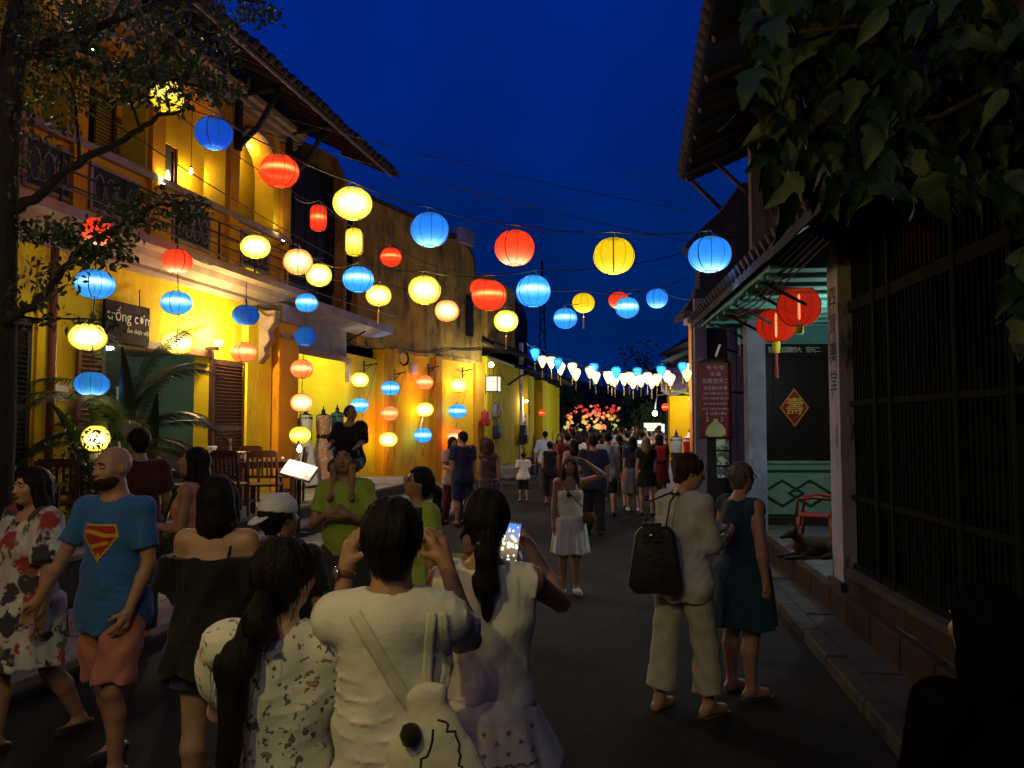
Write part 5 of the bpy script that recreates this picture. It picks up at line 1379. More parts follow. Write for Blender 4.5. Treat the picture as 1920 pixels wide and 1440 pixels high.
tag(MB().tube(hk, 0.016, 6).build('iron_hook', M_iron), 'curled iron hook beside the scroll bracket holding the deep blue lantern', 'hook')
# lanterns added out of view around the viewer as fill light on the foreground
for (x, y, z, k, pw, lb) in ((-3.4, -0.6, 4.2, 'yw', 170, 'added yellow white fill lantern, unseen behind the viewer on the left'), (-1.3, 0.25, 3.7, 'yw', 290, 'added yellow white fill lantern, unseen right above the viewer'), (-0.6, -1.8, 4.3, 'yw', 170, 'added yellow fill lantern, unseen just behind the viewer'), (1.0, -3.4, 4.6, 'blue_b', 8, 'added blue fill lantern, unseen behind the viewer on the right'),
                             (-4.2, 1.6, 4.0, 'yw', 110, 'added yellow white fill lantern, unseen at the left wall beside the viewer'), (-1.9, 1.3, 4.7, 'oyw', 60, 'added orange fill lantern, unseen high on the left above the viewer')):
    e = lantern(960, 720, 70, 58, k, lb, D=6, power=pw, lcol=(1.0, 0.96, 0.56) if k == 'yw' else None); e.location = (x, y, z); e.scale = (1, 1, 1)
print('lanterns', round(time.time() - T0, 1))
# ================================================================== PEOPLE: bodies grown as one smooth surface from a posed skeleton
import openvdb
class Field:
    """signed distance field on a grid, grown by smooth unions of tapered limbs"""
    def __init__(s, lo, hi, vox):
        s.vox = vox
        s.lo = np.array(lo) - 3 * vox
        s.n = np.ceil((np.array(hi) + 3 * vox - s.lo) / vox).astype(int) + 1
        s.d = np.full(s.n, 1.0, np.float32)
    def region(s, lo, hi):
        i0 = np.clip(np.floor((np.array(lo) - s.lo) / s.vox).astype(int), 0, s.n)
        i1 = np.clip(np.ceil((np.array(hi) - s.lo) / s.vox).astype(int) + 1, 0, s.n)
        if (i1 <= i0).any(): return None
        ax = [s.lo[k] + s.vox * np.arange(i0[k], i1[k]) for k in range(3)]
        P = np.stack(np.meshgrid(*ax, indexing='ij'), axis=-1)
        return tuple(slice(i0[k], i1[k]) for k in range(3)), P
    def cone(s, a, b, ra, rb, k=0.02, sq=None, op='add'):
        """tapered capsule; sq = (axis vector, factor): flattened along that axis"""
        a = np.array(a, float); b = np.array(b, float)
        m = max(ra, rb) * (1.0 if sq is None else max(1, sq[1])) + k + 3 * s.vox
        r = s.region(np.minimum(a, b) - m, np.maximum(a, b) + m)
        if r is None: return s
        sl, P = r
        if sq is not None:
            ax_ = np.array(sq[0], float); ax_ /= np.linalg.norm(ax_); f = 1.0 / sq[1]
            sc_ = lambda p: p + np.multiply.outer(((p - a) @ ax_) * (f - 1), ax_)
            P2 = sc_(P); b2 = sc_(b); cor = min(1.0, sq[1])
        else: P2, b2, cor = P, b, 1.0
        ab = b2 - a; L2 = max(ab @ ab, 1e-12)
        t = np.clip(((P2 - a) @ ab) / L2, 0, 1)
        q = P2 - a - t[..., None] * ab
        d = (np.sqrt((q * q).sum(-1)) - (ra + (rb - ra) * t)) * cor
        s.comb(sl, d, k, op); return s
    def ell(s, c, rad, k=0.01, R=None, op='add'):
        """ellipsoid, optional rotation matrix R (3x3 numpy, columns = axes)"""
        c = np.array(c, float); rad = np.array(rad, float); m = rad.max() + k + 3 * s.vox
        r = s.region(c - m, c + m)
        if r is None: return s
        sl, P = r
        q = P - c
        if R is not None: q = q @ R
        k0 = np.sqrt(((q / rad) ** 2).sum(-1)); k1 = np.sqrt(((q / rad ** 2) ** 2).sum(-1)) + 1e-9
        s.comb(sl, k0 * (k0 - 1) / k1, k, op); return s
    def comb(s, sl, d, k, op):
        o = s.d[sl]
        if op == 'add':
            h = np.clip(0.5 + 0.5 * (o - d) / max(k, 1e-6), 0, 1)
            s.d[sl] = (o * (1 - h) + d * h - k * h * (1 - h)).astype(np.float32)
        elif op == 'sub':
            h = np.clip(0.5 - 0.5 * (o + d) / max(k, 1e-6), 0, 1)
            s.d[sl] = (o * (1 - h) - d * h + k * h * (1 - h)).astype(np.float32)
        elif op == 'int':
            s.d[sl] = np.maximum(o, d).astype(np.float32)
    def grid(s):
        ax = [s.lo[k] + s.vox * np.arange(s.n[k]) for k in range(3)]
        return np.meshgrid(*ax, indexing='ij', sparse=True)
    def plane(s, p, nrm):
        """cut away the side nrm points to"""
        X, Y, Z = s.grid(); p = np.array(p, float); nrm = np.array(nrm, float); nrm /= np.linalg.norm(nrm)
        s.d = np.maximum(s.d, ((X - p[0]) * nrm[0] + (Y - p[1]) * nrm[1] + (Z - p[2]) * nrm[2])).astype(np.float32); return s
    def warp(s, fn):
        X, Y, Z = s.grid(); s.d = (s.d + fn(X, Y, Z)).astype(np.float32); return s
    def mesh(s, name):
        g = openvdb.FloatGrid(background=1.0)
        g.copyFromArray(np.ascontiguousarray(np.clip(s.d, -0.2, 0.2).astype(np.float32)))
        pts, tri, quad = g.convertToPolygons(isovalue=0.0, adaptivity=0.0) if False else g.convertToPolygons(isovalue=0.0)
        pts = np.asarray(pts) * s.vox + s.lo
        quad = np.asarray(quad)[:, ::-1]
        me = bpy.data.meshes.new(name)
        me.vertices.add(len(pts)); me.vertices.foreach_set('co', pts.astype(np.float32).ravel())
        me.loops.add(4 * len(quad)); me.loops.foreach_set('vertex_index', quad.astype(np.int32).ravel())
        me.polygons.add(len(quad)); me.polygons.foreach_set('loop_start', np.arange(0, 4 * len(quad), 4, dtype=np.int32))
        me.polygons.foreach_set('use_smooth', np.ones(len(quad), bool))
        me.update(calc_edges=True)
        return me
V = lambda *a: np.array(a, float)
def nrm_(v): v = np.array(v, float); return v / max(1e-9, np.linalg.norm(v))
def rotz(a): c, s = math.cos(a), math.sin(a); return np.array([[c, -s, 0], [s, c, 0], [0, 0, 1]])
def rotx(a): c, s = math.cos(a), math.sin(a); return np.array([[1, 0, 0], [0, c, -s], [0, s, c]])
def roty(a): c, s = math.cos(a), math.sin(a); return np.array([[c, 0, s], [0, 1, 0], [-s, 0, c]])

SKIN = {}
def skin(name, col):
    if name not in SKIN:
        m = pmat('skin_' + name, col, tuple(c * 0.82 for c in col), scale=9, rough=0.5, spec=0.4, bump=0.08, bscale=120, bdist=0.002)
        SKIN[name] = m
    return SKIN[name]
S_TAN = skin('tan', (0.36, 0.20, 0.12)); S_LIGHT = skin('light', (0.52, 0.32, 0.22)); S_PINK = skin('ruddy', (0.44, 0.24, 0.16)); S_DARK = skin('brown', (0.24, 0.12, 0.065))
def hairmat(name, col):
    m = pmat('hair_' + name, col, tuple(c * 0.45 for c in col), scale=18, rough=0.55, spec=0.12, bump=0.9, bscale=60, bdist=0.006, stretch=(3.5, 3.5, 0.35), lo=0.3, hi=0.7)
    return m
H_BLACK = hairmat('black', (0.012, 0.009, 0.008)); H_BROWN = hairmat('brown', (0.06, 0.028, 0.015)); H_RED = hairmat('auburn', (0.07, 0.025, 0.012))
H_GREY = hairmat('grey', (0.16, 0.14, 0.12)); H_BLOND = hairmat('blond', (0.32, 0.22, 0.10)); H_LBROWN = hairmat('light_brown', (0.14, 0.075, 0.04))
M_eye = pmat('dark_eye', (0.015, 0.01, 0.01), rough=0.15); M_lip = pmat('lip', (0.30, 0.09, 0.07), rough=0.4); M_eyew = pmat('eye_white', (0.6, 0.58, 0.55), rough=0.3)

class Body:
    def __init__(s, h=1.70, fem=False, arms=None, legs=None, lean=0.0, side=0.0, twist=0.0, headyaw=0.0, headpitch=0.0, bulk=1.0, hips=None, palms=None, curl=(0.5, 0.5), sws=1.0):
        f = h / 1.70; s.f = f; s.h = h; s.fem = fem; s.bulk = bulk
        J = {}
        sw = (0.158 if fem else 0.178) * f * sws; hw = (0.092 if fem else 0.088) * f
        hz = 0.90 * f
        # legs
        arms = arms or {}; legs = legs or {}
        for sd, x in (('L', -1), ('R', 1)):
            th, shn = legs.get(sd, ((0.02 * x, 0, -1), (0.0, -0.03, -1)))
            J['hip' + sd] = V(x * hw, 0, hz)
            J['knee' + sd] = J['hip' + sd] + nrm_(th) * 0.425 * f
            J['ank' + sd] = J['knee' + sd] + nrm_(shn) * 0.405 * f
        low = min(J['ankL'][2], J['ankR'][2]); dz = 0.075 * f - low
        for k in J: J[k][2] += dz
        hz += dz
        pel = V(0, 0, hz)
        Rt = rotz(twist) @ rotx(-lean) @ roty(side)
        up = lambda p: pel + Rt @ (V(*p) * f)
        J['pel'] = pel; J['waist'] = up((0, 0.01, 0.17)); J['chest'] = up((0, 0.0, 0.37)); J['neck'] = up((0, -0.015, 0.56)); J['crn'] = up((0, -0.01, 0.50))
        for sd, x in (('L', -1), ('R', 1)):
            J['sh' + sd] = pel + Rt @ V(x * sw, -0.005, 0.505 * f)
            ua, fa = arms.get(sd, ((0.13 * x, 0, -1), (0.05 * x, 0.12, -1)))
            J['elb' + sd] = J['sh' + sd] + nrm_(ua) * 0.285 * f
            J['wri' + sd] = J['elb' + sd] + nrm_(fa) * 0.25 * f
            s.__dict__['fd' + sd] = nrm_(fa)
        s.Rt = Rt
        s.HR = Rt @ rotz(headyaw) @ rotx(headpitch)        # columns: right, forward, up
        J['hb'] = J['neck'] + Rt @ V(0, 0.01, 0.045) * f
        J['head'] = J['hb'] + s.HR @ V(0, 0.02, 0.115) * f
        s.J = J; s.legs = legs; s.palms = palms or {}; s.curl = curl
        s.side_ax = Rt @ V(0, 1, 0)
    def hp(s, x, y, z): return s.J['head'] + s.HR @ (V(x, y, z) * s.f)
    def bounds(s, pad=0.14, keys=None):
        P = np.array([v for k, v in s.J.items() if keys is None or k in keys])
        return P.min(0) - pad, P.max(0) + pad
    def body(s, vox, hands=True, hand_vox=None):
        J, f, b = s.J, s.f, s.bulk
        lo, hi = s.bounds(0.24 * f); lo[2] = -0.01; hi[2] = max(hi[2], s.J['head'][2] + 0.16 * f)
        F = Field(lo, hi, vox)
        ya = s.side_ax
        fm = s.fem
        F.cone(J['pel'] + V(0, 0, 0.0), J['waist'], 0.150 * f * b, (0.118 if fm else 0.135) * f * b, 0.05 * f, (ya, 0.72))
        F.cone(J['waist'], J['chest'], (0.118 if fm else 0.135) * f * b, 0.145 * f * b, 0.05 * f, (ya, 0.74))
        F.cone(J['chest'], J['crn'] - s.Rt @ V(0, 0, 0.04) * f, 0.145 * f * b, 0.115 * f, 0.05 * f, (ya, 0.70))
        if fm:
            for x in (-1, 1): F.ell(J['chest'] + s.Rt @ V(0.062 * x, 0.082, 0.0) * f, V(0.058, 0.05, 0.058) * f, 0.03)
        for sd, x in (('L', -1), ('R', 1)):
            F.cone(J['hip' + sd] - V(0.0 * x, 0, -0.03), J['hip' + sd] - V(0, 0.025, 0.03) * f, 0.098 * f * b, 0.098 * f * b, 0.05 * f)
            F.cone(J['hip' + sd], J['knee' + sd], (0.088 if not fm else 0.092) * f * b, 0.057 * f * b, 0.03 * f)
            kk = J['knee' + sd]; an = J['ank' + sd]
            mid = kk + (an - kk) * 0.30 + V(0, -0.018, 0) * f
            F.cone(kk, mid, 0.052 * f * b, 0.055 * f * b, 0.02 * f); F.cone(mid, an, 0.053 * f * b, 0.033 * f, 0.02 * f)
            d = nrm_(an - kk)
            fdir = s.__dict__.get('foot' + sd, V(0.12 * x, 1, 0)); fdir = nrm_(fdir)
            toe = an + fdir * 0.135 * f; toe[2] = max(0.025, an[2] - 0.052 * f)
            if 'toe' + sd in s.__dict__: toe[2] = s.__dict__['toe' + sd]
            heel = an - fdir * 0.045 * f; heel[2] = max(0.03, an[2] - 0.045 * f)
            F.cone(an, heel, 0.034 * f, 0.030 * f, 0.02); F.cone(heel, toe, 0.030 * f, 0.030 * f, 0.02, None); F.cone(an, toe, 0.032 * f, 0.022 * f, 0.03)
            # shoulder & arm
            sh, el, wr = J['sh' + sd], J['elb' + sd], J['wri' + sd]
            F.cone(J['crn'], sh, 0.060 * f, 0.056 * f * b, 0.05 * f)
            F.cone(sh, el, (0.050 if fm else 0.056) * f * b, 0.038 * f * b, 0.025 * f)
            m2 = el + (wr - el) * 0.3
            F.cone(el, m2, 0.037 * f * b, 0.039 * f * b, 0.015); F.cone(m2, wr, 0.039 * f * b, 0.025 * f, 0.015)
            if hands: s.hand(F, sd, x)
            else:
                F.cone(wr, wr + s.__dict__['fd' + sd] * 0.13 * f, 0.026 * f, 0.022 * f, 0.02)
        # neck and head
        F.cone(J['crn'] + s.Rt @ V(0, -0.01, 0.02) * f, J['hb'] + s.Rt @ V(0, 0, 0.03) * f, (0.060 if not fm else 0.052) * f, (0.053 if not fm else 0.046) * f, 0.035 * f)
        s.headf(F, vox)
        return F
    def headf(s, F, vox):
        f = s.f; R = s.HR; hp = s.hp
        F.ell(hp(0, -0.012, 0.025), V(0.073, 0.092, 0.085) * f, 0.02, R)
        F.ell(hp(0, 0.022, -0.035), V(0.060, 0.068, 0.078) * f, 0.03 * f, R)
        F.ell(hp(0, 0.058, -0.088), V(0.026, 0.022, 0.018) * f, 0.025 * f, R)       # chin
        if vox < 0.013:
            F.cone(hp(0, 0.082, 0.012), hp(0, 0.104, -0.028), 0.008 * f, 0.012 * f, 0.014 * f)   # nose
            for x in (-1, 1):
                F.ell(hp(0.013 * x, 0.095, -0.031), V(0.009, 0.010, 0.007) * f, 0.008, R)
                F.ell(hp(0.031 * x, 0.092, 0.008), V(0.016, 0.012, 0.010) * f, 0.012, R, 'sub')   # eye sockets
                F.ell(hp(0.042 * x, 0.060, -0.022), V(0.020, 0.016, 0.020) * f, 0.02, R)          # cheeks
                F.ell(hp(0.075 * x, -0.008, -0.005), V(0.008, 0.019, 0.031) * f, 0.006, R)        # ears
                F.ell(hp(0.030 * x, 0.083, 0.026), V(0.020, 0.008, 0.006) * f, 0.010, R)          # brow
            F.ell(hp(0, 0.087, -0.056), V(0.021, 0.010, 0.008) * f, 0.008, R)
            F.ell(hp(0, 0.098, -0.0605), V(0.016, 0.006, 0.0022) * f, 0.004, R, 'sub')
        else:
            F.cone(hp(0, 0.082, 0.005), hp(0, 0.100, -0.028), 0.010 * f, 0.013 * f, 0.014 * f)
            for x in (-1, 1): F.ell(hp(0.075 * x, -0.008, -0.005), V(0.010, 0.019, 0.031) * f, 0.01, R)
    def hand(s, F, sd, x):
        f = s.f; wr = s.J['wri' + sd]; d0 = s.__dict__['fd' + sd]
        pn = s.palms.get(sd, {}).get('n', s.Rt @ V(-x, 0.15, 0)); d0 = nrm_(s.palms.get(sd, {}).get('d', d0))
        pn = nrm_(pn - d0 * (pn @ d0)); tb = np.cross(d0, pn) * x
        cu = s.palms.get(sd, {}).get('curl', 0.45)
        g = f * 0.97
        pc = wr + d0 * 0.045 * g
        F.cone(wr, wr + d0 * 0.03 * g, 0.024 * g, 0.024 * g, 0.012)
        F.cone(wr + d0 * 0.02 * g + tb * 0.012 * g, wr + d0 * 0.080 * g + tb * 0.022 * g, 0.020 * g, 0.017 * g, 0.014)
        F.cone(wr + d0 * 0.02 * g - tb * 0.010 * g, wr + d0 * 0.072 * g - tb * 0.022 * g, 0.019 * g, 0.015 * g, 0.014)
        for i in range(4):
            base = wr + d0 * (0.085 - 0.006 * abs(i - 1.2)) * g + tb * (0.030 - 0.0205 * i) * g
            L = (0.95, 1.05, 0.98, 0.78)[i]; p = base; rr_ = (0.0095, 0.0098, 0.0092, 0.008)[i] * g
            th = 0.0
            for sgm, (ln, ca) in enumerate(((0.043, 0.55), (0.027, 1.0), (0.021, 0.8))):
                th += cu * ca
                dr = d0 * math.cos(th) + pn * math.sin(th) + tb * (0.06 * (1.5 - i)) * (1 - min(1, cu))
                q = p + nrm_(dr) * ln * L * g
                F.cone(p, q, rr_ * (1 - 0.08 * sgm), rr_ * (0.93 - 0.08 * sgm), 0.004)
                p = q
        tp = wr + d0 * 0.022 * g + tb * 0.022 * g
        t1 = tp + nrm_(d0 * 0.65 + tb * 0.75 + pn * (0.2 + 0.5 * cu)) * 0.045 * g
        t2 = t1 + nrm_(d0 * 0.85 + tb * 0.25 + pn * (0.15 + 0.6 * cu)) * 0.032 * g
        F.cone(tp, t1, 0.015 * g, 0.011 * g, 0.01); F.cone(t1, t2, 0.011 * g, 0.009 * g, 0.005)
    # ------------------------------------------------------------ clothes
    def torso(s, F, g, zlo=None, loose=0.0):
        J, f, b = s.J, s.f, s.bulk; ya = s.side_ax; fm = s.fem
        F.cone(J['pel'] - V(0, 0, 0.02) * f, J['waist'], 0.150 * f * b + g + loose, (0.118 if fm else 0.135) * f * b + g + loose * 0.8, 0.05 * f, (ya, 0.76))
        F.cone(J['waist'], J['chest'], (0.118 if fm else 0.135) * f * b + g + loose * 0.8, 0.145 * f * b + g, 0.05 * f, (ya, 0.76))
        F.cone(J['chest'], J['crn'] - s.Rt @ V(0, 0, 0.035) * f, 0.147 * f * b + g, 0.115 * f + g, 0.05 * f, (ya, 0.72))
        if fm:
            for x in (-1, 1): F.ell(J['chest'] + s.Rt @ V(0.062 * x, 0.082, 0.0) * f, V(0.058, 0.05, 0.058) * f + g, 0.04)
    def shoulders(self, F, g):
        J, f, b = self.J, self.f, self.bulk
        for sd in 'LR': F.cone(J['crn'], J['sh' + sd], 0.060 * f + g, 0.056 * f * b + g, 0.05 * f)
    def top(s, vox, sleeve=0.6, g=0.012, loose=0.015, hem=-0.10, neck=0.075, neckdrop=0.0, flare=0.0, folds=0.006, seed=0, off_shoulder=False, straps=None, sleeve_g=None, open_v=0.0, puff=0.0):
        J, f, b = s.J, s.f, s.bulk
        lo, hi = s.bounds(0.20 * f, [k for k in J if k[:3] in ('pel', 'wai', 'che', 'crn', 'shL', 'shR', 'elb', 'wri', 'nec', 'hip')])
        lo[2] = min(lo[2], J['pel'][2] + hem * f - 0.05)
        F = Field(lo, hi, vox)
        s.torso(F, g, loose=loose)
        if hem < -0.02:
            hb = J['pel'] + V(0, 0, hem * f - 0.06)
            F.cone(J['pel'] - V(0, 0, 0.02), hb, 0.150 * f * b + g + loose, 0.152 * f * b + g + loose + flare, 0.05 * f, (s.side_ax, 0.78))
            for sd in 'LR': F.cone(J['hip' + sd], J['hip' + sd] - V(0, 0.02, 0.05) * f, 0.100 * f * b + g + 0.013, 0.100 * f * b + g + 0.013, 0.05)
        if not straps: s.shoulders(F, g)
        sg = sleeve_g if sleeve_g is not None else g + 0.006
        if sleeve > 0:
            for sd in 'LR':
                sh, el, wr = J['sh' + sd], J['elb' + sd], J['wri' + sd]
                if sleeve <= 1:
                    e = sh + (el - sh) * sleeve; d = nrm_(el - sh)
                    G = Field(lo, hi, vox)
                    if puff: G.ell(sh + (el - sh) * sleeve * 0.55, V(0.085, 0.085, 0.10) * f + puff, 0.02, None)
                    G.cone(sh, e + d * 0.06, 0.056 * f * b + sg, 0.046 * f * b + sg + 0.012, 0.02)
                    G.plane(e, d)
                    h_ = np.clip(0.5 + 0.5 * (F.d - G.d) / 0.03, 0, 1); F.d = F.d * (1 - h_) + G.d * h_ - 0.03 * h_ * (1 - h_)
                else:
                    F.cone(sh, el, 0.056 * f * b + sg, 0.042 * f * b + sg, 0.03)
                    e = el + (wr - el) * (sleeve - 1); d = nrm_(wr - el)
                    G = Field(lo, hi, vox); G.cone(el, e + d * 0.06, 0.040 * f * b + sg, 0.036 * f * b + sg, 0.02); G.plane(e, d)
                    h_ = np.clip(0.5 + 0.5 * (F.d - G.d) / 0.02, 0, 1); F.d = F.d * (1 - h_) + G.d * h_ - 0.02 * h_ * (1 - h_)
        else:
            for sd, x in (('L', -1), ('R', 1)):
                if not straps: F.cone(J['sh' + sd] + V(0.055 * x, 0, -0.03) * f, J['sh' + sd] + V(0.09 * x, 0, 0.02) * f, 0.055 * f, 0.08 * f, 0.01, op='sub')
        # hem and neckline
        if flare < 90: F.plane(J['pel'] + V(0, 0, hem * f), V(0, 0, -1))
        nb = J['crn'] + s.Rt @ V(0, 0.012, 0.075 - neckdrop) * f
        if off_shoulder or straps:
            F.plane(J['crn'] - s.Rt @ V(0, 0, 0.055 + neckdrop) * f, s.Rt @ V(0, 0.0, 1))
            if straps:
                for x in (-1, 1):
                    a = J['chest'] + s.Rt @ V(0.075 * x, 0.115, 0.05) * f; c = J['crn'] + s.Rt @ V(0.095 * x, 0, 0.062) * f; e = J['chest'] + s.Rt @ V(0.075 * x, -0.11, 0.06) * f
                    F.cone(a, c, straps, straps, 0.008); F.cone(c, e, straps, straps, 0.008)
        else:
            F.ell(nb, V(neck, neck * 1.0, neck * 0.75) * f, 0.012, s.Rt, 'sub')
            if open_v: F.cone(nb + s.Rt @ V(0, 0.06, 0.02) * f, J['chest'] + s.Rt @ V(0, 0.16, 0.10 - open_v) * f, 0.05 * f, 0.01, 0.01, op='sub')
        if folds:
            rr_ = random.Random(seed); p = [rr_.uniform(0, 6.28) for _ in range(6)]
            pz = J['pel'][2]
            def fn(X, Y, Z):
                d_ = np.clip((J['crn'][2] - Z) / 0.5, 0, 1)
                a = np.sin(X * 34 + 5 * np.sin(Z * 7 + p[0]) + p[1]) * np.sin(Z * 13 + X * 9 + p[2])
                b_ = np.sin(X * 22 - Z * 21 + 3 * np.sin(X * 9 + p[3]) + p[4])
                c_ = np.sin(Z * 46 + X * 14 + 4 * np.sin(X * 13 + p[5]))
                return folds * (0.8 * a * d_ + 0.55 * b_ + 0.10 * c_ * (0.3 + 0.7 * (1 - d_)))
            def sharp(X, Y, Z):
                v = fn(X, Y, Z); w_ = np.sin(X * 52 + Y * 20 - Z * 33 + 6 * np.sin(Z * 6 + X * 8 + p[1])) ; e_ = np.sin(X * 9 + Z * 11 + p[2])
                return v - folds * 0.9 * np.maximum(0, 1 - 3.2 * np.abs(w_)) * np.maximum(0, e_)
            F.warp(lambda X, Y, Z: np.minimum(sharp(X, Y, Z), 0.35 * g))
        return F
    def skirt(s, vox, z0=0.10, hemz=0.5, r0=None, flare=0.10, ripples=9, amp=0.010, g=0.012, seed=0, top=None):
        """flared tube from the waist down to hemz (world height)"""
        J, f, b = s.J, s.f, s.bulk
        k_ = [V for kk, V in J.items() if kk[:3] in ('hip', 'kne')]
        P = np.array(k_); c0 = J['waist'] if z0 > 0.05 else J['pel']
        lo = np.minimum(P.min(0), c0) - 0.30 * f - flare; hi = np.maximum(P.max(0), c0) + 0.30 * f + flare
        lo[2] = hemz - 0.03; hi[2] = J['pel'][2] + z0 * f + 0.04
        F = Field(lo, hi, vox)
        X, Y, Z = F.grid()
        zt = J['pel'][2] + z0 * f
        wz = (0.118 if s.fem else 0.135) * f * b + g
        hipz = J['pel'][2] + 0.04 * f
        t = np.clip((zt - Z) / max(1e-3, zt - hipz), 0, 1); t2 = np.clip((hipz - Z) / max(1e-3, hipz - hemz), 0, 1)
        R = wz + (0.182 * f * b + g - wz) * (t * t * (3 - 2 * t)) + flare * t2
        cx = J['pel'][0] * (1 - t2) + (J['kneeL'][0] + J['kneeR'][0]) / 2 * t2; cy = J['pel'][1] * (1 - t2) + (J['kneeL'][1] + J['kneeR'][1]) / 2 * t2
        th = np.arctan2(Y - cy, X - cx)
        ph = seed * 1.7
        R = R + amp * (0.25 + t2) * (np.sin(ripples * th + ph + 2 * np.sin(2 * th + Z * 3)) + 0.5 * np.sin((ripples * 2 + 1) * th + ph))
        d = (np.sqrt((X - cx) ** 2 + ((Y - cy) / 0.82) ** 2) - R) * 0.85
        d = np.maximum(d, np.maximum(hemz + 0.008 * np.sin(5 * th + ph) - Z, Z - zt))
        F.d = np.broadcast_to(d, F.n).astype(np.float32).copy()
        return F
    def legwear(s, vox, frac=2.0, g=0.012, loose=0.01, top=0.06, flare=0.0, folds=0.005, seed=0):
        """frac: 0..1 down the thigh, 1..2 down the shin"""
        J, f, b = s.J, s.f, s.bulk
        lo, hi = s.bounds(0.2 * f, [k for k in J if k[:3] in ('pel', 'hip', 'kne', 'ank')]); hi[2] = J['waist'][2] + 0.05
        F = Field(lo, hi, vox)
        F.cone(J['pel'], J['pel'] + V(0, 0, 0.10) * f, 0.150 * f * b + g, 0.140 * f * b + g, 0.04, (V(0, 1, 0), 0.76))
        for sd in 'LR':
            hp_, kn, an = J['hip' + sd], J['knee' + sd], J['ank' + sd]
            F.cone(hp_ + V(0, 0, 0.03), hp_ - V(0, 0.025, 0.03) * f, 0.100 * f * b + g, 0.100 * f * b + g, 0.05)
            G = Field(lo, hi, vox)
            if frac <= 1:
                e = hp_ + (kn - hp_) * frac; d = nrm_(kn - hp_)
                G.cone(hp_, e + d * 0.08, 0.090 * f * b + g + loose * 0.5, 0.07 * f * b + g + loose + flare, 0.03); G.plane(e, d)
            else:
                G.cone(hp_, kn, 0.090 * f * b + g + loose * 0.5, 0.060 * f * b + g + loose, 0.03)
                e = kn + (an - kn) * (frac - 1); d = nrm_(an - kn)
                G.cone(kn, e + d * 0.07, 0.060 * f * b + g + loose, 0.050 * f * b + g + loose + flare, 0.03); G.plane(e, d)
            h_ = np.clip(0.5 + 0.5 * (F.d - G.d) / 0.03, 0, 1); F.d = F.d * (1 - h_) + G.d * h_ - 0.03 * h_ * (1 - h_)
        F.plane(J['pel'] + V(0, 0, top * f), V(0, 0, 1))
        if folds:
            p = seed * 1.3
            F.warp(lambda X, Y, Z: folds * (np.sin(X * 30 + 3 * np.sin(Z * 9 + p)) * np.sin(Z * 17 + X * 12 + p) + 0.6 * np.sin(Z * 33 + 5 * np.sin(X * 14 + p))))
        return F
    def shoes(s, vox, high=0.0):
        J, f = s.J, s.f
        out = []
        for sd, x in (('L', -1), ('R', 1)):
            an = J['ank' + sd]; fdir = nrm_(s.__dict__.get('foot' + sd, V(0.12 * x, 1, 0)))
            F = Field(an - 0.28, an + 0.28, vox)
            toe = an + fdir * 0.150 * f; toe[2] = max(0.032, an[2] - 0.048 * f); heel = an - fdir * 0.05 * f; heel[2] = max(0.035, an[2] - 0.04 * f)
            if 'toe' + sd in s.__dict__: toe[2] = s.__dict__['toe' + sd]
            F.cone(heel, toe, 0.040 * f, 0.040 * f, 0.01); F.cone(an - V(0, 0, 0.02), toe - fdir * 0.03, 0.044 * f, 0.034 * f, 0.02)
            if an[2] < 0.12: F.plane(V(0, 0, 0.004), V(0, 0, -1))
            F.plane(an + V(0, 0, 0.01 + high), V(0, 0, 1))
            out.append(F)
        return out
    # ------------------------------------------------------------ hair
    def hair(s, vox, style, length=0.3, extra=0.0, seed=0):
        f = s.f; hp = s.hp; R = s.HR
        c = s.J['head']
        lo = c - 0.24 * f; hi = c + 0.24 * f
        if style in ('long', 'pony', 'lowpony', 'bob'): lo = lo - V(0.06, 0.12, length)
        F = Field(lo, hi, vox)
        g = 0.007 + extra
        F.ell(hp(0, -0.018, 0.028), V(0.078, 0.095, 0.090) * f + g, 0.01, R)
        F.cone(hp(0, -0.05, 0.0), hp(0, -0.055, -0.06), 0.066 * f + g * 0.7, 0.050 * f, 0.03)
        if style == 'short':
            F.ell(hp(0, 0.085, -0.045), V(0.085, 0.085, 0.10) * f, 0.01, R, 'sub')
            F.cone(hp(-0.12, -0.0, -0.045), hp(0.12, -0.0, -0.045), 0.036 * f, 0.036 * f, 0.01, op='sub')
            F.plane(hp(0, 0, -0.085), R @ V(0, 0, -1))
        elif style == 'thin':
            F.ell(hp(0, 0.10, -0.01), V(0.095, 0.11, 0.14) * f, 0.01, R, 'sub'); F.plane(hp(0, 0, -0.06), R @ V(0, 0, -1))
        elif style == 'bob':
            F.cone(hp(0, -0.035, 0.0), hp(0, -0.045, -0.12), 0.085 * f + g, 0.088 * f + g, 0.03)
            for x in (-1, 1): F.cone(hp(0.062 * x, 0.0, 0.02), hp(0.070 * x, 0.0, -0.12), 0.030 * f + g, 0.026 * f + g, 0.02)
            F.ell(hp(0, 0.095, -0.04), V(0.060, 0.075, 0.095) * f, 0.015, R, 'sub')
            F.cone(hp(0, 0.02, -0.10), hp(0, 0.05, -0.2), 0.062 * f, 0.07 * f, 0.02, op='sub')
        elif style in ('long',):
            dn = V(0, 0, -1)
            a = hp(0, -0.05, -0.01); b_ = a + dn * 0.16 * f - s.Rt @ V(0, 0.03, 0) * f; c_ = b_ + dn * (length - 0.1)
            F.cone(a, b_, 0.088 * f, 0.092 * f, 0.03, (s.side_ax, 0.75)); F.cone(b_, c_, 0.090 * f, 0.055 * f, 0.03, (s.side_ax, 0.55))
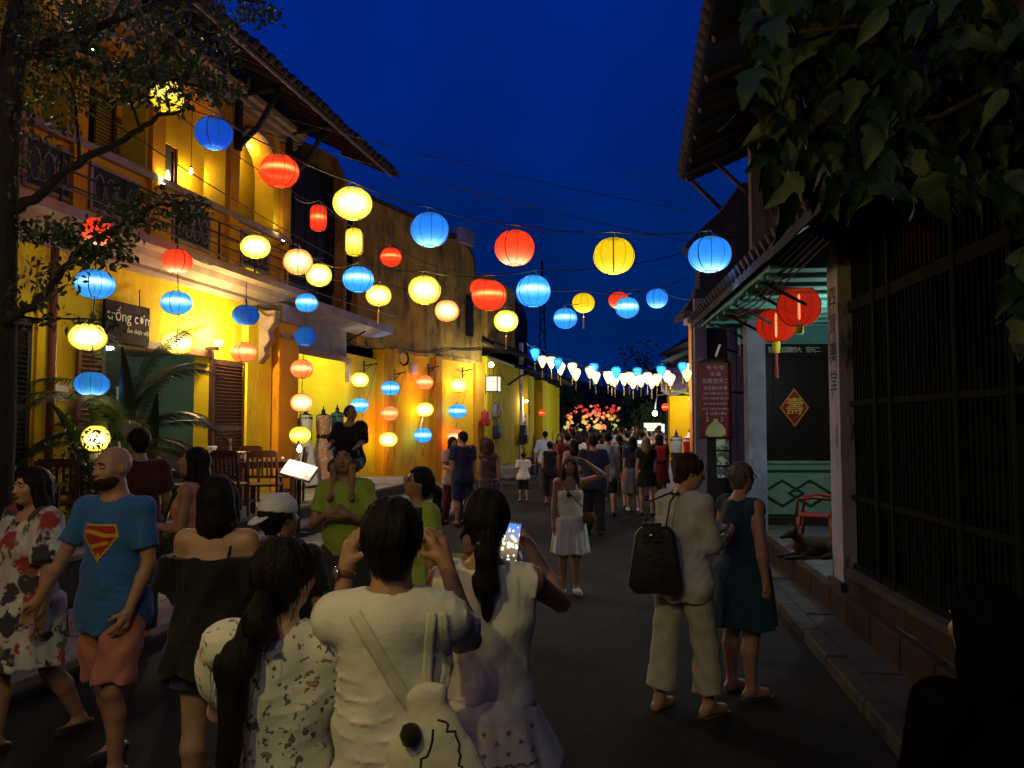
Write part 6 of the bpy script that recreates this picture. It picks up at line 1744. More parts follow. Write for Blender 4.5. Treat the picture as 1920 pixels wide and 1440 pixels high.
            for x in (-1, 1):
                q = hp(0.070 * x, 0.01, 0.0); q2 = q + V(0.02 * x, 0.0, -0.17) * f; q3 = q2 + V(0.005 * x, 0.02, -(length - 0.14))
                F.cone(q, q2, 0.028 * f, 0.036 * f, 0.02); F.cone(q2, q3, 0.036 * f, 0.018 * f, 0.02)
            F.ell(hp(0, 0.098, -0.035), V(0.056, 0.072, 0.098) * f, 0.015, R, 'sub')
        elif style in ('pony', 'lowpony', 'bun'):
            F.ell(hp(0, 0.095, -0.035), V(0.076, 0.075, 0.095) * f, 0.012, R, 'sub')
            F.cone(hp(-0.12, 0.02, -0.06), hp(0.12, 0.02, -0.06), 0.045 * f, 0.045 * f, 0.01, op='sub')
            F.plane(hp(0, 0, -0.10), R @ V(0, 0, -1))
            if style == 'bun':
                F.ell(hp(0, -0.105, 0.045), V(0.045, 0.038, 0.042) * f, 0.015, R)
            else:
                st = hp(0, -0.105, 0.0 if style == 'pony' else -0.045)
                p1 = st + s.Rt @ V(0.0, -0.05, -0.05) * f; p2 = p1 + V(0, 0.0, -length * 0.5); p3 = p2 + V(0.0, 0.01, -length * 0.5)
                F.cone(st, p1, 0.026 * f, 0.036 * f, 0.015); F.cone(p1, p2, 0.038 * f, 0.042 * f, 0.02, (s.side_ax, 0.8)); F.cone(p2, p3, 0.042 * f, 0.014 * f, 0.02, (s.side_ax, 0.8))
        def fn(X, Y, Z):
            dx, dy = X - c[0], Y - c[1]
            th = np.arctan2(dy, dx)
            return 0.0022 * np.sin(th * 38 + 4 * np.sin(Z * 18 + seed)) + 0.003 * np.sin(th * 11 + 6 * np.sin(Z * 9 + seed))
        F.warp(fn)
        return F
def face_bits(B_, parent, scale=1.0, glasses=False, smile=0.0):
    f = B_.f; hp = B_.hp; R = B_.HR
    Rm = Matrix([[float(R[i][j]) for j in range(3)] for i in range(3)]).to_4x4()
    for x in (-1, 1):
        M1 = Matrix.Translation(Vector(hp(0.031 * x, 0.082, 0.007))) @ Rm
        MB().lathe([(0.0, -0.004 * f), (0.011 * f, -0.003 * f), (0.0145 * f, 0.0), (0.011 * f, 0.003 * f), (0.0, 0.004 * f)], 10, M1 @ Matrix.Diagonal((1, 0.75, 1.3, 1))).build('eye', M_eyew, parent)
        M2 = Matrix.Translation(Vector(hp(0.031 * x, 0.0925, 0.007))) @ Rm
        MB().lathe([(0.0, -0.005 * f), (0.0052 * f, -0.0025 * f), (0.006 * f, 0.0), (0.0052 * f, 0.0025 * f), (0.0, 0.005 * f)], 10, M2 @ Matrix.Diagonal((1, 0.25, 1, 1))).build('iris', M_eye, parent)
        MB().tube([hp(0.014 * x, 0.098, 0.026), hp(0.030 * x, 0.098, 0.031), hp(0.048 * x, 0.086, 0.025)], [0.0025 * f, 0.0034 * f, 0.0015 * f], 5).build('eyebrow', M_eye, parent)
    MB().tube([hp(-0.024, 0.086, -0.056 + 0.006 * smile), hp(-0.01, 0.098, -0.0575), hp(0, 0.099, -0.059), hp(0.01, 0.098, -0.0575), hp(0.024, 0.086, -0.056 + 0.006 * smile)], [0.002 * f, 0.0055 * f, 0.0055 * f, 0.0055 * f, 0.002 * f], 6).build('lips', M_lip, parent)
    if glasses:
        mb = MB()
        for x in (-1, 1):
            mb.tube([hp(0.033 * x + 0.023 * math.cos(t * math.pi / 6), 0.106 - 0.010 * abs(math.cos(t * math.pi / 6)) * (1 if x * math.cos(t * math.pi / 6) > 0 else 0), 0.004 + 0.018 * math.sin(t * math.pi / 6)) for t in range(13)], 0.0022 * f, 5)
            mb.tube([hp(0.056 * x, 0.095, 0.008), hp(0.080 * x, 0.02, 0.008), hp(0.082 * x, -0.02, 0.004)], 0.002 * f, 5)
        mb.tube([hp(-0.011, 0.107, 0.008), hp(0.011, 0.107, 0.008)], 0.0022 * f, 5)
        mb.build('glasses', M_iron, parent)
def person(x, y, label, B_, parts, yaw=0.0, z=0.0, vox=0.012, sk=S_TAN, hands=True, face=False, group=None, cut=None, glasses=False, smile=0.0):
    """parts: list of (name, Field or [Fields], material)"""
    root = empty('person', (x, y, z), math.radians(yaw), label=label, cat='person', group=group)
    F = B_.body(vox, hands)
    bo = link('body', F.mesh('body'), sk, root)
    for nm, fl, mt in parts:
        for fl_ in (fl if isinstance(fl, list) else [fl]):
            link(nm, fl_.mesh(nm), mt, root)
    if face: face_bits(B_, root, glasses=glasses, smile=smile)
    return root
def strands(root, n=160, length=0.10, seed=1, mt=None, nm='hair'):
    """loose single hairs lying on and lifting off the hair mass"""
    ho = child(root, nm); me = ho.data; r_ = random.Random(seed); mb = MB()
    zs = [v.co.z for v in me.vertices]; zt = max(zs)
    for _ in range(n):
        v = me.vertices[r_.randrange(len(me.vertices))]; p = v.co.copy(); q = v.normal.copy()
        d = Vector((r_.gauss(0, 0.25), r_.gauss(0, 0.25), -1.0)); d = (d - q * d.dot(q)).normalized(); P_ = [p - q * 0.003]
        L_ = length * r_.uniform(0.4, 1.3); lift = r_.uniform(0.05, 0.28)
        for k in range(1, 6):
            d = (d + q * lift * 0.4 + Vector((0, 0, -0.35)) + Vector((r_.gauss(0, .08), r_.gauss(0, .08), 0))).normalized(); P_.append(P_[-1] + d * L_ / 5)
        mb.tube(P_, [0.0011, 0.0011, 0.001, 0.0009, 0.0007, 0.0003], 3, caps=False)
    o = mb.build('loose_strands', mt or H_BLACK, root); o['kind'] = 'stuff'
def bvh_of(o):
    me = o.data
    return BVHTree.FromPolygons([v.co.copy() for v in me.vertices], [tuple(p.vertices) for p in me.polygons])
def child(root, nm):
    return [c for c in root.children if c.name.split('.')[0] == nm][0]
def ribbon(bvh, pts, w, direction, lift=0.006, thick=0.004, n=24, wdir=None, name='strap', mt=None, parent=None):
    """a flat band laid on the cloth: pts = guide points, cast along `direction` onto the surface"""
    d = Vector(direction).normalized(); P = [Vector(p) for p in pts]
    segs = []
    tot = sum((b - a).length for a, b in zip(P[:-1], P[1:]))
    for a, b in zip(P[:-1], P[1:]):
        m = max(2, int(n * (b - a).length / tot))
        for k in range(m): segs.append(a.lerp(b, k / m))
    segs.append(P[-1])
    vs = []; fs = []
    last = None
    for i, p in enumerate(segs):
        t = (segs[min(i + 1, len(segs) - 1)] - segs[max(i - 1, 0)]).normalized()
        side = t.cross(d).normalized()
        row = []
        for k in (-1, -0.33, 0.33, 1):
            q = p + side * (w / 2) * k
            hit = bvh.ray_cast(q - d * 0.6, d)
            if hit[0] is not None: h0 = hit[0]; dep = (h0 - q).dot(d); last = dep
            else: dep = last if last is not None else 0.0; h0 = q + d * dep
            row.append(h0)
        # keep the band flat across
        deps = [r.dot(d) for r in row]; mn = min(deps)
        row = [r + d * ((mn * 0.6 + r.dot(d) * 0.4) - r.dot(d)) - d * lift for r in row]
        vs += row
    m = len(segs)
    for i in range(m - 1):
        for k in range(3): fs.append((i * 4 + k, i * 4 + k + 1, (i + 1) * 4 + k + 1, (i + 1) * 4 + k))
    o = MB().add(vs, fs, True).build(name, mt, parent)
    sl_ = o.modifiers.new('thick', 'SOLIDIFY'); sl_.thickness = thick; sl_.offset = 0
    return o
def decal(bvh, origin, udir, vdir, direction, w, h, fn, mats, parent, name='print', res=0.006, lift=0.002):
    """flat print on cloth: fn(u,v) in 0..1 -> material index or None; follows the surface"""
    u = Vector(udir).normalized(); v = Vector(vdir).normalized(); d = Vector(direction).normalized(); o = Vector(origin)
    nu, nv = max(2, int(w / res)), max(2, int(h / res))
    pts = {}; last = None
    def P(i, j):
        nonlocal last
        if (i, j) in pts: return pts[(i, j)]
        q = o + u * (i / nu - 0.5) * w + v * (j / nv - 0.5) * h
        hit = bvh.ray_cast(q - d * 0.5, d)
        r = hit[0] - d * lift if hit[0] is not None else None
        pts[(i, j)] = r; return r
    vid = {}; vs = []; fs = []; mi = []
    for j in range(nv):
        for i in range(nu):
            m = fn((i + 0.5) / nu, (j + 0.5) / nv)
            if m is None: continue
            c = [P(i, j), P(i + 1, j), P(i + 1, j + 1), P(i, j + 1)]
            if any(q is None for q in c): continue
            idx = []
            for key, q in zip([(i, j), (i + 1, j), (i + 1, j + 1), (i, j + 1)], c):
                if key not in vid: vid[key] = len(vs); vs.append(q)
                idx.append(vid[key])
            fs.append(tuple(idx)); mi.append(m)
    if not fs: return None
    me = bpy.data.meshes.new(name); me.from_pydata([tuple(q) for q in vs], [], fs)
    for m in mats: me.materials.append(m)
    me.polygons.foreach_set('material_index', mi); me.update()
    ob = link(name, me, None, parent); return ob
# ================================================================== THE PEOPLE
def X_(px, Y): return (px - 960) / 1450 * Y * (CP + 0.0)
def cloth(name, col, col2=None, **k):
    d = dict(scale=5, rough=0.85, sheen=0.15, bump=0.55, bscale=9, bdist=0.03, spec=0.2); d.update(k)
    return pmat(name, col, col2 or tuple(c * 0.85 for c in col), **d)
def floral(name, base, spots, scale=14, size=0.35):
    """printed cloth: scattered sprigs in a few colours"""
    m, nt, bs = newmat(name); N, L = nt.nodes, nt.links
    bs.inputs['Roughness'].default_value = 0.85; bs.inputs['Sheen Weight'].default_value = 0.1
    tc = N.new('ShaderNodeTexCoord'); last = None
    nz = N.new('ShaderNodeTexNoise'); nz.inputs['Scale'].default_value = scale * 1.6; nz.inputs['Detail'].default_value = 3
    L.new(tc.outputs['Object'], nz.inputs[0])
    wm = N.new('ShaderNodeMix'); wm.data_type = 'VECTOR'; wm.inputs[0].default_value = 0.10
    L.new(tc.outputs['Object'], wm.inputs[4]); L.new(nz.outputs[1], wm.inputs[5])
    prev = None
    for i, (col, sc_, sz) in enumerate(spots):
        v = N.new('ShaderNodeTexVoronoi'); v.inputs['Scale'].default_value = sc_; v.inputs['Randomness'].default_value = 1.0
        mp = N.new('ShaderNodeMapping'); mp.inputs['Location'].default_value = (i * 3.1, i * 1.7, i * 2.3); L.new(wm.outputs[1], mp.inputs[0]); L.new(mp.outputs[0], v.inputs[0])
        mr = N.new('ShaderNodeMapRange'); mr.inputs[1].default_value = sz; mr.inputs[2].default_value = sz * 0.8; L.new(v.outputs[0], mr.inputs[0])
        mx = N.new('ShaderNodeMix'); mx.data_type = 'RGBA'; L.new(mr.outputs[0], mx.inputs[0])
        if prev is None: mx.inputs[6].default_value = c4(base)
        else: L.new(prev, mx.inputs[6])
        mx.inputs[7].default_value = c4(col); prev = mx.outputs[2]
    L.new(prev, bs.inputs['Base Color'])
    MATS[name] = m; return m
C_white = cloth('white_cotton', (0.72, 0.70, 0.64), (0.66, 0.63, 0.57)); C_black = cloth('black_cotton', (0.014, 0.013, 0.014)); C_navy = cloth('navy_cotton', (0.018, 0.024, 0.055))
C_denim = cloth('blue_denim', (0.05, 0.075, 0.12), (0.03, 0.045, 0.08), scale=20); C_lime = cloth('lime_cotton', (0.34, 0.45, 0.06), (0.28, 0.39, 0.05)); C_grey = cloth('dark_grey_trousers', (0.05, 0.05, 0.055))
C_shoe_w = cloth('white_canvas_shoe', (0.65, 0.65, 0.62)); C_shoe_b = cloth('black_shoe', (0.012, 0.012, 0.014), rough=0.5)
t1 = time.time()
# ---------- A: man in white tee seen from behind, photographing
b = Body(1.655, arms={'L': ((-0.22, 0.80, -0.55), (0.10, 0.25, 0.95)), 'R': ((0.20, 0.85, -0.45), (-0.35, 0.25, 0.90))}, bulk=0.80, sws=0.86,
         palms={'L': {'n': (0.6, 0.6, 0.0), 'curl': 0.75}, 'R': {'n': (-0.6, 0.6, 0), 'curl': 0.75}}, headpitch=0.10)
YA = 2.15
manA = person(X_(738, YA), YA, 'man in white T-shirt and wristwatch photographing, seen from behind, bottom centre', b,
    [('shirt', b.top(0.0085, sleeve=0.62, loose=0.022, hem=-0.16, g=0.020, neck=0.072, neckdrop=0.008, folds=0.010, seed=3, sleeve_g=0.010), C_white),
     ('trousers', b.legwear(0.014, 2.0, loose=0.012), C_grey), ('hair', b.hair(0.0065, 'short', extra=0.000), H_BLACK)], vox=0.0075, sk=S_TAN)
wv = Vector(b.J['wriL']); fd = Vector(b.fdL)
Mw = Matrix.Translation(wv - fd * 0.02) @ fd.to_track_quat('Z', 'Y').to_matrix().to_4x4()
w_ = MB().lathe([(0.029, -0.011), (0.0315, -0.009), (0.0315, 0.009), (0.029, 0.011)], 20, Mw).build('watch_strap', cloth('brown_leather', (0.10, 0.04, 0.02), rough=0.5), manA)
MB().lathe([(0.001, 0.030), (0.019, 0.030), (0.021, 0.036), (0.018, 0.040), (0.001, 0.040)], 20, Mw @ Matrix.Rotation(math.radians(90), 4, 'Y') @ Matrix.Rotation(math.radians(-60), 4, 'X')).build('watch_case', pmat('steel', (0.6, 0.6, 0.62), rough=0.2, metal=1.0), w_)
# phone in his hands
ph = empty('phone', manA.matrix_basis @ (Vector((b.J['wriL'] + b.J['wriR']) / 2) + Vector((0, 0.05, 0.14))), label='phone held up by the man in the white T-shirt', cat='phone')
bevel(MB().box(-0.075, 0.075, -0.004, 0.004, -0.037, 0.037).build('phone_case', pmat('black_plastic', (0.02, 0.02, 0.022), rough=0.3), ph), 0.006, 2)
# straps and tote
tee = child(manA, 'shirt'); bv = bvh_of(tee)
C_canvas = cloth('cream_canvas', (0.62, 0.60, 0.50), (0.55, 0.52, 0.42))
C = b.J['crn']
ribbon(bv, [(-0.085, -0.5, 1.405), (-0.05, -0.5, 1.36), (0.045, -0.5, 1.20), (0.10, -0.5, 1.12)], 0.036, (0, 1, 0), name='cross_strap', mt=C_canvas, parent=manA)
tote = empty('tote_bag', manA.location + Vector((0.112, -0.120, 0.10)), label='cream canvas tote bag with black line drawing beside the man in white T-shirt', cat='bag')
for dx in (0.0, 0.05):
    o = ribbon(bv, [(0.118 + dx * 0.5, -0.5, 1.405), (0.112 + dx * 0.8, -0.5, 1.33), (0.105 + dx, -0.5, 1.24), (0.112 + dx * 0.6, -0.5, 1.17)], 0.026, (0, 1, 0), lift=0.010, name='strap', mt=C_canvas, parent=tote)
    o.location = (-0.112, 0.120, -0.10)
F = Field(V(-0.25, -0.2, 0.45), V(0.3, 0.15, 1.3), 0.009)
F.cone(V(0.0, -0.02, 1.10), V(0.02, -0.02, 0.90), 0.050, 0.125, 0.02, (V(0, 1, 0), 0.45)); F.cone(V(0.02, -0.02, 0.90), V(0.03, -0.02, 0.62), 0.130, 0.165, 0.03, (V(0, 1, 0), 0.40))
F.warp(lambda X, Y, Z: 0.005 * np.sin(X * 38 + 4 * np.sin(Z * 14)) * np.sin(Z * 20 + X * 9))
tb = link('bag_body', F.mesh('bag_body'), C_canvas, tote); bvt = bvh_of(tb)
Mink = pmat('black_ink', (0.02, 0.02, 0.02), rough=0.8)
def ink(pts, nm='ink_line'):
    q_ = [bvt.ray_cast(Vector((x, -0.4, z)), Vector((0, 1, 0)))[0] for x, z in pts]
    MB().tube([q for q in q_ if q is not None], 0.0032, 5).build(nm, Mink, tote)
rng = random.Random(5)
for (x0, z0, x1, z1) in ((0.03, 1.06, 0.075, 1.02), (0.075, 1.02, 0.10, 0.93), (0.02, 1.04, -0.01, 0.93), (-0.01, 0.93, -0.06, 0.88), (0.10, 0.93, 0.14, 0.90), (-0.06, 0.88, -0.02, 0.80), (0.0, 0.82, 0.05, 0.86), (0.05, 0.86, 0.09, 0.79), (0.09, 0.79, 0.14, 0.82), (0.02, 0.74, 0.06, 0.70), (0.14, 0.90, 0.12, 0.82)):
    P_ = [(x0, z0)]
    for k in range(1, 6):
        t = k / 6; P_.append((x0 + (x1 - x0) * t + rng.uniform(-0.008, 0.008), z0 + (z1 - z0) * t + rng.uniform(-0.008, 0.008)))
    ink(P_ + [(x1, z1)])
MB().lathe([(0.001, -0.03), (0.02, -0.022), (0.028, 0), (0.02, 0.022), (0.001, 0.03)], 14, Matrix.Translation((-0.035, -0.07, 1.03))).build('pompom', C_black, tote)
# ---------- B: girl with very long black ponytail, floral lace blouse
b = Body(1.54, True, arms={'L': ((-0.25, 0.45, -0.85), (0.25, 0.75, 0.45)), 'R': ((0.22, 0.40, -0.9), (-0.25, 0.8, 0.4))}, headyaw=-0.35, headpitch=0.06, side=0.03)
YB = 2.2
M_flor = floral('sprigged_blouse', (0.62, 0.60, 0.56), [((0.10, 0.11, 0.10), 26, 0.27), ((0.32, 0.20, 0.20), 17, 0.20), ((0.07, 0.10, 0.12), 34, 0.22)])
blz = b.top(0.0085, sleeve=0.62, loose=0.030, hem=-0.22, neck=0.085, neckdrop=0.028, folds=0.007, seed=9, puff=0.008)
girlB = person(X_(524, YB), YB, 'girl with very long black ponytail and floral blouse, from behind, bottom left', b,
    [('blouse', blz, M_flor), ('skirt', b.skirt(0.015, hemz=0.5, flare=0.12), C_black),
     ('hair', b.hair(0.0065, 'lowpony', length=0.05, extra=0.003), H_BLACK)], vox=0.008, sk=S_LIGHT)
Lk = MB()
pt = []
F = Field(V(-0.30, -0.45, 0.75), V(0.20, 0.15, 1.6), 0.009)
hb = b.hp(0, -0.09, -0.03)
F.cone(hb, V(-0.060, -0.150, 1.27), 0.036, 0.042, 0.03, (V(0, 1, 0), 0.7)); F.cone(V(-0.060, -0.150, 1.27), V(-0.085, -0.165, 0.80), 0.042, 0.034, 0.03, (V(0, 1, 0), 0.6))
F.warp(lambda X, Y, Z: 0.003 * np.sin(X * 190 + 4 * np.sin(Z * 10)) + 0.002 * np.sin(X * 90 - Z * 8))
link('ponytail', F.mesh('ponytail'), H_BLACK, girlB)
cl = MB().tube([Vector(b.J['crn']) + Vector((0.06 * math.cos(a), 0.0 + 0.058 * math.sin(a) - 0.01, 0.025 - 0.012 * math.sin(a))) for a in [2 * math.pi * k / 24 for k in range(25)]], 0.0018, 5).build('necklace', pmat('silver', (0.8, 0.8, 0.8), rough=0.2, metal=1.0), girlB)
# ---------- C: woman in sleeveless white dress, phone raised
b = Body(1.63, True, arms={'R': ((0.42, 0.72, -0.42), (-0.45, 0.45, 0.75)), 'L': ((-0.35, 0.72, -0.55), (0.55, 0.65, 0.45))}, headyaw=0.05, headpitch=-0.02,
         palms={'R': {'n': (-0.7, 0.3, 0.3), 'curl': 0.7}, 'L': {'n': (0.8, 0.3, 0), 'curl': 0.5}})
YC = 2.75
drs = b.top(0.009, sleeve=0, loose=0.022, hem=-0.02, neck=0.085, neckdrop=0.0, folds=0.010, seed=12)
womC = person(X_(912, YC), YC, 'woman in sleeveless white dress with ponytail holding up a lit phone', b,
    [('bodice', drs, C_white), ('skirt', b.skirt(0.010, z0=0.14, hemz=0.74, flare=0.075, ripples=7, amp=0.012, g=0.012), C_white),
     ('hair', b.hair(0.0065, 'lowpony', length=0.22, extra=0.001), H_BLACK)], vox=0.0085, sk=S_TAN)
# scalloped eyelet border
bvs = bvh_of(child(womC, 'skirt'))
def eyelet(u, v):
    # small cut-work flowers in a row over a stitched scallop line
    if v > 0.35:
        cu_, cv = (u * 5) % 1 - 0.5, ((v - 0.35) / 0.65 * 3) % 1 - 0.5
        if int(u * 5) % 2 == int((v - 0.35) / 0.65 * 3) % 2 and math.hypot(cu_, cv) < 0.20 + 0.07 * math.cos(5 * math.atan2(cv, cu_)): return 0
        return None
    return 0 if abs(v - 0.18 - 0.06 * abs(math.sin(u * 15.7))) < 0.025 else None
M_eye_ = pmat('eyelet_dark_thread', (0.22, 0.21, 0.17), rough=0.9)  # thread darker than the white cloth
for cx in (-0.14, 0.08):
    decal(bvs, (cx, -0.3, 0.83), (1, 0, 0), (0, 0, 1), (0, 1, 0), 0.20, 0.14, eyelet, [M_eye_], womC, name='eyelet_embroidery', res=0.004)
scl = MB()
for k in range(44):
    a = math.pi + math.pi * k / 43
    pass
scr = emat('phone_screen_off', (0.1, 0.2, 0.4), 0.2)
def phone_screen_mat():
    m, nt, bs = newmat('phone_screen_picture'); N, L = nt.nodes, nt.links
    tc = N.new('ShaderNodeTexCoord'); sep = N.new('ShaderNodeSeparateXYZ'); L.new(tc.outputs['Object'], sep.inputs[0])
    v = N.new('ShaderNodeTexVoronoi'); v.inputs['Scale'].default_value = 55; L.new(tc.outputs['Object'], v.inputs[0])
    lt = N.new('ShaderNodeMath'); lt.operation = 'LESS_THAN'; lt.inputs[1].default_value = 0.42; L.new(v.outputs[0], lt.inputs[0])
    rp = N.new('ShaderNodeValToRGB'); mr = N.new('ShaderNodeMapRange'); mr.inputs[1].default_value = -0.07; mr.inputs[2].default_value = 0.07
    L.new(sep.outputs[2], mr.inputs[0]); L.new(mr.outputs[0], rp.inputs[0])
    rp.color_ramp.elements[0].color = (0.02, 0.02, 0.04, 1); rp.color_ramp.elements[1].color = (0.05, 0.25, 0.9, 1)
    e2 = rp.color_ramp.elements.new(0.5); e2.color = (0.35, 0.25, 0.10, 1)
    mx = N.new('ShaderNodeMix'); mx.data_type = 'RGBA'; L.new(lt.outputs[0], mx.inputs[0]); L.new(rp.outputs[0], mx.inputs[6]); mx.inputs[7].default_value = (1, 0.95, 0.8, 1)
    L.new(mx.outputs[2], bs.inputs['Emission Color']); bs.inputs['Emission Strength'].default_value = 1.3; bs.inputs['Base Color'].default_value = (0, 0, 0, 1)
    return m
M_screen = phone_screen_mat()
pc = at(957, 1016, 2.95)
ph = empty('phone', pc, label='phone with bright lantern picture on its screen held by the woman in the white dress', cat='phone')
ph.rotation_euler = (math.radians(-8), math.radians(6), math.radians(-18))
bevel(MB().box(-0.037, 0.037, 0.0, 0.008, -0.075, 0.075).build('phone_case', pmat('silver_case', (0.5, 0.5, 0.52), rough=0.3, metal=0.5), ph), 0.006, 2)
MB().box(-0.033, 0.033, -0.0015, -0.0003, -0.068, 0.068).build('screen', M_screen, ph)
o = MB().tube([at(975, 1035, 2.9), at(984, 1062, 2.8)], 0.005, 6).build('selfie_stick', pmat('silver2', (0.6, 0.6, 0.65), rough=0.3, metal=0.8)); tag(o, 'short pale stick held beside the lit phone', 'selfie stick')
for r_, l_ in ((manA, 0.025), (girlB, 0.09), (womC, 0.05)): strands(r_, 90, l_)
strands(girlB, 50, 0.16, 5, nm='ponytail')
# ---------- D: woman in black off-shoulder top, bob
b = Body(1.60, True, arms={'L': ((-0.30, 0.15, -1), (0.1, 0.55, -0.6)), 'R': ((0.32, 0.1, -1), (-0.1, 0.6, -0.5))}, headyaw=0.15, bulk=1.08)
YD = 3.85
womD = person(X_(412, YD), YD, 'dark bobbed woman with bare shoulders, black off-shoulder top and denim shorts, from behind', b,
    [('top', b.top(0.011, sleeve=0.95, loose=0.045, hem=-0.03, off_shoulder=True, neckdrop=0.02, folds=0.012, seed=4, sleeve_g=0.05), C_black),
     ('skirt', b.skirt(0.013, z0=0.02, hemz=0.72, flare=0.05, g=0.035), C_black), ('shorts', b.legwear(0.013, 0.55, loose=0.02, flare=0.015), C_denim),
     ('hair', b.hair(0.009, 'bob', extra=0.004, length=0.1), H_BLACK)], vox=0.0105, sk=S_LIGHT)
strands(womD, 60, 0.07)
MB().tube([Vector(b.J['chest']) + Vector((0.09, -0.10, 0.06)), Vector(b.J['crn']) + Vector((0.095, -0.03, 0.055)), Vector(b.J['chest']) + Vector((0.09, 0.10, 0.05))], 0.006, 5).build('shoulder_strap', C_black, womD)
# ---------- E: boy in white cap
b = Body(1.50, arms={'L': ((-0.2, 0.1, -1), (0.1, 0.4, -0.8)), 'R': ((0.2, 0.1, -1), (-0.1, 0.4, -0.8))}, headyaw=-0.65, headpitch=0.12)
YE = 3.9
boyE = person(X_(528, YE), YE, 'youth in white baseball cap and black T-shirt with grey lettering on the back', b,
    [('shirt', b.top(0.012, sleeve=0.7, loose=0.04, hem=-0.14, folds=0.009, seed=6), C_black), ('trousers', b.legwear(0.015, 1.1, loose=0.03), C_grey),
     ('hair', b.hair(0.010, 'short', extra=0.004), H_BLACK)], vox=0.011, sk=S_TAN, yaw=-8)
F = Field(b.J['head'] - 0.26, b.J['head'] + 0.26, 0.007)
capc = b.hp(0, -0.014, 0.045)
F.ell(capc, V(0.096, 0.116, 0.096) * b.f, 0.01, b.HR); F.plane(b.hp(0, 0, 0.028), b.HR @ V(0, -0.25, -1))
F.ell(b.hp(0, -0.125, 0.018), V(0.066, 0.075, 0.010) * b.f, 0.006, b.HR @ rotx(0.35))
cap = link('cap', F.mesh('cap'), cloth('white_cap', (0.62, 0.63, 0.68)), boyE)
for k in range(3):
    a = k * math.pi / 3 + 0.2
    ln = [capc + b.HR @ (V(0.092 * math.sin(t) * math.cos(a), 0.110 * math.sin(t) * math.sin(a), 0.090 * math.cos(t)) * b.f) for t in np.linspace(-1.45, 1.45, 15)]
    MB().tube(ln, 0.0016, 4).build('cap_seam', cloth('cap_seam', (0.42, 0.42, 0.46)), boyE)
bt = bvh_of(child(boyE, 'shirt'))
def glyph(u, v):
    # blackletter-like "OH" and a line below
    y = v
    if y > 0.45:
        yy = (y - 0.45) / 0.55
        if 0.05 < u < 0.45 and (abs(math.hypot((u - 0.25) / 0.2, (yy - 0.5) / 0.5) - 0.8) < 0.2): return 0
        if 0.52 < u < 0.60 or 0.76 < u < 0.84: return 0
        if 0.52 < u < 0.84 and 0.42 < yy < 0.58: return 0
        if 0.90 < u < 0.96 and (yy > 0.3 or yy < 0.15): return 0
        return None
    if 0.1 < v < 0.3 and math.sin(u * 70) > -0.1: return 0
    return None
decal(bt, (-0.10, -0.4, b.J['chest'][2] - 0.02), (1, 0, 0), (0, 0, 1), (0, 1, 0), 0.19, 0.15, glyph, [cloth('grey_print', (0.25, 0.25, 0.27))], boyE, name='printed_letters', res=0.005)
print('fg people', round(time.time() - t1, 1)); t1 = time.time()
# ---------- F: bald bearded man, blue T-shirt with red and yellow shield
b = Body(1.76, bulk=0.9, sws=0.92, arms={'R': ((0.38, 0.22, -1), (0.40, 0.20, -0.85)), 'L': ((-0.20, 0.05, -1), (0.16, 0.36, -0.90))}, legs={'L': ((-0.03, 0.30, -1), (0, -0.10, -1)), 'R': ((0.05, -0.12, -1), (0.02, -0.35, -1))}, headyaw=-0.25, lean=0.02)
b.palms = {'L': {'n': (1, -0.5, 0), 'curl': 0.7}, 'R': {'n': (-0.8, 0.5, 0), 'curl': 0.8}}
YF = 4.3
C_blue = cloth('blue_cotton', (0.035, 0.14, 0.42), (0.028, 0.115, 0.36))
manF = person(X_(222, YF), YF, 'bald bearded man in blue T-shirt with red chest shield and salmon shorts', b,
    [('shirt', b.top(0.010, sleeve=0.72, loose=0.022, hem=-0.13, neck=0.070, folds=0.008, seed=21, sleeve_g=0.012), C_blue),
     ('shorts', b.legwear(0.012, 0.93, loose=0.022, flare=0.01, folds=0.008, seed=2), cloth('salmon_shorts', (0.50, 0.20, 0.15), (0.42, 0.16, 0.12)))] + [('shoe', s_, C_shoe_b) for s_ in b.shoes(0.012, high=-0.02)],
    yaw=168, vox=0.0095, sk=S_PINK, face=True, smile=1)
Fb = Field(b.J['head'] - 0.2, b.J['head'] + 0.2, 0.007)
Fb.ell(b.hp(0, 0.030, -0.062), V(0.064, 0.068, 0.055) * b.f, 0.01, b.HR); Fb.ell(b.hp(0, 0.10, -0.052), V(0.022, 0.03, 0.007) * b.f, 0.01, b.HR, 'sub'); Fb.plane(b.hp(0, 0, -0.028), b.HR @ V(0, 0.3, 1))
link('beard', Fb.mesh('beard'), H_BROWN, manF)
bt = bvh_of(child(manF, 'shirt'))
def shield(u, v):
    # five sided red shield, yellow rim and two yellow bars
    x = abs(u - 0.5) * 2
    def inside(m):
        top = 1 - m; 
        if v > top or v < 0: return False
        if v > 0.68: return x < (1.0 - m * 1.1) - max(0, (v - 0.68)) * 0.55
        return x < (v + 0.0 - m * 1.3) / 0.68
    if not inside(0): return None
    if not inside(0.055): return 2
    y = v
    if 0.66 < y < 0.84 and -0.9 < (u - 0.5) * 2 < 0.95 and abs(y - 0.75 - 0.05 * math.sin((u - 0.5) * 5)) < 0.055: return 1
    if 0.34 < y < 0.55 and abs(y - 0.45 + 0.05 * math.sin((u - 0.5) * 6)) < 0.05 and x < y * 1.05: return 1
    if 0.10 < y < 0.22 and x < 0.08: return 1
    return 0
M_pr, M_py = cloth('red_print', (0.42, 0.03, 0.02)), cloth('yellow_print', (0.60, 0.42, 0.03))
decal(bt, (0.0, 0.5, b.J['chest'][2] - 0.035), (1, 0, 0), (0, 0, 1), (0, -1, 0), 0.215, 0.20, shield, [M_pr, M_py, M_py], manF, name='chest_shield', res=0.0045)
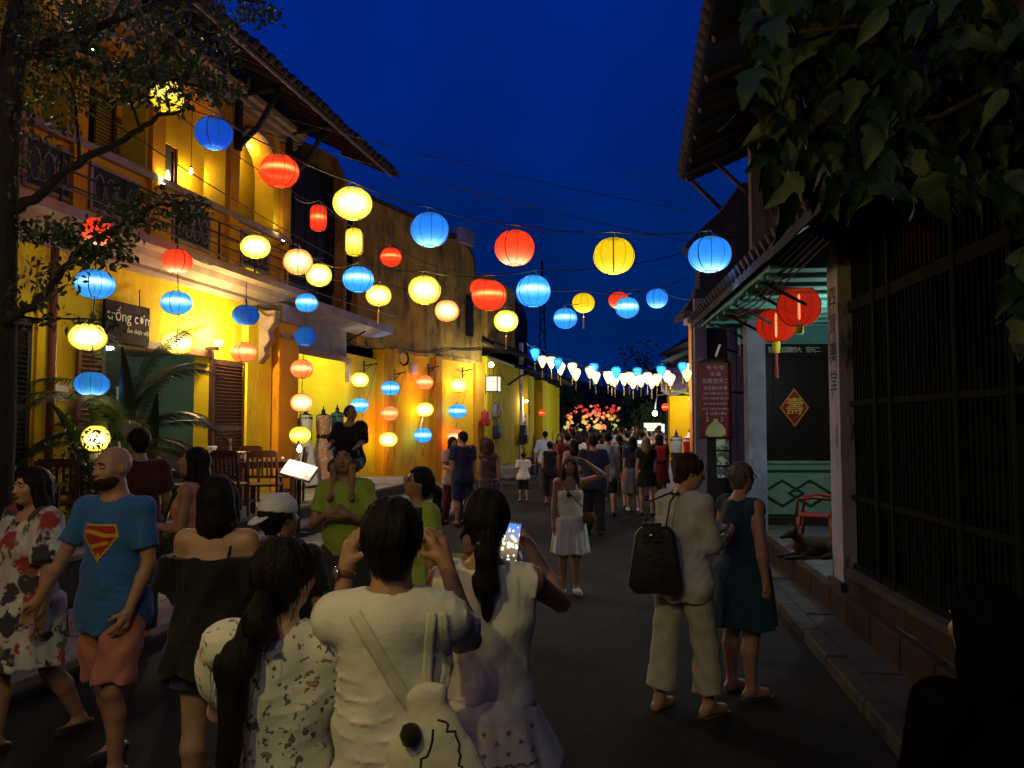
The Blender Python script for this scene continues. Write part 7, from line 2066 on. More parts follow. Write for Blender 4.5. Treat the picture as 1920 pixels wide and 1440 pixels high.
# ---------- G: woman in floral dress, far left
b = Body(1.62, True, arms={'L': ((-0.30, 0.1, -1), (-0.25, 0.25, -0.9)), 'R': ((0.22, 0.05, -1), (0.1, 0.3, -0.9))}, legs={'L': ((0.0, -0.22, -1), (0, -0.55, -1)), 'R': ((0.02, 0.28, -1), (0, 0.02, -1))}, bulk=1.10, headyaw=0.1)
YG = 4.6
M_fl2 = floral('white_red_black_print', (0.50, 0.48, 0.50), [((0.03, 0.03, 0.04), 7, 0.46), ((0.30, 0.03, 0.03), 5, 0.34), ((0.60, 0.58, 0.56), 9, 0.33), ((0.12, 0.16, 0.05), 8, 0.25)])
womG = person(X_(66, YG), YG, 'woman walking in loose dress printed white, red and black, at far left', b,
    [('bodice', b.top(0.012, sleeve=0.85, loose=0.03, hem=-0.02, neck=0.09, neckdrop=0.03, folds=0.010, seed=31, sleeve_g=0.035), M_fl2),
     ('skirt', b.skirt(0.013, z0=0.10, hemz=0.52, flare=0.05, g=0.025), M_fl2), ('hair', b.hair(0.010, 'bob', extra=0.000, length=0.1), H_BLACK)] + [('shoe', s_, C_shoe_b) for s_ in b.shoes(0.012, high=-0.02)],
    yaw=150, vox=0.0105, sk=S_PINK, face=True)
# ---------- H: waiter in dark red shirt
b = Body(1.72, arms={'R': ((0.2, 0.1, -1), (0.0, 0.5, -0.6)), 'L': ((-0.2, 0.1, -1), (0.05, 0.4, -0.8))}, headyaw=0.2)
person(X_(262, 6.6), 6.6, 'dark haired man in maroon shirt behind the bald man', b,
    [('shirt', b.top(0.014, sleeve=0.7, loose=0.02, hem=-0.12), cloth('maroon_cotton', (0.07, 0.012, 0.012))), ('trousers', b.legwear(0.016, 2.0), C_black), ('hair', b.hair(0.012, 'short', extra=0.005), H_BLACK)],
    yaw=35, z=0.10, vox=0.014, sk=S_TAN)
# ---------- I: woman in salmon top
b = Body(1.68, True, arms={'L': ((-0.12, 0.15, -1), (0.2, 0.85, 0.10)), 'R': ((0.15, 0.05, -1), (-0.1, 0.80, -0.35))}, headyaw=0.15, headpitch=0.22,
         palms={'L': {'n': (0.9, 0.1, 0.3), 'curl': 0.8}, 'R': {'n': (-0.9, 0, 0.3), 'curl': 0.6}})
womI = person(X_(362, 6.0), 6.0, 'long haired woman in salmon top looking up to the left, holding a phone', b,
    [('top', b.top(0.012, sleeve=0, loose=0.012, hem=-0.10, neck=0.075), cloth('salmon_top', (0.60, 0.24, 0.17))), ('trousers', b.legwear(0.014, 2.0), C_black),
     ('hair', b.hair(0.010, 'long', length=0.34, extra=0.0), H_BLACK)], yaw=100, vox=0.0105, sk=S_TAN, face=True)
MB().box(-0.035, 0.035, -0.004, 0.004, -0.07, 0.07, Matrix.Translation(Vector(b.J['wriL'] + b.fdL * 0.10)) @ Matrix.Rotation(1.1, 4, 'X')).build('held_phone', M_iron, womI)
bag_ = empty('shoulder_bag', (X_(330, 5.85), 5.85, 0.98), label='dark patterned shoulder bag at the hip of the woman in the salmon top', cat='bag')
o = MB().prism([(-0.14, -0.14), (0.14, -0.14), (0.11, 0.10), (-0.11, 0.10)], 1, -0.05, 0.05).build('bag_body', floral('dark_pattern', (0.03, 0.025, 0.03), [((0.25, 0.22, 0.2), 30, 0.2)]), bag_); bevel(o, 0.02, 2)
MB().tube([(-0.1, 0, 0.10), (-0.02, 0.02, 0.38), (0.12, 0.08, 0.48)], 0.010, 6).build('strap', C_black, bag_)
# ---------- J: father with child on his shoulders
b = Body(1.72, sws=0.84, arms={'R': ((0.28, 0.25, -0.95), (-0.65, 0.75, 0.40)), 'L': ((-0.28, 0.25, -0.95), (0.65, 0.75, 0.40))}, bulk=0.88, headyaw=-0.12, headpitch=0.05,
         palms={'R': {'n': (-0.3, -1, 0.2), 'd': (-0.9, 0.2, 0.2), 'curl': 0.9}, 'L': {'n': (0.3, -1, 0.2), 'd': (0.9, 0.2, 0.1), 'curl': 0.9}})
YJ = 5.8
manJ = person(X_(650, YJ), YJ, 'man in lime T-shirt carrying a child on his shoulders and holding its shins', b,
    [('shirt', b.top(0.012, sleeve=0.68, loose=0.022, hem=0.02, neck=0.07, folds=0.008, seed=40, sleeve_g=0.010), C_lime), ('trousers', b.legwear(0.015, 2.0, top=0.10, loose=0.02), C_grey),
     ('hair', b.hair(0.010, 'short', extra=0.005), H_BLACK)], yaw=178, vox=0.0105, sk=S_TAN, face=True)
c = Body(0.86, arms={'R': ((0.15, 0.55, -0.75), (-0.1, 0.8, -0.2)), 'L': ((-0.15, 0.55, -0.75), (0.1, 0.8, -0.2))}, legs={'L': ((-0.12, 1, -0.18), (0, 0.06, -1)), 'R': ((0.12, 1, -0.18), (0, 0.06, -1))}, bulk=1.0, lean=0.02, headyaw=0.9)
c.footL = V(-0.2, 1, 0); c.footR = V(0.2, 1, 0)
for sd in 'LR': c.__dict__['toe' + sd] = c.J['ank' + sd][2] - 0.02
zc = 1.62 - c.J['pel'][2]
chJ = person(X_(652, YJ + 0.06), YJ + 0.15, 'small child in dark shirt and denim shorts riding on the shoulders of lime man', c,
    [('shirt', c.top(0.010, sleeve=0.9, loose=0.02, hem=-0.03, neck=0.10, g=0.010), C_black), ('shorts', c.legwear(0.010, 0.95, g=0.012, loose=0.012), C_denim), ('hair', c.hair(0.009, 'thin', extra=-0.005), H_BROWN)],
    yaw=178, z=zc, vox=0.0095, sk=S_TAN, hands=False)
# ---------- K: woman in lime T-shirt, ponytail, glasses
b = Body(1.57, True, arms={'L': ((-0.22, 0.06, -1), (-0.10, 0.12, -1)), 'R': ((0.2, 0.1, -1), (0.05, 0.25, -1))}, headyaw=-0.25, headpitch=0.24)
YK = 5.3
womK = person(X_(782, YK), YK, 'woman in lime T-shirt with black ponytail and glasses looking up to the left', b,
    [('shirt', b.top(0.012, sleeve=0.62, loose=0.028, hem=-0.06, neck=0.085, neckdrop=0.025, folds=0.009, seed=50, sleeve_g=0.03), C_lime), ('trousers', b.legwear(0.015, 2.0), C_black),
     ('hair', b.hair(0.0095, 'pony', length=0.24, extra=0.0), H_BLACK)], yaw=128, vox=0.0105, sk=S_TAN, face=True, glasses=True)
bt = bvh_of(child(womK, 'shirt'))
ribbon(bt, [(0.08, 0.6, 1.30), (0.02, 0.6, 1.15), (-0.06, 0.6, 1.0), (-0.10, 0.6, 0.93)], 0.025, (0, -1, 0), name='bag_strap', mt=C_black, parent=womK)
# ---------- L: child in lime shirt hidden behind the white dress
b = Body(1.22, arms={'R': ((0.35, 0.2, -0.8), (0.5, 0.2, -0.2)), 'L': ((-0.2, 0.1, -1), (0, 0.3, -1))})
person(X_(884, 4.95), 4.95, 'small child in lime shirt mostly hidden behind the woman in the white dress', b,
    [('shirt', b.top(0.013, sleeve=0.75, loose=0.025, hem=-0.08, seed=51), C_lime), ('shorts', b.legwear(0.014, 0.9, loose=0.02), C_black), ('hair', b.hair(0.011, 'short', extra=0.001), H_BLACK)], yaw=160, vox=0.013, sk=S_TAN)
print('mid people', round(time.time() - t1, 1)); t1 = time.time()
# ---------- M, N: two women at the right
b = Body(1.67, True, arms={'R': ((0.10, 0.25, -1), (-0.25, 0.95, 0.12)), 'L': ((-0.14, 0.10, -1), (0.15, 0.85, 0.05))}, headyaw=-0.6, headpitch=-0.22, lean=0.03,
         legs={'L': ((-0.08, -0.10, -1), (-0.04, -0.12, -1)), 'R': ((0.08, 0.16, -1), (0.02, 0.04, -1))}, palms={'R': {'n': (-0.7, 0, 0.7), 'curl': 0.6}, 'L': {'n': (0.6, 0, 0.8), 'curl': 0.5}})
YM = 5.2
C_linen = cloth('pale_linen', (0.60, 0.57, 0.54), (0.50, 0.48, 0.46), bscale=220)
womM = person(X_(1278, YM), YM, 'woman with brown bun, white shirt, wide pale trousers and black bag', b,
    [('shirt', b.top(0.010, sleeve=1.35, loose=0.022, hem=-0.14, neck=0.08, folds=0.010, seed=60, sleeve_g=0.016), C_linen),
     ('trousers', b.legwear(0.011, 1.80, loose=0.014, flare=0.030, folds=0.005, seed=61), cloth('pale_khaki', (0.46, 0.43, 0.34), (0.40, 0.37, 0.29))),
     ('hair', b.hair(0.0085, 'bun', extra=0.004), H_BROWN)], yaw=-52, vox=0.0095, sk=S_PINK, face=True)
for sd in 'LR':
    an = Vector(b.J['ank' + sd])
    MB().tube([an + Vector((0.036 * math.cos(a), 0.036 * math.sin(a), -0.01)) for a in [2 * math.pi * k / 12 for k in range(13)]], 0.004, 5).build('ankle_strap', cloth('tan_leather', (0.16, 0.07, 0.03)), womM)
    MB().box(an.x - 0.042, an.x + 0.042, an.y - 0.07, an.y + 0.185, an.z - 0.088, an.z - 0.073).build('sandal_sole', cloth('tan_leather', (0.16, 0.07, 0.03)), womM)
MB().lathe([(0.028, -0.01), (0.030, -0.008), (0.030, 0.008), (0.028, 0.01)], 16, Matrix.Translation(Vector(b.J['wriR'] - b.fdR * 0.02)) @ Vector(b.fdR).to_track_quat('Z', 'Y').to_matrix().to_4x4()).build('wrist_band', pmat('silver', (0.8, 0.8, 0.8), rough=0.2, metal=1.0), womM)
# the bag hangs on the shoulder nearest the camera (her left)
bgp = at(1228, 1060, YM - 0.18)
bag = empty('shoulder_bag', (bgp.x, bgp.y, 0.0), math.radians(-12), label='large black shopper bag with buckle hanging from the shoulder of the woman with the bun', cat='bag')
zt, zb = at(1228, 985, YM - 0.2).z, at(1228, 1110, YM - 0.2).z
C_bag = cloth('black_bag_leather', (0.012, 0.010, 0.010), rough=0.55, spec=0.4)
pf = [(-0.175, zb + 0.03), (-0.12, zb - 0.02), (0.02, zb - 0.01), (0.13, zb - 0.03), (0.18, zb + 0.02), (0.165, zb + 0.15), (0.13, zt - 0.05), (0.09, zt), (-0.02, zt - 0.025), (-0.09, zt - 0.01), (-0.125, zt - 0.06), (-0.155, zb + 0.16)]
o = MB().prism(pf, 1, -0.05, 0.05).build('bag_body', C_bag, bag); m_ = o.modifiers.new('b', 'BEVEL'); m_.width = 0.03; m_.segments = 4
for p_ in o.data.polygons: p_.use_smooth = True
MB().box(-0.075, 0.045, -0.065, -0.045, zt - 0.10, zt + 0.02).build('flap', C_bag, bag)
MB().lathe([(0.001, -0.004), (0.016, -0.003), (0.016, 0.003), (0.001, 0.004)], 12, Matrix.Translation((-0.02, -0.068, zt - 0.06)) @ Matrix.Rotation(math.pi / 2, 4, 'X')).build('buckle', pmat('silver', (0.8, 0.8, 0.8), rough=0.2, metal=1.0), bag)
shz = 1.45
for dx in (-0.06, 0.07):
    MB().tube([(dx, -0.02, zt - 0.02), (dx + 0.03, 0.0, zt + 0.15), (0.12 + dx * 0.3, 0.10, shz), (0.14 + dx * 0.3, 0.22, shz - 0.02)], 0.013, 6, sy=0.5).build('handle', C_bag, bag)
pap = at(1325, 985, 5.25)
o = MB().box(-0.11, 0.11, -0.004, 0.004, -0.08, 0.08).build('folded_paper', cloth('paper', (0.55, 0.5, 0.45))); o.location = pap; o.rotation_euler = (math.radians(-65), math.radians(15), math.radians(-50)); tag(o, 'folded paper held between the two women at the right', 'paper')
b = Body(1.59, True, arms={'R': ((0.30, -0.14, -1), (0.10, 0.06, -1)), 'L': ((-0.28, 0.02, -1), (-0.10, 0.20, -1))}, headyaw=0.05, bulk=1.12, lean=0.02)
YN = 5.55
C_teal = cloth('navy_teal_dress', (0.012, 0.030, 0.060), (0.012, 0.06, 0.085), scale=1.2)
womN = person(X_(1385, YN), YN, 'grey haired woman with glasses in sleeveless dark blue dress at the right', b,
    [('bodice', b.top(0.011, sleeve=0, loose=0.025, hem=-0.02, neck=0.095, neckdrop=0.02, folds=0.007, seed=70), C_teal),
     ('skirt', b.skirt(0.012, z0=0.14, hemz=0.50, flare=0.055, g=0.028, ripples=6), C_teal), ('hair', b.hair(0.009, 'short', extra=0.000), H_GREY)], yaw=-62, vox=0.010, sk=S_PINK, face=True, glasses=True)
for sd in 'LR':
    an = Vector(b.J['ank' + sd])
    MB().box(an.x - 0.042, an.x + 0.042, an.y - 0.07, an.y + 0.185, an.z - 0.086, an.z - 0.071).build('sandal_sole', C_shoe_b, womN)
# ---------- O: silhouette bottom right
b = Body(1.46, arms={'L': ((-0.15, 0.2, -1), (0.1, 0.6, -0.6)), 'R': ((0.15, 0.2, -1), (-0.1, 0.6, -0.6))}, headyaw=0.2, bulk=1.1)
C_deep = cloth('deep_black_cotton', (0.004, 0.004, 0.004), sheen=0.0, spec=0.0)
person(X_(1845, 1.95), 1.95, 'dark figure in black standing close at the bottom right corner, seen from behind', b,
    [('jacket', b.top(0.011, sleeve=1.7, loose=0.04, hem=-0.14), C_deep), ('trousers', b.legwear(0.014, 2.0), C_deep), ('hair', b.hair(0.009, 'bob', extra=0.001, length=0.1), C_deep)], vox=0.010, sk=S_DARK, yaw=15)
# ---------- P: woman in white strap dress, arm raised
b = Body(1.50, True, arms={'L': ((-0.85, 0.25, 0.30), (0.80, 0.05, 0.62)), 'R': ((0.14, 0.0, -1), (0.06, 0.12, -1))}, headyaw=-0.12, legs={'L': ((0.02, 0.02, -1), (0, -0.04, -1)), 'R': ((0.0, 0.06, -1), (0.0, -0.05, -1))})
YP_ = 8.75
womP = person(X_(1068, YP_), YP_, 'young woman in white strap dress facing us, one hand in her long hair', b,
    [('bodice', b.top(0.012, sleeve=0, loose=0.012, hem=-0.02, straps=0.012, neckdrop=0.035, folds=0.005), C_white),
     ('skirt', b.skirt(0.013, z0=0.14, hemz=0.46, flare=0.045, ripples=12, amp=0.009), C_white), ('hair', b.hair(0.011, 'long', length=0.26, extra=0.0), H_BROWN)] + [('shoe', s_, C_shoe_w) for s_ in b.shoes(0.011)],
    yaw=183, vox=0.012, sk=S_TAN, face=True, smile=1)
bt = bvh_of(child(womP, 'bodice'))
MB().lathe([(0.001, -0.07), (0.07, -0.06), (0.08, 0.0), (0.06, 0.055), (0.001, 0.06)], 14, Matrix.Translation((-0.20, 0.10, 0.86)) @ Matrix.Diagonal((1, 0.5, 1, 1))).build('hip_bag', cloth('tan_leather', (0.16, 0.07, 0.03)), womP)
MB().tube([(-0.19, 0.10, 0.92), (-0.06, 0.155, 1.05), (0.06, 0.14, 1.18), (0.10, 0.05, 1.28)], 0.007, 5).build('bag_strap', cloth('tan_leather', (0.16, 0.07, 0.03)), womP)
MB().lathe([(0.001, -0.03), (0.022, -0.02), (0.022, 0.02), (0.001, 0.03)], 10, Matrix.Translation((0.035, 0.150, 1.12))).build('hanging_sunglasses', M_iron, womP)
# ---------- the couple and the walkers in the middle distance
def walker(px, Y, h, label, top_m, bot, hair_s='short', hair_m=None, fem=False, yaw=0, sleeve=0.7, dress=False, hemz=0.5, sk=S_TAN, arms=None, legs=None, bulk=1.0, shoes=None, vox=0.018, legfrac=0.95, bag=None, headyaw=0, hem=-0.12, hairlen=0.25, z=0.0, group='people walking down the street', top_is=None):
    wl = {'L': ((-0.02, 0.16, -1), (0, -0.06, -1)), 'R': ((0.02, -0.10, -1), (0, -0.30, -1))}
    b = Body(h, fem, arms=arms, legs=legs or wl, headyaw=headyaw, bulk=bulk)
    parts = [('top', b.top(vox, sleeve=sleeve, loose=0.02, hem=(-0.02 if dress else hem), neck=0.08, folds=0.006, seed=int(px)), top_m)]
    if dress: parts.append(('skirt', b.skirt(vox, z0=0.12, hemz=hemz, flare=0.06), bot))
    elif bot is not None: parts.append(('trousers' if legfrac > 1.2 else 'shorts', b.legwear(vox, legfrac, loose=0.018), bot))
    parts.append(('hair', b.hair(vox * 0.8, hair_s, length=hairlen, extra=0.001), hair_m or H_BLACK))
    for s_ in b.shoes(vox * 0.8): parts.append(('shoe', s_, shoes or C_shoe_b))
    r = person(X_(px, Y), Y, label, b, parts, yaw=yaw, vox=vox, sk=sk, hands=(vox < 0.019), group=group, z=z)
    if bag:
        o = MB().box(-0.13, 0.13, -0.10, 0.0, -0.20, 0.18, Matrix.Translation(Vector(b.J['chest']) + Vector((0, -0.13, -0.02)))).build('backpack', bag, r); bevel(o, 0.05, 2)
    return r, b
down = {'L': ((-0.12, 0.0, -1), (0.0, 0.15, -1)), 'R': ((0.12, 0.0, -1), (0, 0.15, -1))}
walker(868, 14.5, 1.72, 'man in dark navy T-shirt and blue shorts embraced by his companion before the lantern wall', C_navy, cloth('royal_blue_shorts', (0.02, 0.025, 0.10)), yaw=25, bulk=1.12, headyaw=0.5, arms=down, vox=0.016, legs={'L': ((-0.04, 0.02, -1), (0, -0.03, -1)), 'R': ((0.04, 0.05, -1), (0, -0.03, -1))})
walker(849, 14.85, 1.62, 'companion in dark red trousers leaning on the man in navy, arm round his neck', cloth('pale_pink_top', (0.45, 0.33, 0.30)), cloth('dark_red_trousers', (0.09, 0.015, 0.015)), yaw=-150, fem=True, legfrac=2.0, hair_s='bob', arms={'R': ((0.2, 0.3, -0.9), (0, 0.5, 0)), 'L': ((-0.25, 0.75, 0.25), (0.35, 0.9, 0.15))}, vox=0.016)
walker(917, 14.0, 1.60, 'auburn haired woman in dark flowered dress right of the embracing couple', floral('dark_flower_dress', (0.03, 0.015, 0.018), [((0.25, 0.12, 0.12), 14, 0.25)]), floral('dark_flower_dress2', (0.03, 0.015, 0.018), [((0.25, 0.12, 0.12), 14, 0.25)]), fem=True, hair_s='bob', hair_m=H_RED, dress=True, hemz=0.35, yaw=-20, arms=down, vox=0.016, sleeve=0)
walker(981, 19.0, 1.18, 'small boy in white shirt and dark shorts walking alone at the left kerb', C_white, C_black, yaw=15, vox=0.017, legfrac=1.1)
walker(1022, 22.5, 1.66, 'man in pale blue loose shirt walking away near the yellow far house', cloth('pale_blue_shirt', (0.35, 0.45, 0.62)), C_grey, sleeve=1.2, yaw=5, legfrac=2, arms={'L': ((-0.35, 0.0, -1), (-0.1, 0.1, -1)), 'R': ((0.2, 0.0, -1), (0, 0.15, -1))})
walker(1031, 18.4, 1.46, 'short woman in black sleeveless top and black capri trousers, walking away', C_black, C_black, fem=True, sleeve=0, legfrac=1.6, arms=down, bulk=1.15)
walker(1050, 20.0, 1.62, 'woman in long dark coat right of the short woman in black', cloth('brown_print', (0.10, 0.06, 0.05)), C_black, fem=True, hair_s='long', legfrac=2, yaw=160, hair_m=H_BROWN)
walker(1064, 18.8, 1.66, 'person in dark red shirt and backpack, walking away in the crowd', cloth('dark_red_shirt', (0.16, 0.012, 0.02)), C_black, legfrac=2, bag=cloth('wine_bag', (0.12, 0.01, 0.02)))
walker(1076, 15.5, 1.56, 'long haired woman in pinkish shirt behind the girl in the white strap dress', cloth('dusty_pink', (0.35, 0.25, 0.24)), C_grey, fem=True, hair_s='long', hairlen=0.35, legfrac=2)
rr_, bb = walker(1112, 13.4, 1.68, 'man in navy T-shirt and black trousers with a strap across his back, walking away', C_navy, C_black, legfrac=2.0, bulk=1.1, vox=0.016, arms={'L': ((-0.15, 0.15, -1), (0.25, 0.6, -0.4)), 'R': ((0.2, 0, -1), (0.05, 0.2, -1))})
ribbon(bvh_of(child(rr_, 'top')), [(0.12, -0.5, 1.42), (0.0, -0.5, 1.25), (-0.12, -0.5, 1.05)], 0.02, (0, 1, 0), mt=C_grey, parent=rr_)
walker(1139, 16.2, 1.70, 'man in pale grey green shirt and black shorts, white socks, walking away', cloth('grey_green_shirt', (0.42, 0.47, 0.42)), C_black, hem=-0.2, legfrac=1.0, sk=S_LIGHT)
walker(1161, 17.6, 1.62, 'woman in black and white printed vest and short black skirt, bare legs', floral('black_white_vest', (0.02, 0.02, 0.022), [((0.55, 0.55, 0.55), 18, 0.26)]), C_black, fem=True, sleeve=0, dress=True, hemz=0.85, hair_s='lowpony', sk=S_LIGHT)
walker(1186, 17.0, 1.60, 'woman in navy top and long grey skirt with white shoes', C_navy, cloth('grey_skirt', (0.13, 0.13, 0.15)), fem=True, sleeve=0.6, dress=True, hemz=0.38, hair_s='long', shoes=C_shoe_w, hairlen=0.3, sk=S_LIGHT)
walker(1203, 19.5, 1.72, 'tall person in white T-shirt holding a glowing phone overhead of the blond woman', C_white, C_grey, legfrac=2, arms={'R': ((0.2, 0.75, 0.0), (-0.25, 0.3, 0.8)), 'L': ((-0.2, 0.75, 0.0), (0.25, 0.3, 0.8))})
ph = empty('phone', at(1202, 829, 19.2), label='tiny glowing phone held up in the crowd above the blond woman', cat='phone')
MB().box(-0.07, 0.07, 0, 0.008, -0.04, 0.04).build('phone_case', M_iron, ph); MB().box(-0.066, 0.066, -0.002, -0.0005, -0.036, 0.036).build('screen', emat('phone_glow', (0.5, 0.7, 1.0), 2.2), ph)
walker(1211, 16.2, 1.60, 'blond woman in black flared dress walking away', C_black, C_black, fem=True, dress=True, hemz=0.62, hair_s='long', hair_m=H_BLOND, sk=S_LIGHT, sleeve=0.5, shoes=C_shoe_b)
walker(1236, 18.5, 1.64, 'woman with red bag and dark red skirt at the right edge of the crowd', C_black, cloth('red_skirt', (0.25, 0.01, 0.02)), fem=True, dress=True, hemz=0.5, hair_s='bob', bag=cloth('red_bag', (0.45, 0.02, 0.02)))
walker(1176, 21.0, 1.70, 'man in black between the printed vest and the navy top', C_black, C_black, legfrac=1.0)
walker(1252, 23.0, 1.62, 'woman in cream blouse standing near the pale panel', cloth('cream_blouse', (0.45, 0.42, 0.34)), C_grey, fem=True, legfrac=2, hair_s='bob', yaw=120)
print('walkers', round(time.time() - t1, 1)); t1 = time.time()
# ---------- far crowd: five builds, many individuals
protos = []
rg = random.Random(11)
for (h, fem, hs, dr) in ((1.68, False, 'short', False), (1.60, True, 'long', True), (1.62, True, 'bob', False), (1.72, False, 'short', False), (1.58, True, 'lowpony', False)):
    b = Body(h, fem, arms=down, legs={'L': ((-0.02, 0.12, -1), (0, -0.06, -1)), 'R': ((0.02, -0.08, -1), (0, -0.25, -1))})
    ms = [('body', b.body(0.026, False).mesh('body')), ('top', b.top(0.026, sleeve=0.7, loose=0.02, hem=(-0.02 if dr else -0.12), folds=0.004).mesh('top'))]
    ms.append(('skirt', b.skirt(0.026, hemz=0.5).mesh('skirt')) if dr else ('trousers', b.legwear(0.026, 2.0).mesh('trousers')))
    ms.append(('hair', b.hair(0.022, hs, length=0.25, extra=0.004).mesh('hair')))
    protos.append(ms)
cols = [('black', (0.02, 0.02, 0.02)), ('grey', (0.14, 0.14, 0.15)), ('white', (0.55, 0.54, 0.50)), ('dark red', (0.14, 0.015, 0.015)), ('navy', (0.02, 0.03, 0.09)), ('olive', (0.10, 0.10, 0.04)), ('pink', (0.45, 0.22, 0.22)), ('pale blue', (0.28, 0.36, 0.5)), ('mustard', (0.35, 0.22, 0.03))]
hairs = [('black', H_BLACK), ('black', H_BLACK), ('brown', H_BROWN), ('light brown', H_LBROWN)]
bots = [('black', (0.02, 0.02, 0.02)), ('blue denim', (0.05, 0.07, 0.12)), ('khaki', (0.25, 0.2, 0.12)), ('grey', (0.12, 0.12, 0.12))]
hk_ = {0: 'short haired man', 1: 'long haired woman', 2: 'bob haired woman', 3: 'tall short haired man', 4: 'woman with low ponytail'}
k = 0
for row, (Y, n, x0, x1) in enumerate(((20.5, 7, 1052, 1244), (24, 9, 1042, 1240), (27, 9, 1040, 1240), (31, 9, 1048, 1240), (36, 10, 1052, 1238), (42, 12, 1056, 1236))):
    for i in range(n):
        px = x0 + (x1 - x0) * (i + rg.uniform(0.1, 0.9)) / n
        pi_ = rg.randrange(5); cn, cc = rg.choice(cols); bn, bc = rg.choice(bots); hn, hm_ = rg.choice(hairs)
        yy = Y + rg.uniform(-1.2, 1.2)
        s_ = rg.uniform(0.95, 1.06)
        facing = rg.random() < 0.2
        e = empty('person', (X_(px, yy), yy, 0), math.radians(rg.uniform(-30, 30) + (180 if facing else 0)), label=f"{hk_[pi_]}, {cn} top{', facing us' if facing else ''}, {['nearest', 'second', 'third', 'fourth', 'fifth', 'last'][row]} row of far crowd, {['left end', 'centre left', 'centre', 'centre right', 'right end'][min(4, int(5 * (px - 1040) / 200))]}", cat='person', group='far crowd filling the street')
        e.scale = (s_, s_, s_)
        for nm, me in protos[pi_]:
            o = link(nm, me, None, e)
            mt = S_TAN if nm == 'body' else hm_ if nm == 'hair' else cloth('crowd_' + cn, cc) if nm == 'top' else cloth('crowd_b_' + bn, bc)
            if not me.materials: me.materials.append(mt)
            o.material_slots[0].link = 'OBJECT'; o.material_slots[0].material = mt
        k += 1
print('crowd', round(time.time() - t1, 1))
# ================================================================== RESTAURANT FURNITURE, SHOP GOODS
t1 = time.time()
def chair(label, loc, rz, sz=1.0):
    e = empty('chair', loc, rz, label=label, cat='chair', group='wooden restaurant chairs'); w, d = 0.21, 0.21
    for sx in (-1, 1):
        MB().box(sx * w - 0.02, sx * w + 0.02, d - 0.04, d, 0, 0.45).build('leg', M_wood2, e)
        MB().prism([(-d - 0.02, 0), (-d + 0.02, 0), (-d + 0.02, 0.45), (-d - 0.05, 0.98), (-d - 0.09, 0.98), (-d - 0.02, 0.45)], 0, sx * w - 0.018, sx * w + 0.018).build('leg', M_wood2, e)
    bevel(MB().box(-w - 0.02, w + 0.02, -d - 0.02, d + 0.02, 0.45, 0.485).build('seat', M_wood2, e), 0.01)
    MB().box(-w + 0.02, w - 0.02, -d - 0.085, -d - 0.055, 0.90, 1.0).build('top_rail', M_wood2, e); MB().box(-w + 0.02, w - 0.02, -d - 0.05, -d - 0.025, 0.58, 0.62).build('back_rail', M_wood2, e)
    for k in range(5):
        x = -0.14 + 0.07 * k
        MB().prism([(-d - 0.045, 0.62), (-d - 0.028, 0.62), (-d - 0.058, 0.90), (-d - 0.075, 0.90)], 0, x - 0.014, x + 0.014).build('slat', M_wood2, e)
    for sx in (-1, 1): MB().box(sx * w - 0.012, sx * w + 0.012, -d + 0.02, d - 0.04, 0.20, 0.23).build('stretcher', M_wood2, e)
    e.scale = (sz,) * 3
    return e
def table(label, loc, rz, w=0.8, d=0.7, h=0.75, cloth_=False):
    e = empty('table', loc, rz, label=label, cat='table', group='restaurant tables')
    bevel(MB().box(-w / 2, w / 2, -d / 2, d / 2, h - 0.035, h).build('table_top', M_wood2, e), 0.008)
    MB().box(-w / 2 + 0.05, w / 2 - 0.05, -d / 2 + 0.05, d / 2 - 0.05, h - 0.11, h - 0.036).build('apron', M_wood2, e)
    for sx in (-1, 1):
        for sy in (-1, 1): MB().box(sx * (w / 2 - 0.07) - 0.03, sx * (w / 2 - 0.07) + 0.03, sy * (d / 2 - 0.07) - 0.03, sy * (d / 2 - 0.07) + 0.03, 0, h - 0.036).build('leg', M_wood2, e)
    if cloth_: MB().box(-w / 2 - 0.01, w / 2 + 0.01, -d * 0.3, d * 0.3, h + 0.001, h + 0.006).build('runner', C_white, e)
    return e
def on_terr(px, D): p = at(px, 800, D); return (p.x, D, FL)
M_bowl = pmat('bowl_ceramic', (0.55, 0.45, 0.25), rough=0.4)
def bowl(label, loc, s=1.0):
    e = empty('napkin_bowl', loc, label=label, cat='bowl', group='bowls of folded napkins')
    MB().lathe([(0.04, 0.0), (0.05, 0.004), (0.085, 0.09), (0.095, 0.10), (0.08, 0.095), (0.04, 0.02)], 16).build('bowl_body', M_bowl, e)
    for k in range(6):
        a = k * 1.05; mb = MB()
        mb.add([(0.02 * math.cos(a), 0.02 * math.sin(a), 0.05), (0.10 * math.cos(a - 0.35), 0.10 * math.sin(a - 0.35), 0.14), (0.13 * math.cos(a), 0.13 * math.sin(a), 0.19), (0.10 * math.cos(a + 0.35), 0.10 * math.sin(a + 0.35), 0.13)], [(0, 1, 2), (0, 2, 3)])
        o = mb.build('napkin', C_white, e); m_ = o.modifiers.new('t', 'SOLIDIFY'); m_.thickness = 0.004
    e.scale = (s,) * 3
T = table('dark wooden table by the orange pillar with a small bowl and candle', on_terr(505, 13.1), 0.2, 0.95, 0.8, 0.79)
bowl('napkin bowl on the table by the orange pillar', (T.location.x - 0.25, T.location.y, FL + 0.79), 0.8)
cg = empty('candle_glass', (T.location.x + 0.28, T.location.y - 0.15, FL + 0.79), label='tiny glowing candle glass on the table by the orange pillar', cat='candle')
MB().lathe([(0.025, 0), (0.03, 0.05), (0.026, 0.05), (0.02, 0.01)], 12).build('glass', M_white, cg); MB().lathe([(0.001, 0.02), (0.01, 0.025), (0.008, 0.05), (0.001, 0.06)], 8).build('flame', emat('flame', (1, 0.6, 0.2), 12), cg)
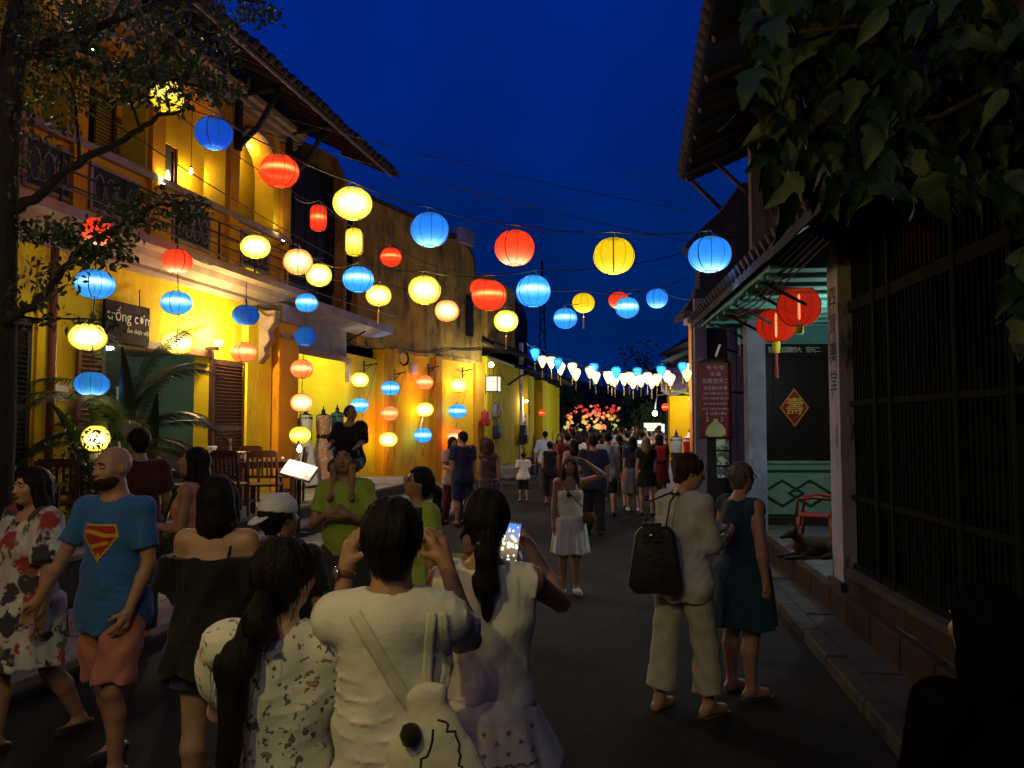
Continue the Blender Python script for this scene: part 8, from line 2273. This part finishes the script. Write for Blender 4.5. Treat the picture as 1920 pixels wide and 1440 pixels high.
T = table('high dark table with white runner before the brown shutter', on_terr(412, 12.9), 0.2, 0.8, 0.6, 0.93, True)
for dx, nm, pr in ((-0.08, 'white_cup', [(0.04, 0), (0.07, 0.07), (0.07, 0.10), (0.05, 0.10)]), (0.22, 'glass_vase', [(0.03, 0), (0.02, 0.08), (0.012, 0.14), (0.025, 0.22)])):
    o = MB().lathe(pr, 14).build(nm, C_white if dx < 0 else pmat('pinkish_glass', (0.5, 0.2, 0.2), rough=0.15)); o.location = T.location + Vector((dx, -0.1, 0.936)); tag(o, 'white cup on the high table with the runner' if dx < 0 else 'slim vase on the high table with the runner', 'cup' if dx < 0 else 'vase')
T = table('dark table behind the man in maroon with a napkin bowl', on_terr(305, 11.1), 0.2, 0.9, 0.7, 0.75); bowl('large napkin bowl on the table behind the man in maroon', (X_(288, 11.0), 10.95, FL + 0.75), 1.2)
T = table('dark table at the left edge of the picture', on_terr(14, 8.2), 0.2, 0.9, 0.8, 0.75); bowl('pale folded napkins on the table at the left edge', (X_(6, 8.1), 8.1, FL + 0.75), 1.1)
for lb, px, D, rz in (('chair left of the palm, its slatted back to the street', 118, 9.2, 0.35), ('chair with lit wooden back behind the high table', 455, 14.0, 2.9), ('chair in shade before the high table', 355, 11.9, 0.3),
                      ('chair between the high table and the pillar table', 440, 12.1, -0.2), ('chair nearest the corner pillar, side on', 545, 13.9, 1.7), ('chair in front of the pillar table', 500, 12.0, 0.1), ('chair beside the waiter in maroon', 205, 10.6, -0.3)):
    p = on_terr(px, D); chair(lb, p, rz)
# menu stand
ms = empty('menu_stand', (X_(562, 11.6), 11.6, 0.26), math.radians(-20), label='lit menu lying open on a slanted stand under a small bulb', cat='menu stand')
MB().box(-0.22, 0.22, -0.02, 0.02, 0, 0.03).box(-0.02, 0.02, -0.2, 0.2, 0, 0.029).build('foot', M_iron, ms); MB().box(-0.02, 0.02, -0.02, 0.02, 0.03, 0.92).build('post', M_iron, ms)
Mt = Matrix.Translation((0, 0, 0.95)) @ Matrix.Rotation(math.radians(38), 4, 'X') @ Matrix.Rotation(math.radians(18), 4, 'Y')
MB().box(-0.26, 0.26, -0.17, 0.17, -0.02, 0.0, Mt).build('tray', M_wood2, ms)
for s_ in (-1, 1):
    MB().box(min(0.005 * s_, 0.235 * s_), max(0.005 * s_, 0.235 * s_), -0.15, 0.15, 0.001, 0.010, Mt).build('menu_page', C_white, ms)
    for k in range(7): MB().box(0.12 * s_ - 0.07, 0.12 * s_ + 0.07 - 0.02 * (k % 3), 0.10 - 0.032 * k, 0.108 - 0.032 * k, 0.0102, 0.0112, Mt).build('menu_line', C_grey, ms)
MB().tube([(-0.24, 0.15, 1.02), (-0.18, 0.16, 1.30), (-0.05, 0.05, 1.38), (0.0, 0.0, 1.34)], 0.010, 6).build('lamp_arm', M_iron, ms)
MB().lathe([(0.001, 1.22), (0.028, 1.235), (0.034, 1.265), (0.02, 1.30), (0.012, 1.33)], 12).build('bulb', emat('menu_bulb', (1, 0.85, 0.55), 30), ms)
lamp('menu_light', (0, -0.02, 1.20), 14, (1.0, 0.86, 0.6), 0.03, parent=ms)
# dress forms and clothes at the shop
def dressform(label, px, D, zbase, hgt, mt, skirt=True, neck=True, top_m=None, group='dress forms outside the clothes shop', r=1.0):
    p = at(px, 800, D); e = empty('dress_form', (p.x, D, zbase), random.uniform(-0.3, 0.3), label=label, cat='dress form', group=group)
    MB().lathe([(0.14, 0), (0.14, 0.02), (0.02, 0.03), (0.015, hgt * 0.5)], 14).build('stand', M_iron, e)
    z = hgt
    q = Matrix.Diagonal((1, 0.72, 1, 1))
    MB().lathe([(0.10, z - 0.66), (0.15, z - 0.60), (0.155, z - 0.52), (0.115, z - 0.38), (0.13, z - 0.24), (0.165, z - 0.14), (0.14, z - 0.06), (0.05, z - 0.03), (0.045, z + 0.05), (0.02, z + 0.07)], 18, q).build('torso', top_m or M_blackwood, e)
    MB().lathe([(0.02, z + 0.07), (0.012, z + 0.12), (0.001, z + 0.16)], 8).build('finial', M_blackwood, e)
    vs = []; fs = []; n = 28; rows = 9
    for j in range(rows + 1):
        t = j / rows; zz = z - 0.07 - t * (hgt - 0.25 if skirt else 0.5)
        rr_ = (0.155 if j < 2 else 0.125 + 0.02 * abs(j - 3)) + (0.13 * max(0, t - 0.35) if skirt else 0.02)
        for k in range(n):
            a = 2 * math.pi * k / n; w = rr_ * r * (1 + 0.07 * t * math.sin(7 * a + j * 0.3) + 0.03 * math.sin(13 * a))
            vs.append((w * math.cos(a), 0.75 * w * math.sin(a), zz))
    for j in range(rows):
        for k in range(n): fs.append((j * n + k, j * n + (k + 1) % n, (j + 1) * n + (k + 1) % n, (j + 1) * n + k))
    MB().add(vs, fs, True).build('dress', mt, e)
dressform('dress form in pale blue grey long dress at the shop mouth', 573, 17.2, 0.42, 1.75, cloth('pale_blue_silk', (0.42, 0.47, 0.50), rough=0.5))
dressform('dress form in brown patterned robe right of the pale blue dress', 606, 17.6, 0.42, 1.75, floral('brown_robe', (0.28, 0.16, 0.08), [((0.45, 0.35, 0.30), 12, 0.3), ((0.30, 0.22, 0.34), 7, 0.35)]), r=1.1)
dressform('dress form in dark teal top with black neck, rightmost at the shop', 632, 18.2, 0.42, 1.80, cloth('teal_silk', (0.05, 0.16, 0.18), rough=0.4))
dressform('pale long garment at the left of the shop mouth', 549, 17.0, 0.42, 1.65, cloth('grey_stripe', (0.35, 0.35, 0.33)), r=0.7)
dressform('silver grey gown on a form before the yellow shop', 1268, 20.3, 0.0, 1.62, cloth('silver_gown', (0.36, 0.37, 0.40), rough=0.5), group='dress forms before the yellow shop')
dressform('white bust with red dress before the yellow shop', 1292, 19.8, 0.0, 1.62, cloth('red_gown', (0.30, 0.01, 0.012), rough=0.6), top_m=M_white, group='dress forms before the yellow shop')
lamp('shop_front_light', at(1285, 760, 19.6), 25, (1, 0.9, 0.7), 0.1)
# potted palm
M_palm = pmat('palm_leaf', (0.025, 0.05, 0.014), (0.016, 0.034, 0.010), rough=0.5, spec=0.25)
def frond(parent, base, az, el, L, droop, w=0.36, n=34):
    """arching rib with narrow leaflets"""
    P = []; p = Vector(base); e = el
    for k in range(n + 1):
        P.append(p.copy()); d = Vector((math.cos(az) * math.cos(e), math.sin(az) * math.cos(e), math.sin(e))); p = p + d * (L / n); e -= droop / n * (0.4 + 1.2 * k / n)
    mb = MB(); mb.tube(P, [0.010 * (1 - 0.8 * k / n) for k in range(n + 1)], 4)
    for k in range(3, n):
        t = (P[k + 1] - P[k]).normalized(); sd = t.cross(Vector((0, 0, 1))).normalized(); up_ = sd.cross(t)
        ll = w * math.sin(math.pi * (0.12 + 0.80 * k / n)) * random.uniform(0.85, 1.1)
        for s_ in (-1, 1):
            for j in (0.0, 0.5):
                q = P[k].lerp(P[k + 1], j)
                d = (sd * s_ * 0.75 + t * 0.75 - Vector((0, 0, 0.25)) + up_ * 0.15).normalized()
                a = q + t * 0.012; c = q - t * 0.006
                m1 = q + d * ll * 0.55 + t * 0.014; m2 = q + d * ll * 0.55 - t * 0.008; tip = q + d * ll - Vector((0, 0, ll * random.uniform(0.15, 0.35)))
                mb.add([a, c, m2, m1, tip], [(0, 1, 2, 3), (3, 2, 4)])
    return mb.build('frond', M_palm, parent)
pp = on_terr(238, 10.3)
palm = empty('potted_palm', pp, label='large feathery potted palm standing on the terrace before the restaurant door', cat='palm')
MB().lathe([(0.16, 0), (0.24, 0.32), (0.26, 0.34), (0.22, 0.34), (0.20, 0.30), (0.01, 0.30)], 20).build('pot', pmat('dark_clay_pot', (0.07, 0.035, 0.025), rough=0.6), palm)
for (x, y, l) in ((0, 0, 1.25), (0.07, 0.05, 1.1), (-0.08, 0.03, 1.0)):
    MB().tube([(x, y, 0.3), (x * 1.6, y * 1.4, 0.3 + l * 0.5), (x * 2.2, y * 1.8, 0.3 + l)], [0.035, 0.028, 0.020], 8).build('stem', pmat('palm_stem', (0.06, 0.07, 0.03), rough=0.5), palm)
for (az, el, L, dr) in ((180, 62, 1.55, 2.2), (160, 40, 1.35, 1.7), (200, 30, 1.30, 2.0), (10, 66, 1.35, 1.9), (-12, 48, 1.20, 1.8), (30, 34, 1.15, 1.7), (90, 70, 1.4, 1.3), (-90, 62, 1.35, 2.2), (-60, 45, 1.2, 2.0), (-125, 50, 1.3, 2.0), (120, 55, 1.3, 1.7), (185, 12, 1.15, 1.3), (-5, 8, 1.05, 1.3), (55, 68, 1.35, 1.5), (-30, 20, 1.0, 1.5), (215, 5, 1.0, 1.2), (-150, 72, 1.5, 2.1), (-85, 20, 0.9, 1.5), (150, 80, 1.7, 1.2), (5, 85, 1.6, 1.3)):
    zb_ = random.uniform(0.9, 1.45)
    frond(palm, (random.uniform(-0.06, 0.06), random.uniform(-0.05, 0.05), zb_), math.radians(az), math.radians(el), L * 1.22, dr)
# ------------------------------------------------------------------ leaves
def leaf_batch(mb, c, size, d, up_):
    """one folded leaf: 4 triangles"""
    d = d.normalized(); s_ = d.cross(up_)
    s_ = s_.normalized() if s_.length > 1e-4 else d.orthogonal().normalized()
    n_ = s_.cross(d)
    w = size * 0.22
    mb.add([c, c + d * size * 0.42 + s_ * w - n_ * 0.0, c + d * size - n_ * size * 0.08, c + d * size * 0.42 - s_ * w, c + d * size * 0.5 - n_ * size * 0.07], [(0, 1, 4), (1, 2, 4), (2, 3, 4), (3, 0, 4)])
rl_ = random.Random(8)
def rv(): return Vector((rl_.gauss(0, 1), rl_.gauss(0, 1), rl_.gauss(0, 1))).normalized()
def cloud(name, regions, size, mt, parent, droop=0.6):
    mb = MB()
    for (cx, cy, rx, ry, n, D, dd) in regions:
        for _ in range(n):
            a = rl_.uniform(0, 6.28); r = math.sqrt(rl_.random())
            p = at(cx + rx * r * math.cos(a), cy + ry * r * math.sin(a), D + rl_.uniform(-dd, dd))
            ax = rv(); ax.z -= droop
            for j in range(3):
                d = (ax + rv() * 0.7); leaf_batch(mb, p + rv() * size * 0.7, size * rl_.uniform(0.7, 1.2), d, rv())
    o = mb.build(name, mt, parent); o['kind'] = 'stuff'; return o
M_leaf = pmat('small_tree_leaf', (0.07, 0.10, 0.03), (0.045, 0.07, 0.02), rough=0.45, spec=0.4)
M_bark = pmat('dark_bark', (0.05, 0.04, 0.03), (0.03, 0.024, 0.02), scale=10, rough=0.95, bump=0.8, stretch=(3, 3, 0.6))
treeL = empty('street_tree', (0, 0, 0), label='dark small leaved tree at the left edge, its branches crossing the yellow loggia', cat='tree')
def branch(pts, r0, r1, nm='branch'):
    P = [at(*p) for p in pts]; Q = []
    for a, b in zip(P[:-1], P[1:]):
        for k in range(4): Q.append(a.lerp(b, k / 4) + rv() * r0 * 0.35)
    Q.append(P[-1]); n = len(Q)
    MB().tube(Q, [r0 + (r1 - r0) * k / (n - 1) for k in range(n)], 7).build(nm, M_bark, treeL)
MB().tube([Vector((X_(-25, 5.8), 5.8, 0)), at(-10, 800, 5.8), at(-2, 500, 5.8), at(10, 250, 5.9), at(30, 60, 6.0), at(70, -150, 6.1)], [0.17, 0.14, 0.12, 0.10, 0.09, 0.06], 12).build('trunk', M_bark, treeL)
branch([(14, 398, 5.8), (60, 375, 5.9), (145, 305, 6.1), (200, 280, 6.2), (262, 240, 6.3), (300, 215, 6.4), (345, 205, 6.5)], 0.045, 0.012)
branch([(150, 302, 6.1), (145, 240, 6.1), (138, 170, 6.1), (110, 120, 6.2)], 0.016, 0.006)
branch([(262, 240, 6.3), (245, 190, 6.2), (225, 150, 6.2)], 0.014, 0.006)
branch([(5, 605, 5.7), (60, 575, 5.8), (110, 520, 5.9), (140, 478, 6.0), (185, 445, 6.1), (240, 410, 6.2), (300, 385, 6.3), (380, 378, 6.5)], 0.036, 0.008)
branch([(185, 345, 6.2), (225, 348, 6.2), (252, 342, 6.3)], 0.014, 0.006)
branch([(10, 590, 5.8), (80, 598, 5.9), (150, 598, 6.0), (205, 600, 6.0)], 0.012, 0.004)
branch([(40, 425, 5.9), (75, 440, 5.9), (120, 440, 6.0), (160, 430, 6.0)], 0.014, 0.005)
branch([(20, 120, 6.0), (120, 70, 6.1), (260, 20, 6.3), (420, -10, 6.6), (500, 5, 6.8)], 0.05, 0.01)
branch([(60, 100, 6.0), (200, 130, 6.2), (330, 150, 6.4), (410, 175, 6.6)], 0.035, 0.008)
cloud('foliage', [(60, 40, 120, 90, 330, 6.0, 0.5), (220, 70, 150, 80, 260, 6.2, 0.5), (350, 90, 100, 80, 190, 6.4, 0.4), (330, 165, 90, 45, 85, 6.4, 0.3), (150, 150, 120, 50, 120, 6.1, 0.4), (420, 150, 45, 40, 60, 6.6, 0.2), (260, 150, 60, 50, 90, 6.3, 0.2),
                  (450, 15, 60, 30, 60, 6.7, 0.2), (500, 20, 22, 28, 20, 6.8, 0.1), (85, 430, 75, 22, 70, 6.0, 0.2), (170, 455, 90, 30, 110, 6.1, 0.2), (300, 385, 90, 26, 130, 6.3, 0.2), (230, 420, 60, 22, 60, 6.2, 0.2), (95, 515, 60, 30, 40, 5.9, 0.1),
                  (190, 482, 50, 18, 40, 6.1, 0.1), (110, 600, 100, 8, 24, 5.95, 0.05), (70, 570, 50, 14, 18, 5.9, 0.1), (10, 560, 30, 60, 30, 5.8, 0.1), (30, 250, 40, 120, 60, 5.9, 0.2), (100, 230, 50, 60, 30, 6.0, 0.2)], 0.074, M_leaf, treeL)
for (x, z0, h, tl) in ((-0.25, 0.6, 1.5, 0.2), (0.05, 0.7, 1.7, -0.1), (0.30, 0.5, 1.3, -0.4), (-0.45, 0.5, 1.2, 0.5)):
    mb = MB(); vs = []; fs = []
    for k in range(11):
        t = k / 10; w = 0.11 * math.sin(math.pi * min(1, 0.06 + t * 0.94)) ** 0.8; cx_ = x - tl * t * t * 0.7; zz = z0 + h * t; yy = -0.1 - 0.35 * t * t
        vs += [(cx_ - w, yy + 0.05, zz), (cx_, yy, zz - 0.01), (cx_ + w, yy + 0.05, zz)]
    for k in range(10):
        for j in (0, 1): fs.append((k * 3 + j, k * 3 + j + 1, k * 3 + j + 4, k * 3 + j + 3))
    mb.add(vs, fs, True).build('broad_leaf', M_palm, palm)
bush = empty('leafy_shrub', (X_(165, 9.3), 9.3, FL), label='loose leafy shrub beside the palm at the foot of the yellow wall', cat='shrub')
MB().lathe([(0.13, 0), (0.18, 0.25), (0.15, 0.25), (0.01, 0.22)], 14).build('pot', pmat('dark_clay_pot', (0.07, 0.035, 0.025)), bush)
for k in range(7):
    MB().tube([(0, 0, 0.2), (rl_.uniform(-0.15, 0.15), 0, 0.6), (rl_.uniform(-0.3, 0.3), rl_.uniform(-0.1, 0.1), rl_.uniform(0.9, 1.3))], [0.01, 0.008, 0.004], 5).build('stem', M_bark, bush)
mb = MB()
for _ in range(330):
    p = Vector((rl_.gauss(0, 0.2), rl_.gauss(0, 0.13), rl_.uniform(0.35, 1.35))); leaf_batch(mb, p, rl_.uniform(0.06, 0.10), rv() + Vector((0, 0, -0.4)), rv())
o = mb.build('foliage', M_leaf, bush); o['kind'] = 'stuff'
# big lobed leaves at the upper right
M_big = pmat('broad_lobed_leaf', (0.014, 0.036, 0.004), (0.008, 0.022, 0.003), scale=14, rough=0.5, spec=0.35, bump=0.3, bscale=30)
def lobed(var):
    out = [(0, 0), (0.10, -0.02), (0.20, 0.10), (0.36, 0.12), (0.46, 0.30), (0.30, 0.36), (0.25, 0.42), (0.24, 0.62), (0.13, 0.78), (0.05, 1.0)]
    if var == 1: out = [(0, 0), (0.12, 0.02), (0.27, 0.16), (0.31, 0.34), (0.27, 0.50), (0.20, 0.66), (0.11, 0.84), (0.02, 1.02)]
    if var == 2: out = [(0, 0), (0.14, -0.05), (0.28, 0.02), (0.50, 0.16), (0.36, 0.26), (0.28, 0.34), (0.30, 0.52), (0.18, 0.70), (0.03, 0.96)]
    vs = []; fs = []
    mid = [(0, y) for _, y in out]
    def z_(x, y): return -0.30 * y * y + 0.10 * abs(x) - 0.25 * x * x + 0.02 * math.sin(16 * y)
    n = len(out)
    for x, y in out: vs.append((x, y, z_(x, y)))
    for x, y in out: vs.append((x * 0.45, y * 0.9 + 0.02, z_(x * 0.45, y) - 0.01))
    for x, y in out: vs.append((0, min(y, 0.99) * 0.97 if y > 0 else 0, z_(0, y) - 0.02))
    for x, y in out: vs.append((-x * 0.45, y * 0.9 + 0.02, z_(x * 0.45, y) - 0.01))
    for x, y in out: vs.append((-x * 0.96, y * 0.98, z_(x, y)))
    for r in range(4):
        for k in range(n - 1): fs.append((r * n + k, (r + 1) * n + k, (r + 1) * n + k + 1, r * n + k + 1))
    me = MB().add(vs, fs, True).mesh('leaf'); me.materials.append(M_big); return me
LB = [lobed(0), lobed(1), lobed(2)]
treeR = empty('broad_leaved_tree', (0, 0, 0), label='broad lobed leaves of a dark tree hanging over the upper right corner', cat='tree')
def hang(px, py, D, size, tilt=None):
    p = at(px, py, D)
    d = Vector((rl_.gauss(0, 0.45) - 0.15, rl_.gauss(0, 0.45) - 0.3, -1.0 + rl_.gauss(0, 0.3))).normalized()
    nrm0 = Vector((rl_.gauss(0, 0.5), -1 + rl_.gauss(0, 0.3), rl_.gauss(0.6, 0.5)))
    x = d.cross(nrm0).normalized(); z = x.cross(d)
    o = link('leaf', rl_.choice(LB), None, treeR)
    o.matrix_basis = Matrix.Translation(p) @ Matrix(((x.x, d.x, z.x, 0), (x.y, d.y, z.y, 0), (x.z, d.z, z.z, 0), (0, 0, 0, 1))) @ Matrix.Diagonal((size * 0.78, size * 1.15, size, 1))
edge = [(1440, -10), (1405, 90), (1395, 170), (1390, 215), (1440, 265), (1485, 330), (1475, 360), (1555, 330), (1620, 340), (1660, 310), (1700, 320), (1760, 300), (1800, 320), (1850, 345), (1880, 360), (1430, 40), (1400, 130), (1420, 190), (1640, 300), (1590, 345), (1720, 330), (1790, 350), (1870, 330)]
n_ = 0
for (px, py) in edge:
    hang(px + 15, py, rl_.uniform(2.7, 3.0), rl_.uniform(0.13, 0.18)); n_ += 1
while n_ < 290:
    px = rl_.uniform(1400, 1960); py = rl_.uniform(-90, 330)
    if px < 1560 and py > 300 - (1560 - px) * 0.5: continue
    if px < 1445 and py > 215: continue
    hang(px, py, rl_.uniform(2.75, 3.7), rl_.uniform(0.11, 0.18)); n_ += 1
for (px, py) in ((1900, 470), (1905, 510), (1890, 520), (1915, 560), (1900, 590), (1925, 620), (1910, 640), (1930, 480), (1890, 565)):
    hang(px + 15, py, 2.7, 0.15)
mb = MB()
for _ in range(1500):
    p = at(rl_.uniform(1440, 1990), rl_.uniform(-160, 345), rl_.uniform(3.3, 4.2)); leaf_batch(mb, p, 0.20, Vector((rl_.gauss(0, 0.4), rl_.gauss(0, 0.4), -1)), Vector((rl_.gauss(0, .4), -1, rl_.gauss(0.3, .4))))
o = mb.build('inner_foliage', M_big, treeR); o['kind'] = 'stuff'
for pts in (((2100, -300, 3.4), (1900, -60, 3.2), (1700, 40, 3.1), (1500, 60, 3.0)), ((2100, -100, 3.3), (1900, 150, 3.1), (1760, 220, 3.0), (1640, 240, 3.0)), ((2100, 300, 3.0), (1980, 440, 2.8), (1900, 480, 2.75))):
    MB().tube([at(*p) for p in pts], [0.03, 0.02, 0.014, 0.006][:len(pts)], 7).build('branch', M_bark, treeR)
MB().tube([(3.0, 1.6, 0), (2.95, 1.7, 2.0), at(2300, -100, 2.2), at(2100, -300, 3.4)], [0.13, 0.11, 0.08, 0.03], 10).build('trunk', M_bark, treeR)
# far trees
M_far = pmat('far_leaf', (0.05, 0.09, 0.025), (0.03, 0.05, 0.015), rough=0.6)
def far_tree(label, px, D, h, r, n=900, cz=None):
    p = at(px, 800, D); e = empty('tree', (p.x, D, 0), label=label, cat='tree', group='trees at the end of the street')
    MB().tube([(0, 0, 0), (0.1, 0, h * 0.45), (0, 0.1, h * 0.8)], [0.25, 0.18, 0.06], 8).build('trunk', M_bark, e)
    mb = MB(); cl_ = [(rl_.gauss(0, r * 0.5), rl_.gauss(0, r * 0.4), h * rl_.uniform(0.45, 1.0), rl_.uniform(0.25, 0.5) * r) for _ in range(12)]
    for _ in range(n):
        c_ = rl_.choice(cl_); v = rv() * c_[3] * rl_.random() ** 0.4; leaf_batch(mb, Vector(c_[:3]) + v, rl_.uniform(0.25, 0.45), rv() - Vector((0, 0, .4)), rv())
    o = mb.build('crown', M_far, e); o['kind'] = 'stuff'
far_tree('dark round tree rising above the far roofs right of centre', 1200, 64, 8.6, 2.6)
far_tree('low tree behind the cluster of far lanterns', 1110, 74, 5.4, 3.2)
far_tree('green lit tree beside the glaring street lamp', 1188, 50, 3.6, 1.5)
far_tree('dark tree behind the far left yellow house', 1052, 52, 4.6, 2.0)
far_tree('lit tree behind the white stall', 1222, 46, 3.0, 1.1)
# red plastic chair and dog on the porch
rc = empty('plastic_chair', (at(1530, 900, 9.9).x, 9.9, 0.325), math.radians(60), label='dark red plastic armchair on the porch partly hidden by the pillar', cat='chair')
M_pl = pmat('dark_red_plastic', (0.22, 0.03, 0.02), rough=0.4)
bevel(MB().box(-0.22, 0.22, -0.21, 0.21, 0.40, 0.43).build('seat', M_pl, rc), 0.012, 2)
bevel(MB().prism([(-0.22, 0.42), (-0.18, 0.42), (-0.24, 0.82), (-0.28, 0.82)], 0, -0.22, 0.22).build('backrest', M_pl, rc), 0.015, 2)
for sx in (-1, 1):
    for sy in (-1, 1): MB().tube([(sx * 0.20, sy * 0.18, 0.41), (sx * 0.25, sy * 0.24, 0)], [0.026, 0.018], 6).build('leg', M_pl, rc)
    MB().tube([(sx * 0.23, -0.24, 0.64), (sx * 0.26, 0.0, 0.66), (sx * 0.26, 0.18, 0.63), (sx * 0.24, 0.21, 0.42)], 0.020, 6).build('armrest', M_pl, rc)
dg = empty('dog', (at(1522, 900, 9.2).x, 9.2, 0.325), math.radians(15), label='brown dog lying on the porch beside the pillar, ears up', cat='dog')
F = Field(V(-0.55, -0.3, 0), V(0.5, 0.3, 0.5), 0.011)
F.cone(V(-0.12, 0, 0.14), V(0.28, 0.02, 0.13), 0.115, 0.125, 0.04, (V(0, 1, 0), 0.85)); F.cone(V(-0.12, 0, 0.16), V(-0.24, -0.01, 0.27), 0.085, 0.055, 0.04)
F.ell(V(-0.29, -0.01, 0.30), V(0.075, 0.058, 0.058), 0.02); F.cone(V(-0.33, -0.01, 0.285), V(-0.43, -0.015, 0.26), 0.036, 0.022, 0.02)
for y in (-0.045, 0.035): F.cone(V(-0.27, y, 0.34), V(-0.265, y * 1.5, 0.42), 0.024, 0.006, 0.01)
for y in (-0.075, 0.075):
    F.cone(V(-0.12, y, 0.10), V(-0.20, y, 0.035), 0.045, 0.028, 0.02); F.cone(V(-0.20, y, 0.035), V(-0.42, y, 0.028), 0.027, 0.024, 0.02)
    F.ell(V(0.24, y * 1.3, 0.11), V(0.12, 0.055, 0.10), 0.03); F.cone(V(0.18, y * 1.7, 0.05), V(0.02, y * 1.8, 0.028), 0.034, 0.024, 0.02)
F.cone(V(0.38, 0.02, 0.10), V(0.46, -0.14, 0.03), 0.030, 0.018, 0.02); F.plane(V(0, 0, 0.003), V(0, 0, -1))
F.warp(lambda X, Y, Z: 0.002 * np.sin(X * 160 + Y * 60) * np.sin(Z * 120 + Y * 90))
link('body', F.mesh('body'), pmat('brown_fur', (0.075, 0.042, 0.02), (0.03, 0.018, 0.012), scale=8, rough=0.9, bump=0.8, bscale=90), dg)
MB().lathe([(0.001, -0.008), (0.012, 0), (0.001, 0.008)], 8, Matrix.Translation((-0.455, -0.016, 0.262))).build('nose', M_eye, dg)
for y in (-0.045, 0.025): MB().lathe([(0.001, -0.007), (0.008, 0), (0.001, 0.007)], 8, Matrix.Translation((-0.345, y, 0.315))).build('eye', M_eye, dg)
# ------------------------------------------------------------------ unseen houses and tree added behind the viewer to cut the blue sky light
for (x0, x1, y0, y1, z1, lb) in ((-16, -7.4, -9, 4.4, 8.5, 'tall unseen house added on the left side of the street behind the viewer'), (-15, -6.4, -30, -9.2, 7.5, 'second unseen house added on the left behind the viewer'), (3.6, 13, -9, 2.6, 8.5, 'tall dark unseen house added on the right behind the viewer'),
                                 (4.4, 13, -30, -9.2, 7.5, 'second unseen house added on the right behind the viewer'), (-14, 14, -38, -31, 8.5, 'unseen house added to close the street behind the viewer')):
    block(x0, x1, y0, y1, z1, lb, 'unseen_house_behind', 2.2, M_ochre if x0 < 0 else M_darkwall)
unseen_tree = empty('tree', (-2.8, -2.8, 0), label='unseen tree added over the street behind the viewer to block sky light', cat='tree')
MB().tube([(0, 0, 0), (0.1, 0, 3), (0.6, 0.2, 5.2)], [0.2, 0.16, 0.1], 8).build('trunk', M_bark, unseen_tree)
mb = MB()
for _ in range(3800):
    mb_p = Vector((2.6 + rl_.gauss(0, 2.6), 0.2 + rl_.gauss(0, 2.2), 6.0 + rl_.uniform(-0.9, 1.4)))
    if mb_p.y > 2.9 or mb_p.z < 5.2: continue
    leaf_batch(mb, mb_p, rl_.uniform(0.22, 0.36), rv() - Vector((0, 0, .3)), rv())
o = mb.build('crown', M_far, unseen_tree); o['kind'] = 'stuff'
print('furniture, plants', round(time.time() - t1, 1), 'total', round(time.time() - T0, 1))
